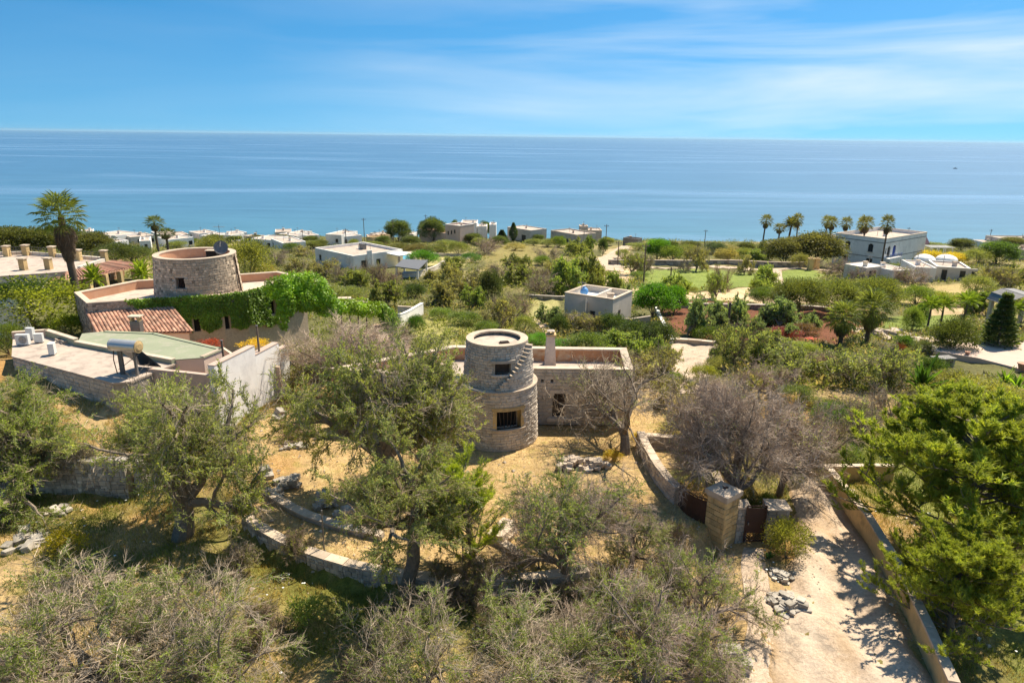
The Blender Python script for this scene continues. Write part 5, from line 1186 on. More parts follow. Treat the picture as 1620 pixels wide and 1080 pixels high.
mb = MB(); mb.box((cb[0], cb[1], 4.38), (.95, .7, .09)); mb.build('slab', M['coping'], ch)

# ------------------------------------------------------------------ flat-roofed house in front of it
fh = thing('flat_roof_house', 'low house with bare concrete roof and green membrane roof behind', 'house', G(150, 650))
z1_, z2_ = 3.2, 3.45
P1 = [AZ(a, b_, z1_)[:2] for a, b_ in ((20, 563), (179, 605), (206, 603), (278, 574), (125, 545), (78, 530), (22, 534))]
mb = MB(); mb.prism(P1, -.8, z1_ - .12); mb.build('walls', M['drystone'], fh); mb = MB(); mb.prism(inset(P1, -.06), z1_ - .12, z1_); mb.build('concrete_roof', M['roofdeck'], fh)
P2 = [P1[4] + [.02, .02], P1[3] + [.02, .02]] + [AZ(a, b_, z2_)[:2] for a, b_ in ((322, 565), (353, 552), (246, 527), (168, 524), (131, 527.5))]
mb = MB(); mb.prism(P2, -.5, z2_ - .06); mb.build('walls', M['pinkwall'], fh); mb = MB(); mb.prism(inset(P2, -.05), z2_ - .06, z2_); mb.build('green_roof', M['greenroof'], fh)
for i, j, mt in ((5, 6, 'coping'), (4, 5, 'coping'), (3, 4, 'coping')):
    a, b_ = P1[i], P1[j]; d = (b_ - a) / np.linalg.norm(b_ - a); nn_ = np.array([-d[1], d[0]]) * .3; hh_ = .5 if i != 3 else .34
    mb = MB(); mb.prism([a, b_, b_ + nn_, a + nn_], z1_ + .002, z1_ + hh_ - .06); mb.build('parapet', M['pinkwall' if i == 5 else 'greenroof'], fh)
    mb = MB(); mb.prism([a - nn_ * .1, b_ - nn_ * .1, b_ + nn_ * 1.1, a + nn_ * 1.1], z1_ + hh_ - .06, z1_ + hh_); mb.build('coping', M['coping'], fh)
a, b_ = P1[0], P1[1]; lay(fh, face_specs(P1[0], P1[1], -.6, z1_ - .14, .26, .5, proud=.05, depth=.12), 'stone', 140)
for i in (2, 3, 4):
    a, b_ = P2[i], P2[(i + 1) % len(P2)]; d = (b_ - a) / np.linalg.norm(b_ - a); nn_ = np.array([-d[1], d[0]]) * .3; mb = MB(); mb.prism([a, b_, b_ + nn_, a + nn_], z2_ + .002, z2_ + .06); mb.build('roof_edge', M['coping' if i == 2 else 'greenroof'], fh)
# water heater
tb = AZ(190, 592, z1_); wh = thing('solar_water_heater', 'silver horizontal water tank on a stand with collector panel', 'water heater', tb)
pa, pb = AY(177, 545, tb[1] + .1), AY(220, 555, tb[1] - .25); pb[2] = pa[2] - .02
mb = MB(); mb.tube(pa, pb, .37, n=20); mb.build('tank', M['tank'], wh, smooth=False)
d = nrm(pb - pa)
for q, s in ((pb, 1), (pa, -1)): mb = MB(); mb.tube(q - d * .04 * s, q + d * .03 * s, .39, n=20); mb.tube(q + d * .03 * s, q + d * .08 * s, .36, .2, n=20); mb.build('end_cap', M['tufa' if s > 0 else 'tank'], wh)
for f in (.25, .8):
    q = pa + (pb - pa) * f; mb = MB(); mb.box((q[0], q[1], (q[2] - .3 + z1_) / 2), (.14 if f > .5 else .26, .16, q[2] - .3 - z1_)); mb.build('stand_leg', M['steel'], wh)
q0, q1 = pa + (pb - pa) * .1, pa + (pb - pa) * .95; mb = MB(); off = np.array([.5, 1.5, 0]); mb.add([q0 + [0, .3, -.3], q1 + [0, .3, -.3], np.array([*(q1 + off)[:2], z1_ + .15]), np.array([*(q0 + off)[:2], z1_ + .15]), q0 + [0, .3, -.38], q1 + [0, .3, -.38], np.array([*(q1 + off)[:2], z1_ + .07]), np.array([*(q0 + off)[:2], z1_ + .07])], [(0, 1, 2, 3), (7, 6, 5, 4), (0, 4, 5, 1), (1, 5, 6, 2), (2, 6, 7, 3), (3, 7, 4, 0)]); mb.build('collector_panel', M['glass'], wh)
mb = MB(); mb.path([pa + [.05, 0, -.35], pa + [-.02, -.05, -1.0], np.array([pa[0] + .05, pa[1], z1_ + .02])], .03); mb.build('pipe', M['rust'], wh)
mb = MB(); mb.path([np.array([q0[0], q0[1], z1_ + .3]), q1 + [0, 0, -.5]], .02); mb.build('brace', M['steel'], wh)
def acunit(px, py, w, d_, h, rz, lb, fan=True):
    b_ = AZ(px, py, z1_); o = thing('air_conditioner', lb, 'air conditioner', b_, rz); R_ = lambda x, y, z: b_ + np.array([x * math.cos(rz) - y * math.sin(rz), x * math.sin(rz) + y * math.cos(rz), z])
    mb = MB(); mb.box(R_(0, 0, .08 + h / 2), (w, d_, h), rz); mb.build('casing', M['ac'], o)
    for x in (-w * .35, w * .35): mb = MB(); mb.box(R_(x, 0, .04), (.06, d_ * 1.1, .08), rz); mb.build('foot', M['steel'], o)
    if fan:
        mb = MB(); c0 = R_(w * .08, -d_ / 2 - .004, .08 + h / 2); c1 = R_(w * .08, -d_ / 2 - .02, .08 + h / 2); mb.tube(c0, c1, h * .38, n=20); fo = mb.build('fan_recess', M['steel'], o)
        for k in range(4):
            mb = MB(); rr = h * (.1 + .085 * k)
            for i in range(20):
                t0, t1 = i * math.pi / 10, (i + 1) * math.pi / 10; mb.tube(c1 + np.array([math.cos(t0) * rr * math.cos(rz), math.cos(t0) * rr * math.sin(rz), math.sin(t0) * rr]), c1 + np.array([math.cos(t1) * rr * math.cos(rz), math.cos(t1) * rr * math.sin(rz), math.sin(t1) * rr]), .008, n=4)
            mb.build('grille_ring', M['ac'], fo)
    mb = MB(); mb.box(R_(0, 0, .08 + h + .012), (w * 1.02, d_ * 1.02, .02), rz); mb.build('lid', M['ac'], o)
acunit(38, 546, .85, .32, .72, R(6), 'white air conditioner with a round fan grille on the concrete roof')
acunit(63, 542, .55, .3, .6, R(12), 'plain beige air conditioner box by the parapet', False)
acunit(84, 561, .36, .55, .75, R(18), 'white air conditioner standing alone in the middle of the roof', False)
b_ = AZ(52, 541, z1_); acunit(50, 537, .5, .3, .8, R(0), 'shaded air conditioner tucked behind two others', False)
b_ = AZ(94, 541, z1_); st = thing('slab_stack', 'stacked pale paving slabs left on the roof', 'slabs', b_)
for k, (x, y, z) in enumerate(((0, 0, .06), (.15, .1, .17), (-.1, .3, .06), (.55, -.2, .06), (.6, -.15, .17), (-.05, .25, .17))): mb = MB(); mb.box(b_ + [x, y, z], (.55, .5, .1), .3 + .15 * k); mb.build('slab', M['coping'], st)
# whitewashed stepped wall
A_, B_ = G(370, 676)[:2], G(462, 617)[:2]; ww = thing('stepped_wall', 'tall whitewashed wall stepping down the slope with grey streaks', 'wall', (*(A_ + B_) / 2, 0)); L_ = np.linalg.norm(B_ - A_); d = (B_ - A_) / L_
# u fraction where px = 415, 447
def ufrac(px, py): p = G(px, py)[:2]; return float((p - A_) @ d)
us_ = [-1.2, ufrac(415, 644), ufrac(447, 626), L_]
for k, z in enumerate((4.1, 3.5, 2.92)):
    a, b_ = A_ + d * us_[k], A_ + d * us_[k + 1]; nn_ = np.array([-d[1], d[0]]) * .45
    mb = MB(); mb.prism([a, b_ - d * .004, b_ - d * .004 + nn_, a + nn_], -.6, [z - .06, z, z, z - .06]); mb.build('wall_section', M['whitewall'], ww)
    mb = MB(); mb.prism([a - nn_ * .05, b_ - d * .01 - nn_ * .05, b_ - d * .01 + nn_ * 1.08, a + nn_ * 1.08], [z - .06, z, z, z - .06], [z - .01, z + .05, z + .05, z - .01]); mb.build('coping', M['pinkwall'], ww)
a = A_ + d * us_[0]; nl = np.array([-d[1], d[0]])
mb = MB(); mb.prism([a + nl * .46, a + nl * 5.0, a + nl * 5.0 + d * .3, a + nl * .46 + d * .3][::-1], -.4, 3.4); mb.build('return_wall', M['pinkwall'], ww)
lowwall('parapet_wall', 'low beige parapet behind the white stepped wall', [AZ(440, 550, 3.3), AZ(385, 549, 3.3), AZ(352, 551, 3.3)], 2.5, .3, stones=None, body='pinkwall', cop='coping', caplen=1.5)
for px, py, hpx, lb in ((410, 556, 42, 'slim brown pole rising from the white stepped wall'), (353, 560, 22, 'short dark post at the corner of the green roof')):
    b_ = AZ(px, py, 3.5); g0 = H1(b_[0], b_[1]); h_ = hpx * MPP(b_); o = thing('post', lb, 'post', (b_[0], b_[1], g0)); mb = MB(); mb.box((b_[0], b_[1], (g0 + 3.5 + h_) / 2), (.11, .11, 3.5 + h_ - g0)); mb.build('shaft', M['wood'], o); mb = MB(); mb.box((b_[0], b_[1], 3.5 + h_ + .02), (.15, .15, .04)); mb.build('cap', M['steel'], o)
# rusty flower troughs on the wall by the ivy house
for px, c, lb in ((330, (.30, .06, .03), 'red flowers in a bed below the ivy wall'), (399, (.55, .42, .02), 'yellow flowers in a bed right of the slim pole')):
    b_ = AZ(px, 549, 2.6); plant('weed', (b_[0], b_[1], b_[2] - .1), 2.2, .7, c, 'flower_bed', 'flowers', lb)

# ------------------------------------------------------------------ terrace house, upper left
zt3 = 2.75; th_ = thing('terrace_house', 'low house with a broad stone roof terrace and porch', 'house', AZ(110, 455, 1.0))
T1 = [AZ(a, b_, zt3)[:2] for a, b_ in ((-60, 440), (70, 432), (128, 427), (172, 412), (40, 402), (-60, 405))]
mb = MB(); mb.prism(T1, -.4, zt3 - .1); mb.build('walls', M['cream'], th_); mb = MB(); mb.prism(inset(T1, -.1), zt3 - .1, zt3); mb.build('terrace', M['roofdeck'], th_)
for i in range(len(T1) - 1):
    a, b_ = T1[i], T1[i + 1]
    if i in (2, 3, 4): d = (b_ - a) / np.linalg.norm(b_ - a); nn_ = np.array([-d[1], d[0]]) * .35; mb = MB(); mb.prism([a, b_, b_ + nn_, a + nn_], zt3 + .002, zt3 + .4); mb.build('kerb', M['cream'], th_)
rail_pts = [(-22, 403), (12, 405.5), (42, 404), (84, 406.5), (125, 412), (166, 413)]
prev = None
for px, py in rail_pts + [(38, 427), (78, 426)]:
    b_ = AZ(px, py, zt3); o = MB(); o.box(b_ + [0, 0, .62], (.62, .62, 1.25)); pp = o.build('balustrade_pier', M['tufa'], th_)
    o = MB(); o.box(b_ + [0, 0, 1.3], (.78, .78, .12)); o.build('pier_cap', M['coping'], pp)
    if prev is not None and (px, py) not in ((38, 427), (78, 426)):
        o = MB()
        for z in (.45, .8, 1.1): o.tube(prev + [0, 0, z], b_ + [0, 0, z], .025, n=5)
        for k in range(1, 4): q = prev + (b_ - prev) * k / 4; o.tube(q + [0, 0, .1], q + [0, 0, 1.1], .02, n=5)
        o.build('railing', M['steel'], th_)
    prev = b_
q = [AZ(100, 446, 2.45), AZ(232, 418, 2.45), AZ(178, 412.5, 2.95), AZ(104, 431, 2.95)]
mb = MB(); mb.add([*q, *[x - [0, 0, .15] for x in q]], [(0, 1, 2, 3), (7, 6, 5, 4), (0, 4, 5, 1), (1, 5, 6, 2), (2, 6, 7, 3), (3, 7, 4, 0)]); pr_ = mb.build('porch_roof', M['tile'], th_)
for i in range(30):   # tile ribs
    a, b_ = q[0] + (q[1] - q[0]) * (i + .5) / 30, q[3] + (q[2] - q[3]) * (i + .5) / 30; mb = MB(); mb.tube(a + [0, 0, .02], b_ + [0, 0, .02], .11, n=6); mb.build('tile_row', M['tile'], pr_)
for f in (.06, .25, .44, .62, .8, .96):
    a = q[0] + (q[1] - q[0]) * f; mb = MB(); g0 = H1(a[0], a[1]); mb.box((a[0], a[1] + .35, (g0 + 2.3) / 2), (.5, .5, 2.3 - g0)); mb.build('porch_pillar', M['tufa'], th_)
a, b_ = q[0] + (q[3] - q[0]) * .9, q[1] + (q[2] - q[1]) * .9; mb = MB(); g0 = min(H1(*a[:2]), H1(*b_[:2])); mb.wall(a, b_, g0 - .3, 2.6, .3, [(2, 3.2, .3, 2.4), (5, 6.5, .8, 2.2), (9, 10.2, .3, 2.4)]); mb.build('porch_wall', M['plaster'], th_)
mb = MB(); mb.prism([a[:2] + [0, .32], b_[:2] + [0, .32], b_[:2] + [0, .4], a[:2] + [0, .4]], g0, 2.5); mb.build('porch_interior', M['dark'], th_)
rk = thing('rock_steps', 'stepped rockery of flat stones below the roof terrace', 'rockery', AZ(85, 455, 1.2)); rg = np.random.default_rng(3); org, _ = parent_matrix(rk)
for i in range(46):
    f = rg.random(); px, py = 40 + 80 * f + rg.normal(0, 6), 460 - 24 * rg.random() - 8 * f; p = AZ(px, py, .9 + 1.5 * (460 - py) / 30); o = link('stone', blkmesh('stone', int(rg.integers(8))), rk, p - org); o.scale = (.9 * rg.uniform(.6, 1.3), 1.0 * rg.uniform(.6, 1.3), .3); o.rotation_euler.z = rg.random() * 6
mb = MB(); V = [AZ(a, b_, z) for a, b_, z in ((30, 466, .6), (125, 462, .6), (130, 440, 2.3), (36, 433, 2.3))]; mb.add(V + [v - [0, -.5, 1.2] for v in V], [(0, 1, 2, 3), (7, 6, 5, 4), (0, 4, 5, 1), (1, 5, 6, 2), (2, 6, 7, 3), (3, 7, 4, 0)]); mb.build('bank', M['earth'], rk)
b_ = AY(14, 466, 57); g0 = H1(b_[0], b_[1]); dm = thing('white_oven', 'rounded whitewashed oven dome above the lime shrub', 'oven', (b_[0], b_[1], g0))
mb = MB(); mb.tube((b_[0], b_[1], g0 - .1), (b_[0], b_[1], 3.4), 1.15, 1.05, 20); mb.build('base', M['white'], dm); mb = MB(); mb.ball((b_[0], b_[1], 3.39), 1.1, 1.1, .75, 20, 7, v0=0.0); mb.build('dome', M['white'], dm)
mb = MB(); mb.tube((b_[0] + .3, b_[1] + .2, 3.9), (b_[0] + .3, b_[1] + .2, 4.5), .12); mb.build('flue', M['steel'], dm)
for px, py, lb in ((186, 447, 'dark barrel-shaped bench seat on the ivy house terrace'),):
    b_ = AZ(204, 446, 2.5); g0 = H1(b_[0], b_[1]); o = thing('covered_lounger', 'dark covered lounger behind the terrace parapet', 'lounger', (b_[0], b_[1], g0)); mb = MB(); mb.box((b_[0], b_[1] + 1, g0 + .9), (3.4, 1.1, .5), .15); mb.build('cover', M['darkwood'], o)
    for x in (-1.3, 1.3): mb = MB(); mb.box((b_[0] + x, b_[1] + 1, g0 + .3), (.15, .8, .8), .15); mb.build('leg', M['wood'], o)

# ------------------------------------------------------------------ houses further down the slope
def arch(u0, u1, v0, v1, k=5):
    w = u1 - u0; r = w / 2; return [(u0 + w * i / k, u0 + w * (i + 1) / k, v0, v1 - r + r * math.sqrt(max(0, 1 - (2 * (i + .5) / k - 1) ** 2))) for i in range(k)]
def boxhouse(name, label, A, B, depth, h, mat='white', par=.45, front=(), left=(), right=(), cat='house', deck='roofdeck', z0=None, t=.3, cop=None, col=None, clutter=True):
    """flat-roofed block; front wall A->B (world), openings in metres (u0,u1,v0,v1[,kind])"""
    A = np.array(A[:2], float); B = np.array(B[:2], float); d = (B - A) / np.linalg.norm(B - A); nn_ = np.array([-d[1], d[0]]) * depth; C_, D_ = B + nn_, A + nn_
    g0 = min(H1(*p) for p in (A, B, C_, D_)); zb = H1(*((A + B) / 2)) if z0 is None else z0
    o = thing(name, label, cat, (*(A + B) / 2, zb)); zt_ = zb + h + par; e = .003
    for nm, a, b_, hl in (('front_wall', A, B, front), ('right_wall', B, C_, right), ('rear_wall', C_, D_, ()), ('left_wall', D_, A, left)):
        dd = (b_ - a) / np.linalg.norm(b_ - a); q0, q1 = (a, b_) if nm in ('front_wall', 'rear_wall') else (a + dd * (t + e), b_ - dd * (t + e)); sh = 0 if nm in ('front_wall', 'rear_wall') else t + e
        flat = []
        for h_ in hl: flat += arch(*h_[:4]) if len(h_) > 4 and h_[4] == 'arch' else [h_[:4]]
        mb = MB(); mb.wall(q0, q1, g0 - .5, zt_, t, [(u0 - sh, u1 - sh, v0 + zb - g0 + .5, v1 + zb - g0 + .5) for u0, u1, v0, v1 in flat]); wo_ = mb.build(nm, M[mat], o, color=col)
        ndir = np.array([-dd[1], dd[0]])
        for h_ in hl:
            c_ = a + dd * (h_[0] + h_[1]) / 2 + ndir * (t * .6); mb = MB(); mb.box((*c_, zb + (h_[2] + h_[3]) / 2), (h_[1] - h_[0] + .04, .05, h_[3] - h_[2] + .04), math.atan2(dd[1], dd[0])); wn = mb.build('window' if h_[2] > .25 else 'door', M['glass' if (len(h_) < 6) else h_[5]], o)
            if h_[1] - h_[0] > .6:
                mb = MB(); c3 = a + dd * (h_[0] + h_[1]) / 2 - ndir * .04; mb.box((*c3, zb + h_[2] - .06), (h_[1] - h_[0] + .3, .2, .1), math.atan2(dd[1], dd[0])); mb.build('sill', M['coping'], wn)
                mb = MB(); c2 = c_ - ndir * .04; mb.box((*c2, zb + (h_[2] + h_[3]) / 2), (.06, .04, h_[3] - h_[2]), math.atan2(dd[1], dd[0])); mb.build('frame', M['darkwood'], wn)
    rx = random.uniform(.25, .75) if clutter else .82; q = A + (B - A) * rx + nn_ * random.uniform(.3, .7)
    mb = MB(); mb.box((*q, zb + h + .45), (.7, .6, .9)); cc_ = mb.build('chimney', M[mat], o, color=col); mb = MB(); mb.box((*q, zb + h + .96), (.9, .8, .12)); mb.build('chimney_cap', M['coping'], cc_)
    q = A + (B - A) * (1 - rx) + nn_ * random.uniform(.3, .7); mb = MB(); mb.tube((*q, zb + h - .1), (*q, zb + h + 1.9), .05, n=5); mb.tube((q[0] - .5, q[1], zb + h + 1.7), (q[0] + .5, q[1], zb + h + 1.7), .04, n=4); mb.build('aerial', M['steel'], o)
    mb = MB(); q = inset([A, B, C_, D_], t * .5); mb.prism(q, zb + h - .2, zb + h); mb.build('flat_roof', M[deck], o)
    if cop:
        po, pi_ = inset([A, B, C_, D_], -.06), inset([A, B, C_, D_], t + .04)
        for i in range(4): mb = MB(); mb.prism([po[i], po[(i + 1) % 4], pi_[(i + 1) % 4], pi_[i]], zt_ + .002, zt_ + .09); mb.build('coping', M[cop], o)
    return o, (A, B, C_, D_, zb, d, nn_ / depth)
def hpx(h, p): return h * MPP(p) / .975
# small white house below the tower
A_, B_ = G(892, 512), G(968, 517); hh_ = hpx(40, A_)
sh, (A_, B_, C_, D_, zb, d, nn_) = boxhouse('cottage', 'small cream flat-roofed cottage with outside stair and blue tank', A_, B_, 5.6, 2.9, 'cream', .7, front=[(3.4, 4.1, 1.0, 1.9)], right=[(1.6, 2.3, .0, 2.0)], cop='coping', deck='white', clutter=False)
mid = A_ + (B_ - A_) * .56; mb = MB(); mb.prism([mid + nn_ * .31, mid + d * .3 + nn_ * .31, mid + d * .3 + nn_ * 5.25, mid + nn_ * 5.25], zb + 2.902, zb + 3.66); mb.build('parapet', M['cream'], sh)
for k in range(11):   # outside stair along the front
    a = A_ + d * (.25 + .26 * k); z = zb + .26 * (k + 1); mb = MB(); mb.prism([a - nn_ * 1.0, a + d * .26 - nn_ * 1.0, a + d * .26 - nn_ * .004, a - nn_ * .004], zb - .4, z); mb.build('stair_step', M['cream'], sh)
mb = MB(); a, b_ = A_ + d * .1 - nn_ * 1.2, A_ + d * 3.4 - nn_ * 1.2; mb.prism([a, b_, b_ + nn_ * .19, a + nn_ * .19], zb - .4, [zb + .9, zb + 3.6, zb + 3.6, zb + .9]); mb.build('stair_wall', M['cream'], sh)
c_ = A_ + d * 1.3 + nn_ * 2.6; bt = thing('water_tank', 'round blue plastic water tank on the cottage roof', 'water tank', (*c_, zb + 2.9))
mb = MB(); mb.ball((*c_, zb + 3.45), .5, .5, .58, 16, 10); mb.build('tank', M['plastic'], bt, color=(.12, .33, .66)); mb = MB(); mb.tube((*c_, zb + 4.0), (*c_, zb + 4.1), .17, n=12); mb.build('lid', M['plastic'], bt, color=(.1, .25, .5)); mb = MB(); mb.tube((*c_, zb + 2.9), (*c_, zb + 3.0), .42, n=14); mb.build('base', M['concrete'], bt)
lowwall('cottage_yard_wall', 'low grey yard wall right of the cream cottage', [G(970, 516), G(1010, 513), G(1028, 512)], 1.0, .3, stones=None, body='concrete', cop='concrete', caplen=3)
lowwall('path_wall', 'narrow pale wall running down to the concrete yard', [G(1038, 492), G(1047, 512), G(1055, 530), G(1063, 545)], .6, .3, stones=None, body='white', cop='white', caplen=2.2)
lowwall('yard_edge_wall', 'thick low wall closing the far end of the concrete yard', [G(1066, 543), G(1100, 545), G(1130, 548)], .55, .5, stones=None, body='concrete', cop='coping', caplen=1.6)
lowwall('field_wall', 'grey dry stone wall behind the cream cottage', [G(838, 473), G(890, 475), G(930, 476), G(985, 483), G(1010, 485)], .8, .5, stones=(.3, .5), caplen=2.5, cop=None, limit=0)
lowwall('field_wall', 'long stone field wall beyond the green field', [G(962, 419), G(1060, 420), G(1180, 421), G(1283, 423)], 1.35, .5, stones=(.45, .8), caplen=5, cop='coping', limit=0)
lowwall('field_wall', 'dark terrace wall along the red earth', [G(1050, 486), G(1140, 487), G(1260, 490), G(1330, 495)], .8, .5, stones=(.3, .5), caplen=4, cop=None, limit=0)
lowwall('villa_wall', 'dark hedge-foot wall behind the villa lawn', [G(600, 400), G(650, 404), G(735, 407)], .9, .4, stones=None, body='drystone', cop='drystone', caplen=5)
lowwall('villa_wall', 'pale boundary wall running up from the villa pergola', [G(660, 438), G(690, 427), G(722, 415), G(745, 408)], 1.0, .4, stones=None, body='cream', cop='cream', caplen=4)
for px in (1281, 1291):
    b_ = G(px, 427); mb = MB(); mb.box(b_ + [0, 0, 1.3], (1.0, 1.0, 2.6)); mb.box(b_ + [0, 0, 2.65], (1.25, 1.25, .2)); mb.box(b_ + [0, 0, 2.85], (.6, .6, .2)); tag(mb.build('field_pillar', M['tufa'], None, b_), ('left' if px == 1281 else 'right') + ' pillar of the old gateway at the field wall end', 'pillar')
# white villa with pool
A_, B_ = G(500, 419), G(560, 428); v1, (A_, B_, C_, D_, zb, d, nn_) = boxhouse('white_villa', 'long white flat-roofed villa beside a pool', A_, B_, 13.5, 3.0, 'white', .6, front=[(1.5, 2.6, .9, 2.2)], right=[(2, 3.4, .2, 2.3), (6, 7.2, .9, 2.2)], deck='roofdeck')
q = A_ + d * 6.2 + nn_ * 9; mb = MB(); mb.box((*q, zb + 3.7), (1.7, .9, 1.3), math.atan2(d[1], d[0])); mb.build('roof_plant', M['steel'], v1)
mb = MB(); q = B_ + nn_ * 3.5; mb.prism([q + d * .01, q + d * .35, q + d * .35 + nn_ * 1.2, q + d * .01 + nn_ * 1.2], zb - .5, zb + 4.4); mb.build('chimney_breast', M['white'], v1)
mb = MB(); q = C_ + d * .01 - nn_ * 4.5; mb.prism([q, q + d * 4.5, q + d * 4.5 + nn_ * 4.2, q + nn_ * 4.2], zb + 3.0, zb + 3.22); cn = mb.build('canopy', M['white'], v1)
for x, y in ((4.1, .3), (4.1, 3.8)): mb = MB(); mb.box((*(q + d * x + nn_ * y), zb + 1.3), (.5, .5, 3.4)); mb.build('canopy_pillar', M['pinkwall'], cn)
pl = [G(a, b_, .15) for a, b_ in ((613, 417), (652, 418), (645, 409), (618, 409))]; pz = max(p[2] for p in pl) + .25
po = thing('swimming_pool', 'turquoise swimming pool with pale paved surround', 'pool', np.mean(pl, axis=0)); pp = [p[:2] for p in pl]
mb = MB(); mb.prism(pp, pz - .3, pz - .06); mb.build('water', M['poolwater'], po); out_ = inset(pp, -1.6)
for i in range(4): mb = MB(); mb.prism([out_[i], out_[(i + 1) % 4], pp[(i + 1) % 4], pp[i]], pz - 1.2, pz); mb.build('surround', M['coping'], po)
pb_ = G(640, 438); pg = thing('pergola', 'grey-roofed garden pergola in front of the pool', 'pergola', pb_); m_ = MPP(pb_)
cor = [G(a, b_)[:2] for a, b_ in ((628, 441), (661, 443), (675, 433), (640, 431))]; zz = pb_[2] + 2.5
mb = MB(); mb.prism(inset(cor, -.3), zz, zz + .18); mb.build('roof', M['steel'], pg)
for c_ in cor: mb = MB(); mb.box((*c_, (zz + H1(*c_)) / 2 - .1), (.35, .35, zz - H1(*c_) + .2)); mb.build('post', M['white'], pg)
mb = MB(); q = np.mean(cor, axis=0); mb.box((*q, H1(*q) + .4), (3.5, 2.2, .9), .15); mb.build('bench', M['white'], pg)
# the row of houses by the shore
def far(name, label, a, b_, depth, h, mat='white', **kw):
    A_, B_ = G(*a), G(*b_)
    if A_[1] > 280: A_[1] -= 14; B_[1] -= 14; A_[2] = H1(A_[0], A_[1])
    return boxhouse(name, label, A_, B_, depth, max(2.4, AY(a[0], a[1] - h, A_[1])[2] - A_[2] - kw.get('par', .45)), mat, **kw)
far('shore_house', 'white block house behind the long white villa', (516, 388), (541, 390), 11, 17, front=[(3.8, 4.9, 1, 2.3)], par=.3)
far('shore_house', 'white wing with a small tree before it, right of the block house', (541, 389.5), (573, 387), 9, 15, front=[(1.2, 2.2, .8, 2.2)], par=.3)
far('shore_house', 'reddish shed between two poles near the shore', (580, 387), (586, 387), 4, 11, 'pinkwall')
far('shore_house', 'low ochre ruin walls near the shore', (590, 388), (618, 386), 3, 5, 'tufa')
far('shore_house', 'pink tower house with three small windows', (705, 386), (728, 386), 8, 30, 'pinkwall', front=[(1.0, 1.7, 3.2, 4.6), (2.6, 3.3, 3.6, 5.0), (4.2, 4.9, 4.0, 5.4)], par=.5, cop='white')
far('shore_house', 'low terracotta roofed house hidden by round trees', (664, 383), (704, 384), 9, 18, 'pinkwall', par=.2, deck='tile')
far('shore_house', 'plain white house just right of the pink tower', (733, 368), (757, 368), 10, 15, par=.3, front=[(2, 3, .8, 2)])
far('shore_house', 'little white house half hidden by a dark tree', (776, 366), (786, 367), 8, 10)
far('shore_house', 'white house with dark carport door and a car', (803, 378), (838, 378), 9, 16, 'cream', front=[(8.5, 11, 0, 2.6)], par=.3)
far('shore_house', 'stone house with low flat wings by the sea', (868, 381), (907, 383), 10, 15, 'stone', front=[(2.5, 3.3, .8, 2), (7, 8, .8, 2), (9.2, 10.4, .2, 2.1)], par=.3, cop='coping')
far('shore_house', 'square stone tower block of the sea house', (912, 379), (924, 379), 5, 22, 'stone', par=.2, cop='coping')
far('shore_house', 'rear stone wing of the sea house', (924, 378), (945, 378), 8, 14, 'stone', par=.2, cop='coping')
far('shore_house', 'low grey shed at the seaward end of the lane', (985, 389), (1008, 389), 4, 5, 'steel')
k = 0
for a, b_, h, mt, lb in ((152, 184, 8, 'white', 'long white shore house left of the twin palms'), (208, 246, 6, 'cream', 'pale low shore house just left of the twin palms'), (222, 240, 4, 'white', 'tiny white shed before the pale low shore house'), (262, 300, 5, 'pinkwall', 'long pink shore house right of the twin palms'), (268, 308, 7, 'white', 'white shore house nearer than the long pink one'), (398, 430, 8, 'white', 'white shore house with two dark openings'), (452, 470, 7, 'white', 'plain white shore cube left of a bare tree'), (470, 484, 10, 'white', 'tall white shore cube beside the dry field'), (436, 462, 4, 'cream', 'low cream shore house on the waterline'), (318, 340, 4, 'white', 'thin white shore house right of the ivy tower dish'), (186, 206, 5, 'white', 'small white shore house above the terrace shrubs')):
    yb = {152: 383, 208: 386, 222: 394, 262: 383, 268: 391, 398: 392, 452: 380, 470: 384, 436: 377, 318: 384, 186: 398}[a]
    far('shore_house', lb, (a, yb), (b_, yb), 9, h, mt, front=[(2, 3.4, .3, 1.6), (6, 7.2, .3, 1.6)] if b_ - a > 25 else [(1.2, 2.0, .4, 1.6)], par=.2)
for a, b_, yb, h, mt, lb in ((345, 366, 382, 5, 'white', 'small white shore cube right of the feathery tree'), (372, 392, 379, 4, 'white', 'flat white shore cube on the waterline'), (410, 424, 386, 6, 'cream', 'cream shore cube above the white one with openings'), (488, 506, 384, 6, 'white', 'white shore cube left of the white block house'), (430, 448, 394, 6, 'white', 'white shore cube behind the scrub trees'), (130, 150, 378, 5, 'white', 'white shore cube left of the long white one'), (300, 316, 379, 5, 'white', 'tiny white shore cube beside the aerial'), (240, 256, 379, 4, 'white', 'white shore cube between the twin palms and sea'), (600, 622, 381, 5, 'cream', 'cream shore strip house behind the round tree'), (640, 662, 377, 6, 'white', 'white shore house left of the terracotta one'), (690, 703, 366, 10, 'white', 'upper white cube above the terracotta house'), (758, 772, 366, 9, 'white', 'narrow white cube behind the dark round tree'), (845, 862, 382, 7, 'white', 'white cube left of the sea house')):
    far('shore_house', lb, (a, yb), (b_, yb), 7, h, mt, front=[(1.2, 2.2, .4, 1.7)], par=.2)
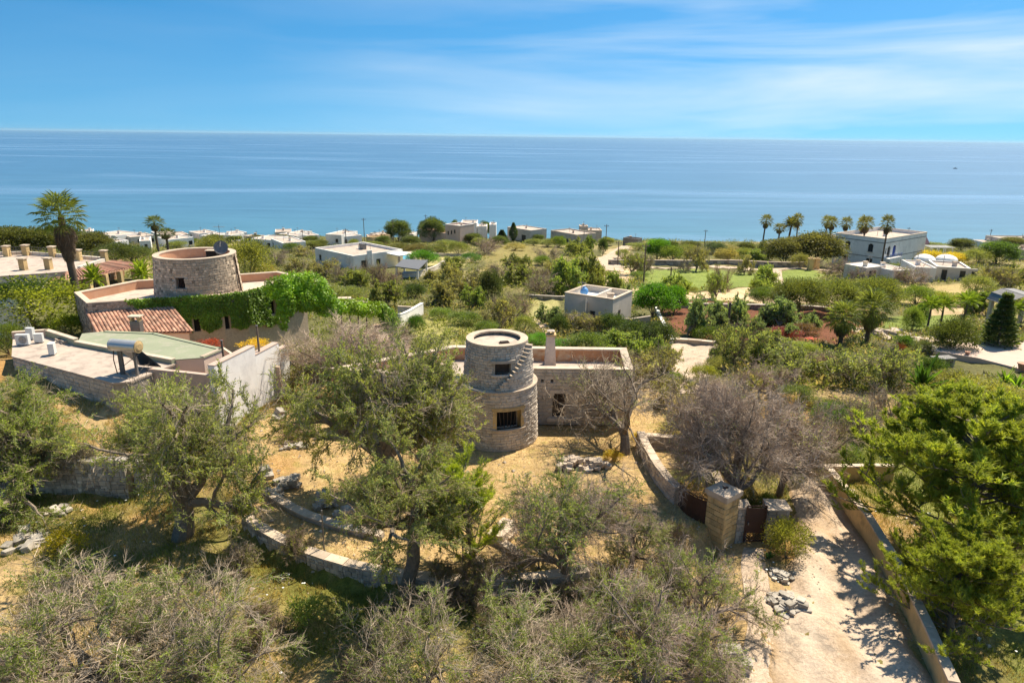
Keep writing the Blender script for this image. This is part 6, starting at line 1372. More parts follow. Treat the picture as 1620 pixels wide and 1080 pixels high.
# arched villa
A_, B_ = G(1394, 419.5), G(1458, 416); mv, (A_, B_, C_, D_, zb, d, nn_) = boxhouse('arched_villa', 'two-storey white villa with arched windows and blue door', A_, B_, 13, 6.1, 'white', .9, front=[(2.0, 3.7, 2.2, 5.0, 'arch'), (5.0, 6.7, 2.2, 5.0, 'arch'), (1.0, 1.6, 3.2, 4.6, 'arch')], left=[(3, 4.3, 3.3, 5.4, 'arch'), (9, 10.3, 3.3, 5.4, 'arch'), (2.5, 4.2, .4, 1.6), (9, 10.6, .4, 1.6)], cop='coping')
mb = MB(); q = A_ + d * .6 - nn_ * 1.6; mb.prism([q, q + d * 6.8, q + d * 6.8 + nn_ * 1.59, q + nn_ * 1.59], zb - .5, zb + 2.1); mb.build('balcony', M['white'], mv)
for k in range(12): mb = MB(); p = q + d * (.3 + .56 * k) + nn_ * .1; mb.box((*p, zb + 2.55), (.07, .07, .9)); mb.build('baluster', M['paint'], mv, color=(.10, .14, .35))
mb = MB(); mb.prism([q, q + d * 6.8, q + d * 6.8 + nn_ * .15, q + nn_ * .15], zb + 3.0, zb + 3.1); mb.build('rail', M['paint'], mv, color=(.10, .14, .35))
mb = MB(); p = A_ + d * 5.85 + nn_ * .1; mb.box((*p, zb + 3.4), (1.3, .06, 2.4), math.atan2(d[1], d[0])); mb.build('blue_door', M['paint'], mv, color=(.04, .07, .28))
for s in ((A_, B_), (D_, A_)):
    dd = (s[1] - s[0]) / np.linalg.norm(s[1] - s[0]); no = np.array([dd[1], -dd[0]]) * .05
    for z in (5.85, 2.0): mb = MB(); mb.prism([s[0] + no, s[1] + no, s[1] - no * .2, s[0] - no * .2], zb + z, zb + z + .16); mb.build('cornice', M['steel'], mv)
mb = MB(); q = B_ + d * .01 + nn_ * 3; mb.prism([q, q + d * 7, q + d * 7 + nn_ * 8, q + nn_ * 8], zb - .5, zb + 6.0); wg = mb.build('rear_wing', M['white'], mv)
mb = MB(); mb.add([(*(q - nn_ * .02), zb + 5.7), (*(q + d * 6.4 - nn_ * .02), zb + 5.7), (*(q + d * 6.6 - nn_ * 1.6), zb + 3.2), (*(q - nn_ * 1.6), zb + 3.2), (*(q - nn_ * .02), zb + 5.6), (*(q + d * 6.4 - nn_ * .02), zb + 5.6), (*(q + d * 6.6 - nn_ * 1.6), zb + 3.1), (*(q - nn_ * 1.6), zb + 3.1)], [(3, 2, 1, 0), (4, 5, 6, 7), (0, 1, 5, 4), (1, 2, 6, 5), (2, 3, 7, 6), (3, 0, 4, 7)]); mb.build('awning', M['paint'], wg, color=(.10, .05, .07))
q = G(1488, 409); pg = thing('villa_pergola', 'white slatted pergola right of the arched villa', 'pergola', q)
for x in range(4):
    for y in (0, 4): mb = MB(); mb.box(q + [x * 2 - 3, y, 1.5], (.2, .2, 3.4)); mb.build('post', M['white'], pg)
for k in range(8): mb = MB(); mb.box(q + [0, -.2 + k * .62, 3.26], (7, .14, .16)); mb.build('slat', M['white'], pg)
far('annex', 'white annex behind the palms left of the arched villa', (1310, 388), (1343, 388), 8, 14, par=.3, front=[(2, 3, 1, 2.4), (6, 7, 1, 2.4)])
# low cottages below the villa
c1, q = far('low_cottage', 'long low cottage with dark door and grille windows', (1478, 444), (1532, 444), 8, 20, 'cream', front=[(1.0, 2.0, .0, 2.1), (4.2, 5.2, .8, 2.1), (6.2, 7.2, .8, 2.1)], par=.2, cop='white')
far('low_cottage', 'blank white cottage wing behind the mauve bare shrub', (1445, 446), (1478, 445), 9, 22, 'white', par=.2)
far('low_cottage', 'small white shed left of the cottages behind bare shrub', (1412, 445), (1440, 446), 6, 15, 'white', par=.1)
far('garage', 'open garage with a pale flat roof below the villa', (1368, 442), (1398, 441), 5, 12, 'cream', front=[(1.0, 3.2, .0, 1.8, '', 'dark')], par=.1, deck='white')
for px, pw_, lb in ((1480, 3.4, 'left whitewashed domed vault on the cottage roofs'), (1515, 3.6, 'right whitewashed domed vault on the cottage roofs')):
    b_ = G(px, 438); zz = b_[2] + 3.0; mb = MB(); mb.ball((b_[0], b_[1] + 5, zz - .2), pw_ * .62, 2.4, 1.3, 14, 6, v0=0.0); mb.tube((b_[0], b_[1] + 5, zz - .9), (b_[0], b_[1] + 5, zz - .2), pw_ * .6, pw_ * .6, 14); tag(mb.build('roof_vault', M['white'], None), lb, 'vault')
far('stone_barn', 'long brown flat building at the right shoreline', (1556, 391), (1640, 392), 14, 13, 'cream', par=.3, deck='concrete')
far('stone_barn', 'rough stone barn with one small window at the right edge', (1588, 411), (1640, 412), 8, 17, 'rubble', front=[(2, 3, 1.0, 2.2)], par=.2)
far('shore_house', 'white low roofs by the water right of the villa', (1520, 388), (1554, 388), 8, 7, 'white', par=.1)
# garden on the right
b_ = G(1600, 540); cg = thing('glass_canopy', 'domed steel and glass canopy at the right edge', 'canopy', G(1618, 520)); cb = G(1618, 520)
for x in (-2.0, 2.0):
    for y in (0, 3.4): mb = MB(); mb.box(cb + [x, y, 1.3], (.4, .4, 3.0)); mb.build('pier', M['stone'], cg)
for i in range(5):
    t0, t1 = math.pi * i / 5, math.pi * (i + 1) / 5; mb = MB(); a, b_ = cb + [-2.4 * math.cos(t0), -.3, 2.8 + 1.4 * math.sin(t0)], cb + [-2.4 * math.cos(t1), -.3, 2.8 + 1.4 * math.sin(t1)]; o3 = np.array([0, 4.2, 0]); up = np.array([0, 0, .04]); mb.add([a, b_, b_ + o3, a + o3, a + up, b_ + up, b_ + o3 + up, a + o3 + up], [(3, 2, 1, 0), (4, 5, 6, 7), (0, 1, 5, 4), (1, 2, 6, 5), (2, 3, 7, 6), (3, 0, 4, 7)]); mb.build('pane', M['steel'], cg)
    mb = MB(); mb.tube(a + [0, -.02, .03], a + o3 + [0, 0, .03], .05); mb.build('rib', M['steel'], cg)
pt = [G(a, b_)[:2] for a, b_ in ((1478, 566), (1545, 574), (1640, 592), (1660, 556), (1560, 553), (1484, 557))]; zz = max(H1(*p) for p in pt) + .12
pto = thing('paved_terrace', 'broad pink paved terrace on the right', 'terrace', (*np.mean(pt, axis=0), zz)); mb = MB(); mb.prism(pt, zz - 1.6, zz); mb.build('paving', M['pinkwall'], pto)
b_ = G(1522, 560); 
for px, py, s, lb in ((1530, 561, .5, 'small dark flowerpot on the pink terrace'), (1617, 585, 1.0, 'large terracotta pot at the right edge of the terrace')):
    b_ = AZ(px, py, zz); o = thing('flowerpot', lb, 'flowerpot', b_); mb = MB(); mb.tube(b_, b_ + [0, 0, .55 * s], .28 * s, .42 * s, 14); mb.build('pot', M['tile'], o); mb = MB(); mb.tube(b_ + [0, 0, .55 * s], b_ + [0, 0, .64 * s], .48 * s, .48 * s, 14); mb.build('rim', M['tile'], o)
heap('rock_edge', 'pale rocks edging the garden beds behind the terrace', 1400, 530, 24, 9, .2, .9, mat='coping', flat=.4)
heap('rock_edge', 'row of pale rocks beside the round garden bush', 1460, 540, 18, 7, .2, .8, mat='coping', flat=.4)
heap('rock_edge', 'weathered rocks along the terrace edge', 1484, 556, 10, 3, .2, .8, mat='drystone', flat=.4)
b_ = G(1490, 578); o = thing('garden_table', 'grey slab table below the pink terrace', 'table', b_); mb = MB(); mb.box(b_ + [0, 0, .75], (2.0, 1.0, .1), .2); mb.build('top', M['steel'], o)
for x in (-.7, .7): mb = MB(); mb.box(b_ + [x, 0, .33], (.2, .8, .74), .2); mb.build('leg', M['drystone'], o)
# car by the shore house
b_ = G(825, 379); car = thing('parked_car', 'small pale blue car parked in front of the carport', 'car', b_)
mb = MB(); mb.prism([b_[:2] + q for q in np.array([(-2, -.8), (2, -.8), (2, .8), (-2, .8)])], b_[2] + .35, b_[2] + .95); mb.build('body', M['paint'], car, color=(.5, .58, .7))
mb = MB(); mb.prism([b_[:2] + q for q in np.array([(-1.5, -.75), (1.2, -.75), (1.2, .75), (-1.5, .75)])], b_[2] + .95, b_[2] + 1.5, top=[b_[:2] + q for q in np.array([(-1.1, -.6), (.6, -.6), (.6, .6), (-1.1, .6)])]); mb.build('cabin', M['glass'], car)
for x in (-1.3, 1.3):
    for y in (-.8, .8): mb = MB(); mb.tube(b_ + [x, y - .1, .33], b_ + [x, y + .1, .33], .33, n=14); mb.build('wheel', M['dark'], car)
# utility poles
for px, py, h, lb in ((577, 386, 40, 'tall utility pole right of the white shore wing'), (548, 392, 30, 'utility pole in front of the white shore houses'), (623, 384, 36, 'utility pole behind the round dark tree'), (674, 374, 36, 'utility pole left of the twin round trees'), (668, 372, 22, 'short pole close to the twin round trees'), (765, 380, 24, 'grey utility pole right of the pink tower'), (923, 398, 38, 'pale utility pole before the sea house'), (957.5, 398, 42, 'wooden utility pole at the lane bend'), (977, 420, 38, 'bare utility pole standing beside the lane'), (1060, 459, 36, 'utility pole at the edge of the green field'), (1018, 448, 62, 'slim pole between two field olives'), (1114, 392, 28, 'lone pole standing before the sea'), (1152, 518, 40, 'thick wooden post in the red earth grove'), (1436, 373, 26, 'utility pole behind the arched villa roof'), (1411, 373, 15, 'short pole behind the arched villa roof'), (1565, 380, 24, 'utility pole on the right shoreline'), (480, 385, 20, 'thin pole beside the tall white shore cube'), (31, 393, 22, 'thin pole before the dark trees at far left')):
    b_ = G(px, py); m_ = MPP(b_); L_ = h * m_ / .985; o = thing('utility_pole', lb, 'pole', b_); r_ = max(.13, .55 * m_ * .9); 
    if px == 1152: r_ = .17
    mb = MB(); mb.tube(b_ - [0, 0, .4], b_ + [random.uniform(-.1, .1), 0, L_], r_ * 1.1, r_ * .8, 8); mb.build('shaft', M['concrete' if px == 923 else 'wood'], o)
    if h > 18 and px != 1152:
        mb = MB(); mb.box(b_ + [0, 0, L_ - .5], (1.5, .12, .12)); mb.build('crossarm', M['wood'], o)
        for x in (-.6, 0, .6): mb = MB(); mb.tube(b_ + [x, 0, L_ - .44], b_ + [x, 0, L_ - .2], .06, n=6); mb.build('insulator', M['steel'], o)
# distant boat
b_ = AZ(1511, 267, SEA); bo = thing('boat', 'tiny dark boat far out on the sea', 'boat', b_); s = MPP(b_) * 3
mb = MB(); mb.prism([b_[:2] + s * np.array(q) for q in ((-1, -.25), (.7, -.3), (1.2, 0), (.7, .3), (-1, .25))], SEA - .3 * s * .3, SEA + .3 * s); mb.build('hull', M['darkwood'], bo); mb = MB(); mb.box(b_ + [0, 0, .45 * s], (.7 * s, .35 * s, .4 * s)); mb.build('cabin', M['white'], bo)

# ------------------------------------------------------------------ planting
OLV = (.23, .275, .10); OLG = (.215, .29, .08); GRN = (.1, .145, .03); DRK = (.06, .095, .03); LIME = (.21, .25, .035); BRI = (.10, .24, .02); PIN = (.25, .32, .05); YEL = (.5, .42, .03); PALEG = (.22, .23, .09); SILV = (.17, .235, .115); REDL = (.22, .045, .035); DKP = (.09, .125, .045)
T = lambda *a, **k: plantpx(*a, **k)
# foreground
T('olive', 606, 772, 262, 255, OLV, 'olive_tree', 'olive tree', 'huge spreading olive filling the forecourt left of the stone tower', var=0, rz=1.0)
T('oliveT', 642, 928, 215, 250, OLV, 'olive_tree', 'olive tree', 'dark-trunked olive just below the curved retaining wall', var=1, rz=2.2, twig=BROWN)
T('olive', 285, 850, 262, 285, OLV, 'olive_tree', 'olive tree', 'large olive below the silver water tank house', var=2, rz=.3)
T('olive', 45, 770, 225, 200, OLG, 'olive_tree', 'olive tree', 'leftmost olive shading the dry stone terrace wall', var=1, rz=4.0)
T('sparse', 160, 1092, 330, 225, OLG, 'olive_tree', 'olive tree', 'half-dead olive in the bottom left corner', var=0, rz=.5)
T('sparse', 345, 1100, 280, 205, OLG, 'olive_tree', 'olive tree', 'half-dead olive right of the bottom left one', var=1, rz=1.9)
T('sparse', 690, 1105, 250, 190, OLG, 'olive_tree', 'olive tree', 'thin green olive at the bottom centre', var=2, rz=3.3)
T('sparse', 845, 1110, 260, 180, OLG, 'olive_tree', 'olive tree', 'thin olive right of the bottom centre one', var=0, rz=2.6)
T('sparse', 1010, 1100, 270, 200, OLG, 'olive_tree', 'olive tree', 'tangled olive at the foot of the dusty path', var=1, rz=5.0, twig=MAUVE)
T('sparse', 1095, 1015, 190, 160, OLG, 'olive_tree', 'olive tree', 'leaning twiggy olive with a curved trunk before the gate', var=2, rz=.9, twig=MAUVE)
T('sparse', 895, 912, 225, 190, OLG, 'olive_tree', 'olive tree', 'twiggy olive at the right end of the curved wall', var=0, rz=4.4, twig=MAUVE)
T('sparse', 1000, 890, 120, 100, OLG, 'olive_tree', 'olive tree', 'young sparse olive between the gate and the forecourt', var=1, rz=2.9, twig=MAUVE)
T('openbare', 990, 718, 190, 160, OLV, 'bare_tree', 'tree', 'nearly leafless tree against the right wing of the stone house', var=0, rz=1.2, twig=GREY)
T('bare', 1165, 806, 200, 215, OLV, 'bare_tree', 'tree', 'big leafless grey tree behind the tufa gate pillar', var=1, rz=.4, twig=(.48, .375, .285))
T('bare', 1232, 782, 150, 170, OLV, 'bare_tree', 'tree', 'leafless grey tree overhanging the dusty lane', var=0, rz=2.7, twig=(.48, .375, .285))
T('bare', 1125, 720, 130, 130, OLV, 'bare_tree', 'tree', 'leafless tree behind the small walled yard', var=1, rz=5.1, twig=(.48, .375, .285))
T('bare', 548, 628, 180, 135, OLV, 'bare_tree', 'tree', 'broad leafless tree right of the white stepped wall', var=1, rz=3.6, twig=(.46, .36, .265))
T('bare', 610, 590, 90, 80, OLV, 'bare_tree', 'tree', 'smaller leafless tree behind the house left wing', var=0, rz=.2, twig=(.46, .36, .265))
T('pine', 1500, 1012, 205, 190, PIN, 'pine_tree', 'pine', 'large yellow-green pine beside the lane wall', var=0, rz=.6)
T('pine', 1545, 876, 350, 275, PIN, 'pine_tree', 'pine', 'second yellow-green pine behind the lane pine', var=1, rz=2.0)
T('youngpine', 748, 886, 115, 175, (.25, .32, .03), 'young_pine', 'pine', 'bright bushy young pine on the forecourt', var=0, rz=.5)
T('bush', 1243, 882, 70, 66, (.22, .24, .05), 'gate_shrub', 'shrub', 'yellow-green shrub at the little brown gate', var=0, twig=BROWN)
T('rosette', 1217, 884, 18, 16, (.12, .24, .09), 'succulent', 'plant', 'small pale succulent below the gate shrub', var=0)
for px, py, w, h, lb in ((752, 922, 55, 55, 'olive sapling growing against the pale coping'), (690, 935, 60, 60, 'olive sapling beside the dark olive trunk'), (645, 985, 90, 60, 'low olive sucker clump before the dark olive trunk'), (905, 960, 80, 50, 'low olive sucker clump under the curved wall end'), (1070, 862, 50, 45, 'olive sapling in front of the brown sheet gate')):
    T('sparse', px, py, w, h, (.13, .17, .055), 'olive_sapling', 'sapling', lb, twig=BROWN)
for px, py, w, h, c, lb in ((110, 875, 70, 45, (.34, .30, .02), 'yellow flowering broom on the left slope'), (480, 985, 60, 50, OLG, 'grey shrub in the shaded grass below the curved wall'), (1110, 775, 60, 35, (.16, .17, .03), 'yellowish bush inside the small walled yard'), (1078, 765, 40, 22, (.14, .17, .03), 'low green clump in the walled yard'), (1300, 770, 28, 22, (.3, .28, .02), 'yellow weed at the top of the lane wall'), (730, 905, 1, 1, OLG, None)):
    if lb: T('weed', px, py, w, h, c, 'shrub', 'shrub', lb)
T('bush', 60, 520, 165, 90, LIME, 'lime_shrub', 'shrub', 'large lime green shrub at the left edge', var=0)
T('bush', 115, 530, 70, 42, (.19, .25, .03), 'lime_shrub', 'shrub', 'smaller lime shrub beside the tiled outbuilding', var=1)
T('bush', 15, 560, 60, 55, (.13, .18, .04), 'lime_shrub', 'shrub', 'green shrub at the corner of the concrete roof', var=2)
T('bush', 490, 628, 85, 62, (.14, .14, .05), 'scrub_bush', 'shrub', 'brown-green bush under the broad leafless tree', var=1)
T('bush', 440, 515, 1, 1, LIME, 'scrub_bush', 'shrub', None) if False else None
T('bushD', 431, 548, 26, 25, (.25, .30, .02), 'lime_shrub', 'shrub', 'small lime bush right of the slim pole')

# palms
PR['bigpalm'] = [palm('bigpalm', 221, 10.5, 5.0, 42, 3.0, .3, sep=True, low=-.75)]
b_ = AY(124, 470, 61); b_[2] = H1(b_[0], b_[1]); hp = b_[2]; top = AY(112, 300, 61)[2] - hp
plant('bigpalm', b_, 85 * MPP(b_), top * .97, (.11, .14, .03), 'fan_palm', 'palm', 'tall fan palm with a thick brown skirt at the left', rz=.4, lean=(0, R(-2.2)))
T('palm', 252, 408, 36, 66, (.09, .115, .035), 'fan_palm', 'palm', 'left of the twin fan palms behind the ivy tower', var=0)
T('palm', 266, 409, 38, 48, (.09, .115, .03), 'fan_palm', 'palm', 'right of the twin fan palms behind the ivy tower', var=1)
for px, py, w, h, lb in ((152, 462, 36, 42, 'small fan palm behind the left terrace parapet'), (227, 458, 38, 45, 'small fan palm beside the ivy tower')):
    b_ = AY(px, py, 64); b_[2] = H1(b_[0], b_[1]); tp = AY(px, py - h, 64)[2]; plant('gardenpalm', b_, w * MPP(b_), tp - b_[2], (.19, .26, .03), 'small_palm', 'palm', lb)
for i, (px, py, w, h, kd, lb) in enumerate(((1204, 400, 24, 60, 'palm', 'leftmost shore palm, standing alone'), (1228, 398, 25, 44, 'palm', 'shortest palm in the left shore group'), (1244, 396, 32, 52, 'datepalm', 'feathery date palm in the left shore group'), (1257, 399, 22, 60, 'palm', 'tall palm at the right of the left shore group'), (1303, 398, 25, 56, 'palm', 'left palm of the pair behind the annex'), (1311, 402, 26, 58, 'palm', 'front palm of the pair behind the annex'), (1331, 404, 24, 60, 'palm', 'single palm in front of the white annex'), (1352, 414, 20, 70, 'palm', 'rear palm at the arched villa corner'), (1360, 417, 30, 74, 'palm', 'front palm at the arched villa corner'), (1394, 424, 26, 82, 'palm', 'palm rising in front of the arched villa'))):
    T(kd, px, py, w, h, (.13, .135, .045), 'shore_palm', 'palm', lb, var=i, group='palms along the shore', lean=(random.uniform(-.05, .05), random.uniform(-.05, .05)))
T('palmS', 1328, 548, 62, 72, (.14, .17, .04), 'garden_palm', 'palm', 'left shaggy fan palm in the right garden')
T('palmS', 1370, 542, 62, 85, (.14, .17, .04), 'garden_palm', 'palm', 'right shaggy fan palm in the right garden')
for px, py, w, h, lb in ((1466, 522, 40, 55, 'left slim feather palm on the garden lawn'), (1487, 517, 40, 50, 'right slim feather palm on the garden lawn'), (1524, 512, 46, 52, 'feather palm near the dark tiered conifer'), (1598, 520, 50, 48, 'feather palm beside the glass canopy')):
    T('gardenpalm', px, py, w, h, (.15, .22, .03), 'feather_palm', 'palm', lb)
T('conifer', 1575, 556, 56, 95, DKP, 'tiered_conifer', 'conifer', 'dark tiered conifer on the right terrace')
T('cypress', 1330, 416, 7, 34, DRK, 'cypress', 'cypress', 'left thin cypress by the arched villa'); T('cypress', 1340, 416, 7, 36, DRK, 'cypress', 'cypress', 'right thin cypress by the arched villa')
for px, py, w, h, lb in ((1208, 484, 48, 32, 'bright low pine left of the stone pines'), (1262, 502, 84, 66, 'left stone pine with a bare trunk'), (1316, 500, 84, 62, 'middle stone pine of the dark group'), (1382, 500, 88, 66, 'right stone pine of the dark group')):
    T('umbrella', px, py, w, h, (.14, .175, .045) if px > 1220 else (.11, .17, .03), 'stone_pine', 'pine', lb)
T('bushD', 1505, 558, 72, 62, (.075, .10, .025), 'garden_bush', 'bush', 'big round dark bush on the terrace edge')
T('bushD', 1430, 552, 32, 24, (.09, .17, .03), 'garden_bush', 'bush', 'neat green bush in front of the garden rocks')
T('bush', 1457, 560, 30, 26, (.10, .13, .06), 'garden_bush', 'bush', 'grey-green bush left of the pink terrace')
T('weed', 1432, 562, 34, 16, YEL, 'flowering_shrub', 'shrub', 'yellow flowering shrub among the garden rocks')
T('rosette', 1456, 622, 62, 72, (.06, .13, .02), 'cycad', 'plant', 'dark green cycad clump left of the terrace')
T('bushD', 1470, 600, 50, 40, (.055, .10, .02), 'garden_bush', 'bush', 'dark glossy bush above the cycad clump')
T('rosette', 1588, 612, 34, 40, (.15, .26, .03), 'banana_plant', 'plant', 'left banana-like plant below the terrace'); T('rosette', 1608, 618, 36, 34, (.15, .26, .03), 'banana_plant', 'plant', 'right banana-like plant below the terrace')
for px, py, w, h, lb in ((1510, 625, 80, 45, 'pale yellow-green shrub below the terrace left end'), (1560, 640, 100, 50, 'pale yellow-green shrub between pine and terrace'), (1600, 655, 70, 45, 'pale shrub at the right edge above the pine')):
    T('bush', px, py, w, h, (.24, .25, .06), 'pale_shrub', 'shrub', lb)
for px, py, w, h, c, lb in ((1462, 416, 58, 24, YEL, 'left mass of yellow flowering acacia'), (1508, 416, 40, 19, YEL, 'right mass of yellow flowering acacia'), (1240, 535, 55, 20, REDL, 'dark red shrub in the garden bed'), (1275, 530, 45, 22, (.16, .10, .05), 'reddish brown shrub beside the dark red one'), (1283, 540, 20, 8, (.6, .25, .3), 'pink flowering mound in the garden'), (1268, 556, 52, 18, (.24, .30, .03), 'clipped lime hedge clump in the garden'), (1265, 424, 30, 26, PALEG, 'pale flowering bush by the old gateway'), (1420, 580, 26, 40, (.12, .035, .02), 'rusty red leafless shrub left of the cycad')):
    T('bush', px, py, w, h, c, 'flowering_shrub', 'shrub', lb)
T('round', 630, 383, 40, 36, DKP, 'round_tree', 'tree', 'dark round tree by the shore left of the terracotta house')
T('round', 686, 383, 40, 40, DKP, 'round_tree', 'tree', 'dark round tree hiding the terracotta house')
T('round', 676, 378, 28, 30, (.06, .085, .03), 'round_tree', 'tree', 'rear round tree beside the utility pole')
T('round', 719, 358, 16, 10, DKP, 'round_tree', 'tree', 'small treetop behind the pink tower')
T('bushD', 668, 422, 52, 29, (.07, .17, .02), 'fig_tree', 'tree', 'spreading bright fig tree beside the pool')
T('round', 768, 372, 24, 22, DKP, 'round_tree', 'tree', 'dark round tree between two white shore houses')
T('conifer', 794, 383, 22, 20, DRK, 'dark_conifer', 'tree', 'left dark conifer before the carport house'); T('cypress', 812, 382, 13, 30, DRK, 'dark_conifer', 'tree', 'tall dark conifer before the carport house')
T('round', 1040, 412, 40, 36, (.09, .20, .02), 'bright_tree', 'tree', 'bright green tree right of the lane')
T('round', 1032, 500, 66, 56, (.085, .21, .018), 'bright_tree', 'tree', 'bright green tree right of the cream cottage'); T('round', 1066, 496, 40, 46, (.085, .21, .018), 'bright_tree', 'tree', 'smaller bright tree touching the cottage bright tree')
T('bushD', 658, 523, 30, 28, (.06, .13, .02), 'green_bush', 'bush', 'dark green bush against the whitewashed garden wall')
T('bush', 395, 452, 74, 78, (.19, .21, .055), 'broom_tree', 'tree', 'feathery yellow-green tree right of the ivy tower'); T('bush', 335, 400, 44, 30, (.19, .21, .055), 'broom_tree', 'tree', 'feathery yellow-green tree behind the tower dish')

# auto-described scrub: kind, px, py, w, h, colour, twig
LM = [(935, 490, 'the cream cottage'), (790, 600, 'the stone tower'), (560, 405, 'the white villa'), (315, 430, 'the ivy tower'), (1425, 395, 'the arched villa'), (1480, 432, 'the low cottages'), (1097, 560, 'the concrete yard'), (1130, 440, 'the green field'), (1315, 475, 'the stone pines'), (905, 372, 'the sea house'), (1560, 565, 'the pink terrace'), (1350, 530, 'the shaggy fan palms'), (640, 430, 'the pergola'), (90, 405, 'the roof terrace'), (960, 410, 'the lane bend'), (1190, 690, 'the big leafless tree'), (1400, 720, 'the pine'), (600, 500, 'the vine pillar'), (1170, 515, 'the red earth'), (715, 370, 'the pink tower')]
ORD = ['first', 'second', 'third', 'fourth', 'fifth', 'sixth', 'seventh', 'eighth', 'ninth', 'tenth', 'eleventh', 'twelfth', 'thirteenth', 'fourteenth', 'fifteenth', 'sixteenth', 'seventeenth', 'eighteenth', 'nineteenth', 'twentieth']
AUTO = []
def scr(kind, px, py, w, h, col=None, twig=GREY, noun=None):
    nm, cat, adj = {'oliveM': ('olive_tree', 'olive tree', 'grey-green olive'), 'sparseM': ('olive_tree', 'olive tree', 'thin-leaved olive'), 'bareM': ('bare_tree', 'tree', 'leafless grey tree'), 'bush': ('scrub_bush', 'bush', 'leafy bush'), 'bushD': ('green_bush', 'bush', 'dense dark bush'), 'twigbush': ('twiggy_shrub', 'shrub', 'twiggy brown shrub'), 'hedge': ('hedge_clump', 'hedge', 'hedge clump'), 'weed': ('low_shrub', 'shrub', 'low shrub'), 'round': ('round_tree', 'tree', 'rounded tree')}[kind]
    o = plantpx(kind, px, py, w, h, col or OLV, nm, cat, None, twig=twig); lx, ly, ln = min(LM, key=lambda q: (q[0] - px) ** 2 + 2.5 * (q[1] - py) ** 2); dx, dy = px - lx, py - ly
    rel = ('left of' if dx < 0 else 'right of') if abs(dx) > 1.3 * abs(dy) else ('behind' if dy < 0 else 'in front of')
    AUTO.append((f'{noun or adj} {rel} {ln}', px, py, o))
G1, G2, G3, BR = (.185, .22, .07), (.24, .24, .11), (.13, .19, .04), (.28, .255, .105)
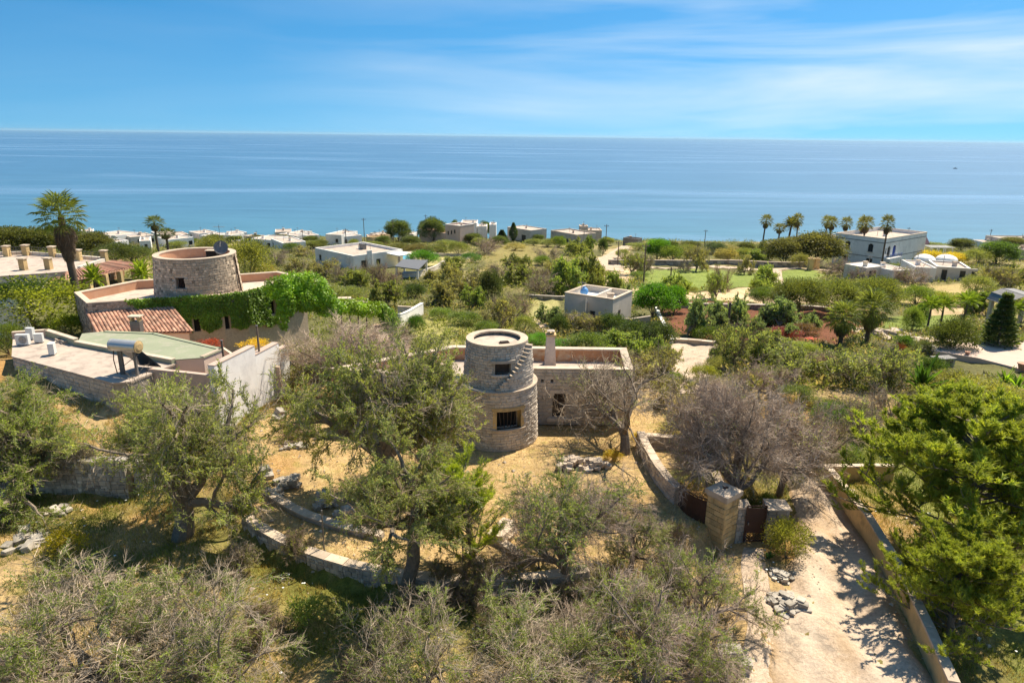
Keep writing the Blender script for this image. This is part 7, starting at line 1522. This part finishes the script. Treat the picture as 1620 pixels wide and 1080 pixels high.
for a in [
    # scrub left and centre
    ('bareM', 440, 418, 46, 30), ('bush', 418, 440, 40, 26, BR), ('sparseM', 470, 432, 50, 30, G2), ('sparseM', 515, 438, 46, 34, G2), ('bareM', 548, 446, 48, 36), ('bareM', 590, 452, 44, 46, None, BROWN), ('bareM', 622, 456, 54, 36, None, BROWN), ('oliveM', 572, 462, 42, 36, G1), ('bush', 470, 458, 60, 28, G1), ('hedge', 510, 472, 80, 26, G1), ('bush', 555, 478, 60, 28, G1), ('oliveM', 612, 484, 50, 44, G1), ('bushD', 655, 472, 38, 26, DRK), ('oliveM', 685, 482, 46, 40, G2), ('oliveM', 715, 468, 48, 54, G2), ('sparseM', 742, 470, 50, 50, G2), ('bushD', 776, 486, 40, 62, (.06, .08, .035)), ('oliveM', 748, 488, 40, 40, OLG), ('bushD', 735, 514, 56, 24, G3), ('bush', 698, 506, 40, 22, G3), ('sparseM', 790, 520, 60, 56, G2, BROWN), ('bareM', 815, 505, 60, 52, None, BROWN), ('oliveM', 655, 556, 74, 46, G1), ('bush', 700, 545, 1, 1) if False else ('bush', 770, 530, 40, 26, G3), ('bareM', 706, 432, 34, 24, None, (.1, .08, .06)), ('oliveM', 732, 430, 40, 26, G1), ('oliveM', 690, 450, 40, 26, G2), ('bareM', 768, 402, 44, 32, None, MAUVE), ('bareM', 790, 445, 48, 36, None, MAUVE), ('oliveM', 820, 450, 44, 34, G1), ('oliveM', 826, 424, 40, 24, G1), ('bushD', 858, 420, 30, 18, G3), ('bareM', 865, 412, 42, 28), ('oliveM', 905, 404, 40, 28, G1), ('bushD', 884, 392, 26, 20, G3), ('oliveM', 932, 398, 26, 26, G3), ('bushD', 953, 404, 15, 28, DRK), ('bareM', 862, 466, 54, 42), ('oliveM', 900, 462, 58, 60, OLG), ('oliveM', 925, 452, 46, 56, G1), ('sparseM', 888, 440, 48, 36, G2), ('bareM', 850, 445, 40, 30, None, BROWN), ('oliveM', 945, 464, 26, 34, G1), ('oliveM', 967, 468, 28, 42, OLG), ('oliveM', 990, 480, 18, 34, SILV), ('bush', 958, 446, 24, 20, G1), ('sparseM', 998, 433, 38, 36, G1), ('bareM', 1020, 432, 26, 38), ('bush', 985, 410, 24, 18, G1), ('bush', 1010, 440, 30, 12, G3),
    ('hedge', 1062, 412, 40, 26, G3), ('bush', 1085, 408, 40, 24, G1), ('sparseM', 1100, 430, 40, 44, G2, MAUVE), ('sparseM', 1178, 434, 32, 36, G2), ('bushD', 1130, 402, 36, 20, (.06, .09, .05)), ('hedge', 1150, 413, 36, 22, BR), ('hedge', 1180, 412, 36, 22, G1), ('bush', 1215, 414, 34, 30, G1), ('oliveM', 1195, 418, 30, 26, OLG), ('bareM', 1082, 431, 22, 22), ('oliveM', 1066, 462, 44, 34, OLG), ('sparseM', 1132, 474, 34, 46, OLG), ('bareM', 1140, 462, 30, 50, None, BROWN), ('oliveM', 1196, 466, 40, 34, OLG), ('oliveM', 1210, 458, 34, 42, OLG), ('weed', 1098, 466, 14, 14, G1),
    ('round', 1242, 420, 64, 46, (.11, .115, .045)), ('round', 1290, 422, 76, 58, (.11, .115, .045)), ('round', 1215, 412, 40, 34, (.09, .11, .04)), ('round', 1260, 408, 46, 36, (.12, .11, .045)), ('bareM', 1312, 432, 36, 28, None, MAUVE), ('bareM', 1336, 436, 46, 32, None, MAUVE), ('bareM', 1362, 444, 40, 26, None, MAUVE), ('bareM', 1444, 450, 54, 36, None, MAUVE), ('hedge', 1380, 426, 40, 10, G3), ('hedge', 1420, 424, 30, 8, G3),
    ('bushD', 1450, 482, 52, 34, G3), ('bush', 1480, 478, 50, 22, LIME), ('bush', 1545, 466, 50, 34, G1), ('sparseM', 1572, 458, 56, 42, G2), ('round', 1576, 418, 56, 38, (.08, .14, .03)), ('bush', 1545, 418, 40, 26, G1), ('round', 1600, 396, 40, 22, (.11, .12, .045)), ('oliveM', 1610, 450, 40, 34, G1), ('bush', 1520, 484, 50, 22, LIME), ('oliveM', 1560, 500, 44, 40, (.12, .17, .03)), ('bushD', 1440, 528, 30, 46, G3), ('bushD', 1455, 515, 24, 40, (.06, .13, .025)),
    # red earth grove
    ('oliveM', 1088, 532, 40, 64, SILV), ('oliveM', 1128, 512, 42, 44, SILV), ('oliveM', 1170, 514, 42, 52, SILV), ('oliveM', 1146, 520, 30, 30, SILV), ('oliveM', 1188, 532, 40, 34, SILV), ('bushD', 1122, 540, 54, 30, (.085, .13, .02)), ('oliveM', 1232, 520, 50, 48, SILV), ('oliveM', 1250, 535, 34, 26, SILV), ('oliveM', 1283, 518, 36, 28, SILV), ('oliveM', 1212, 512, 30, 32, SILV),
    # in front of the cottage
    ('oliveM', 868, 515, 44, 36, SILV), ('bushD', 884, 528, 34, 34, DRK), ('sparseM', 912, 524, 56, 34, G2), ('sparseM', 945, 530, 44, 36, G2, BROWN), ('bushD', 968, 532, 44, 40, DRK), ('bushD', 1004, 545, 60, 44, DRK), ('bushD', 1040, 552, 56, 48, (.05, .075, .03)), ('bushD', 930, 555, 66, 36, G3), ('bush', 890, 552, 50, 18, BRI), ('oliveM', 985, 556, 66, 40, OLG), ('oliveM', 1018, 575, 54, 52, OLG), ('sparseM', 1045, 600, 62, 60, G2), ('bushD', 1066, 615, 28, 30, G3), ('sparseM', 1010, 612, 90, 72, G2, BROWN), ('sparseM', 1060, 640, 70, 56, G2), ('bush', 850, 545, 40, 22, BRI), ('bush', 830, 525, 36, 30, G1),
    # right of the yard
    ('sparseM', 1162, 578, 84, 76, OLV, BROWN), ('bushD', 1130, 570, 22, 22, DRK), ('bush', 1114, 604, 46, 32, (.2, .22, .04)), ('bush', 1135, 592, 40, 32, PALEG), ('oliveM', 1215, 572, 76, 54, OLV), ('sparseM', 1250, 600, 84, 62, OLV), ('bareM', 1200, 620, 90, 62, None, MAUVE), ('twigbush', 1300, 590, 70, 40, BR, BROWN), ('sparseM', 1340, 610, 96, 70, OLV, GREY), ('sparseM', 1400, 608, 90, 74, OLV, MAUVE), ('bareM', 1360, 690, 86, 92, None, GREY), ('bareM', 1410, 660, 70, 64, None, MAUVE), ('bush', 1310, 690, 62, 60, (.09, .17, .03)), ('bush', 1292, 730, 40, 44, (.08, .15, .03)), ('bush', 1335, 735, 60, 40, (.1, .15, .03)), ('bush', 1260, 640, 56, 36, (.13, .17, .05)), ('bush', 1300, 648, 40, 24, PALEG), ('oliveM', 1450, 660, 70, 50, (.15, .15, .05)), ('bush', 1420, 710, 60, 50, (.1, .14, .03)), ('bush', 1215, 810, 34, 36, G3), ('bushD', 1180, 818, 44, 36, (.05, .07, .03)), ('bush', 1090, 660, 60, 40, BR), ('weed', 1062, 690, 60, 26, (.24, .24, .05)), ('bush', 1255, 765, 34, 26, G3), ('twigbush', 1120, 745, 50, 45, G2, MAUVE), ('weed', 970, 725, 34, 18, (.4, .32, .04)), ('weed', 1006, 705, 22, 24, (.42, .34, .04)),
    # left
    ('round', 340, 384, 30, 14, (.12, .14, .05)), ('round', 372, 384, 26, 12, (.1, .13, .045)), ('round', 405, 383, 24, 12, (.11, .12, .045)), ('round', 446, 384, 26, 14, (.12, .12, .05)), ('round', 492, 386, 24, 14, (.1, .13, .045)), ('round', 505, 392, 30, 14, (.1, .12, .045)), ('bush', 590, 392, 34, 12, G1), ('round', 606, 388, 24, 16, DKP), ('round', 650, 388, 30, 16, (.1, .13, .045)), ('bush', 705, 392, 36, 14, G1), ('round', 748, 384, 30, 16, (.1, .13, .04)), ('bush', 760, 388, 30, 14, G1), ('round', 790, 390, 26, 18, (.09, .12, .04)), ('bush', 815, 396, 34, 14, BR), ('bush', 845, 388, 30, 12, G1), ('round', 850, 384, 24, 14, DKP), ('bush', 866, 390, 30, 14, G1), ('round', 960, 388, 24, 14, G1), ('bush', 1010, 396, 40, 14, G1), ('round', 1060, 398, 30, 18, (.1, .13, .04)), ('round', 1092, 396, 34, 16, (.11, .13, .045)), ('bush', 1150, 400, 36, 14, BR), ('round', 1180, 400, 30, 18, (.1, .12, .04)), ('round', 120, 398, 50, 24, (.1, .12, .04)), ('bush', 280, 392, 34, 12, G1), ('bush', 330, 394, 40, 14, G1), ('round', 1520, 396, 36, 20, (.1, .12, .04)), ('bush', 1480, 396, 40, 14, G1), ('round', 18, 402, 80, 46, (.10, .115, .035)), ('round', 60, 402, 70, 44, (.085, .10, .035)), ('round', 100, 402, 70, 46, (.06, .08, .03)), ('round', 150, 405, 60, 40, (.11, .12, .04)), ('bush', 185, 416, 60, 36, (.09, .12, .04)), ('bush', 212, 414, 50, 28, (.09, .12, .04)), ('hedge', 420, 404, 30, 12, G1), ('bush', 440, 390, 30, 14, G3), ('bush', 300, 384, 30, 8, G3), ('bush', 240, 381, 40, 8, G3), ('bush', 380, 379, 24, 8, (.12, .1, .06)), ('bush', 432, 381, 24, 10, (.13, .09, .06)), ('bush', 495, 392, 34, 14, G1), ('hedge', 630, 400, 40, 16, (.13, .14, .05)), ('hedge', 660, 402, 40, 18, (.14, .13, .06)), ('hedge', 690, 403, 40, 18, (.12, .14, .05)), ('hedge', 605, 397, 34, 12, (.13, .14, .05)), ('bush', 725, 404, 34, 24, G1), ('bush', 745, 416, 34, 18, (.07, .17, .03)), ('bush', 560, 391, 18, 14, G1), ('bush', 745, 378, 30, 12, G3), ('sparseM', 480, 405, 40, 20, G2), ('bush', 500, 400, 1, 1) if False else ('bush', 462, 400, 30, 18, (.09, .14, .03)), ('sparseM', 455, 470, 50, 34, G2), ('twigbush', 470, 690, 70, 36, G2, BROWN), ('twigbush', 60, 742, 110, 60, G2, (.2, .17, .11)), ('twigbush', 130, 745, 60, 56, G2, (.24, .2, .15)), ('twigbush', 5, 760, 80, 50, G2, BROWN), ('twigbush', 850, 940, 60, 36, G2, MAUVE), ('twigbush', 380, 905, 60, 60, G1, GREY), ('twigbush', 600, 1040, 70, 50, G1, BROWN), ('twigbush', 790, 1010, 90, 60, G1, BROWN), ('twigbush', 940, 1010, 100, 60, G1, BROWN), ('twigbush', 80, 960, 90, 60, G1, GREY), ('twigbush', 1135, 1075, 80, 50, G1, MAUVE), ('twigbush', 960, 820, 90, 60, G1, MAUVE), ('twigbush', 470, 880, 60, 50, G1, BROWN), ('twigbush', 420, 1010, 90, 70, G1, BROWN), ('twigbush', 250, 960, 90, 60, G1, GREY), ('twigbush', 560, 1085, 90, 60, G1, BROWN), ('twigbush', 30, 1060, 90, 70, G1, BROWN), ('twigbush', 1060, 930, 70, 50, G1, MAUVE), ('twigbush', 740, 960, 70, 50, G1, BROWN)]:
    scr(*a)
from collections import defaultdict
grp = defaultdict(list)
for lb, px, py, o in AUTO: grp[lb].append((px, py, o))
for lb, L_ in grp.items():
    L_.sort(key=lambda q: q[0])
    for i, (px, py, o) in enumerate(L_):
        if len(L_) == 1: o['label'] = lb
        elif len(L_) == 2: o['label'] = ('left' if i == 0 else 'right') + ' one of two, ' + lb
        else: o['label'] = f'{ORD[i]} from the left, {lb}'
        o['group'] = 'wild trees and shrubs of the slope'

# ground cover nobody could count: near grass, far undergrowth
def scatter_blades(name, label, P, col, hmin, hmax, wd, seed, mat='straw'):
    rg = np.random.default_rng(seed); k = len(P); hh = rg.uniform(hmin, hmax, k); az = rg.random(k) * 6.283; ln = rg.normal(0, .45, (k, 2)) * hh[:, None]
    side = np.c_[np.cos(az), np.sin(az), np.zeros(k)] * wd; V = np.stack([P - side, P + side, P + np.c_[ln, hh]], 1).reshape(-1, 3)
    me = mk_mesh(name, V, [np.arange(3 * k).reshape(-1, 3)], np.repeat(np.c_[rg.random(k), rg.random(k)], 3, axis=0), M[mat]); o = link(name, me, None, (0, 0, 0), col); return tag(o, label, kind='stuff')
rg = np.random.default_rng(99); k = 300000; x = rg.uniform(-32, 26, k); y = rg.uniform(17, 48, k)
dens = fbm(x, y, 3, 41); rr = np.hypot(x - CC[0], y - CC[1]); inside = rr < CR - .3
pxs, pys = (lambda q: (810 + FPX * (q @ RIGHT) / (q @ FWD), 540 - FPX * (q @ UP) / (q @ FWD)))(np.c_[x, y, H(x, y)] - CAM)
RD = np.array([p[:3] for p in road_pts]); 
def onroad(x, y):
    m_ = np.zeros(x.shape, bool)
    for a, b_ in zip(RD[:-1], RD[1:]):
        d = b_[:2] - a[:2]; L2 = d @ d; t_ = np.clip(((x - a[0]) * d[0] + (y - a[1]) * d[1]) / L2, 0, 1); w = a[2] + (b_[2] - a[2]) * t_; m_ |= np.hypot(x - a[0] - d[0] * t_, y - a[1] - d[1] * t_) < w * .5
    return m_
house_in = inpoly(x, y, [tuple(p) for p in poly]) | (np.hypot(x - TX, y - Y0) < 2.6)
ok = ~onroad(x, y) & ~house_in & (dens > .36) & (pxs > -60) & (pxs < 1700) & ~(inpoly(x, y, [tuple(p) for p in P1]) | inpoly(x, y, [tuple(p) for p in P2]))
ok &= ~((pxs > 1150) & (pxs < 1260) & (pys > 850))
x, y, inside = x[ok], y[ok], inside[ok]; z = H(x, y) - .01
green = (fbm(x, y, 4, 55) > .52) & ~inside
short = inside
scatter_blades('dry_grass', 'short dry straw covering the round forecourt', np.c_[x, y, z][short], (.52, .35, .15), .03, .10, .012, 1)
scatter_blades('dry_grass', 'taller straw and orange grass on the slopes around', np.c_[x, y, z][~short & ~green], (.42, .29, .09), .08, .28, .014, 2)
scatter_blades('green_grass', 'green spring grass in the shaded hollows', np.c_[x, y, z][green], (.20, .205, .035), .08, .32, .015, 3)
# daisies dotted in the grass
k = 900; x = rg.uniform(-30, 22, k); y = rg.uniform(18, 34, k); ok = (np.hypot(x - CC[0], y - CC[1]) > CR + 1) & (fbm(x, y, 4, 61) > .55) & ~onroad(x, y); x, y = x[ok], y[ok]; V, F = [], []
for a, b_ in zip(x, y):
    z = H1(a, b_) + random.uniform(.15, .35); i = len(V); r_ = random.uniform(.03, .06)
    V += [(a + math.cos(t_) * r_, b_ + math.sin(t_) * r_, z) for t_ in np.arange(6) * math.pi / 3]; F.append(tuple(range(i, i + 6)))
tag(link('daisies', mk_mesh('daisies', np.array(V), [np.array(F)], None, M['ac'])), 'white daisies sprinkled through the near grass', kind='stuff')
# undergrowth further down
def undergrowth(seed, n_, per, xr, yr, size, thr, col, label, excl=()):
    rg = np.random.default_rng(seed); y = yr[0] + (yr[1] - yr[0]) * rg.random(n_) ** 1.3; x = rg.uniform(-1, 1, n_) * (y * .86 + 8)
    ok = (fbm(x, y, 9, seed) > thr); 
    for poly_, c, j in ZW[1:]: ok &= ~inpoly(x, y, poly_)
    for q in excl: ok &= ~q(x, y)
    x, y = x[ok], y[ok]; k = len(x); s = size * rg.uniform(.5, 1.4, k); ci = np.repeat(np.arange(k), per); d = nrm(rg.normal(0, 1, (k * per, 3))); d[:, 2] = np.abs(d[:, 2])
    P = np.c_[x, y, H(x, y)][ci] + d * (s[ci] * rg.random(k * per) ** .4)[:, None] * np.array([1, 1, .6]); A = nrm(d + rg.normal(0, .5, d.shape)); m_ = len(P)
    v, f = needles(P, A, s[ci] * .25 * rg.uniform(.7, 1.3, m_), s[ci] * .13 * rg.uniform(.7, 1.3, m_), rg)
    val = np.clip(.6 * rg.random(k)[ci] + .4 * rg.random(m_), 0, 1); hu = np.clip(.7 * rg.random(k)[ci] + .3 * rg.random(m_), 0, 1)
    o = link('undergrowth', mk_mesh('undergrowth', v, [f], tnt(m_, 3, val, hu), M['leaf']), None, (0, 0, 0), col); tag(o, label, kind='stuff')
yard_px = lambda x, y: (lambda q: (lambda a, b_: (a > 1055) & (a < 1135) & (b_ > 530) & (b_ < 625))(810 + FPX * (q @ RIGHT) / (q @ FWD), 540 - FPX * (q @ UP) / (q @ FWD)))(np.c_[x, y, H(x, y)] - CAM)
lane_px = lambda x, y: (lambda q: (lambda a, b_: ((a > 925) & (a < 1010) & (b_ > 384) & (b_ < 432)) | ((a > 940) & (b_ > 415) & (b_ < 433) & (a < 1400)))(810 + FPX * (q @ RIGHT) / (q @ FWD), 540 - FPX * (q @ UP) / (q @ FWD)))(np.c_[x, y, H(x, y)] - CAM)
def built_px(x, y):
    q = np.c_[x, y, H(x, y)] - CAM; a, b_ = 810 + FPX * (q @ RIGHT) / (q @ FWD), 540 - FPX * (q @ UP) / (q @ FWD); m_ = (a < 470) & (b_ > 440)
    m_ |= (a > 1475) & (b_ > 548) & (b_ < 600)
    m_ |= (a > 600) & (a < 740) & (b_ > 400) & (b_ < 445)
    return m_
undergrowth(501, 7800, 24, None, (50, 130), .95, .36, (.15, .18, .055), 'low green scrub between the trees of the middle slope', (yard_px, lane_px, built_px))
undergrowth(503, 7000, 20, None, (50, 260), 1.3, .50, (.20, .175, .10), 'low brown scrub mixed into the middle slope', (yard_px, lane_px, built_px))
undergrowth(502, 7000, 20, None, (110, 303), 1.7, .34, (.14, .165, .05), 'low mixed scrub down to the shore', (lane_px, built_px))

# loose pebbles and clods on the dry ground
k = 5200; x = rg.uniform(-28, 24, k); y = rg.uniform(18, 44, k); ok = (fbm(x, y, 3, 71) > .45) & ~inpoly(x, y, [tuple(p) for p in poly]) & (np.hypot(x - TX, y - Y0) > 2.8) & ~inpoly(x, y, [tuple(p) for p in P1]); x, y = x[ok], y[ok]; k = len(x)
sz = rg.uniform(.02, .07, k) * np.where(rg.random(k) < .06, 2.4, 1); B0 = np.array([(1, 0, 0), (-.6, .8, 0), (-.5, -.8, .1), (.1, .1, .7), (.2, .6, .35), (-.2, -.5, .4)]); az = rg.random(k) * 6.283
Vp = B0[None] * sz[:, None, None]; Vp = np.stack([Vp[..., 0] * np.cos(az)[:, None] - Vp[..., 1] * np.sin(az)[:, None], Vp[..., 0] * np.sin(az)[:, None] + Vp[..., 1] * np.cos(az)[:, None], Vp[..., 2]], -1) + np.c_[x, y, H(x, y) + .015 + .03 * onroad(x, y)][:, None]
Fp = np.array([(0, 4, 3), (4, 1, 3), (1, 2, 5), (1, 5, 3), (5, 0, 3), (2, 0, 5), (0, 1, 4)]); Fp = (Fp[None] + np.arange(k)[:, None, None] * 6).reshape(-1, 3); tp = np.repeat(rg.random(k), 6)
tag(link('pebbles', mk_mesh('pebbles', Vp.reshape(-1, 3), [Fp], np.c_[tp, tp, tp], M['coping'])), 'loose pale pebbles strewn over the dry ground', kind='stuff')

# ------------------------------------------------------------------ sea air
m, t, n, l = newmat('sea_air')
vp = n('ShaderNodeVolumePrincipled'); vp.inputs['Color'].default_value = (.55, .80, .95, 1); vp.inputs['Density'].default_value = 1.7e-5; vp.inputs['Anisotropy'].default_value = .2
o = n('ShaderNodeOutputMaterial'); l(vp.outputs[0], o.inputs['Volume'])
mb = MB(); mb.prism([(-80000, -300), (80000, -300), (80000, 60000), (-80000, 60000)], SEA - 60, 60)
tag(mb.build('haze', m, None), 'thin blue sea air over the whole view', kind='stuff')
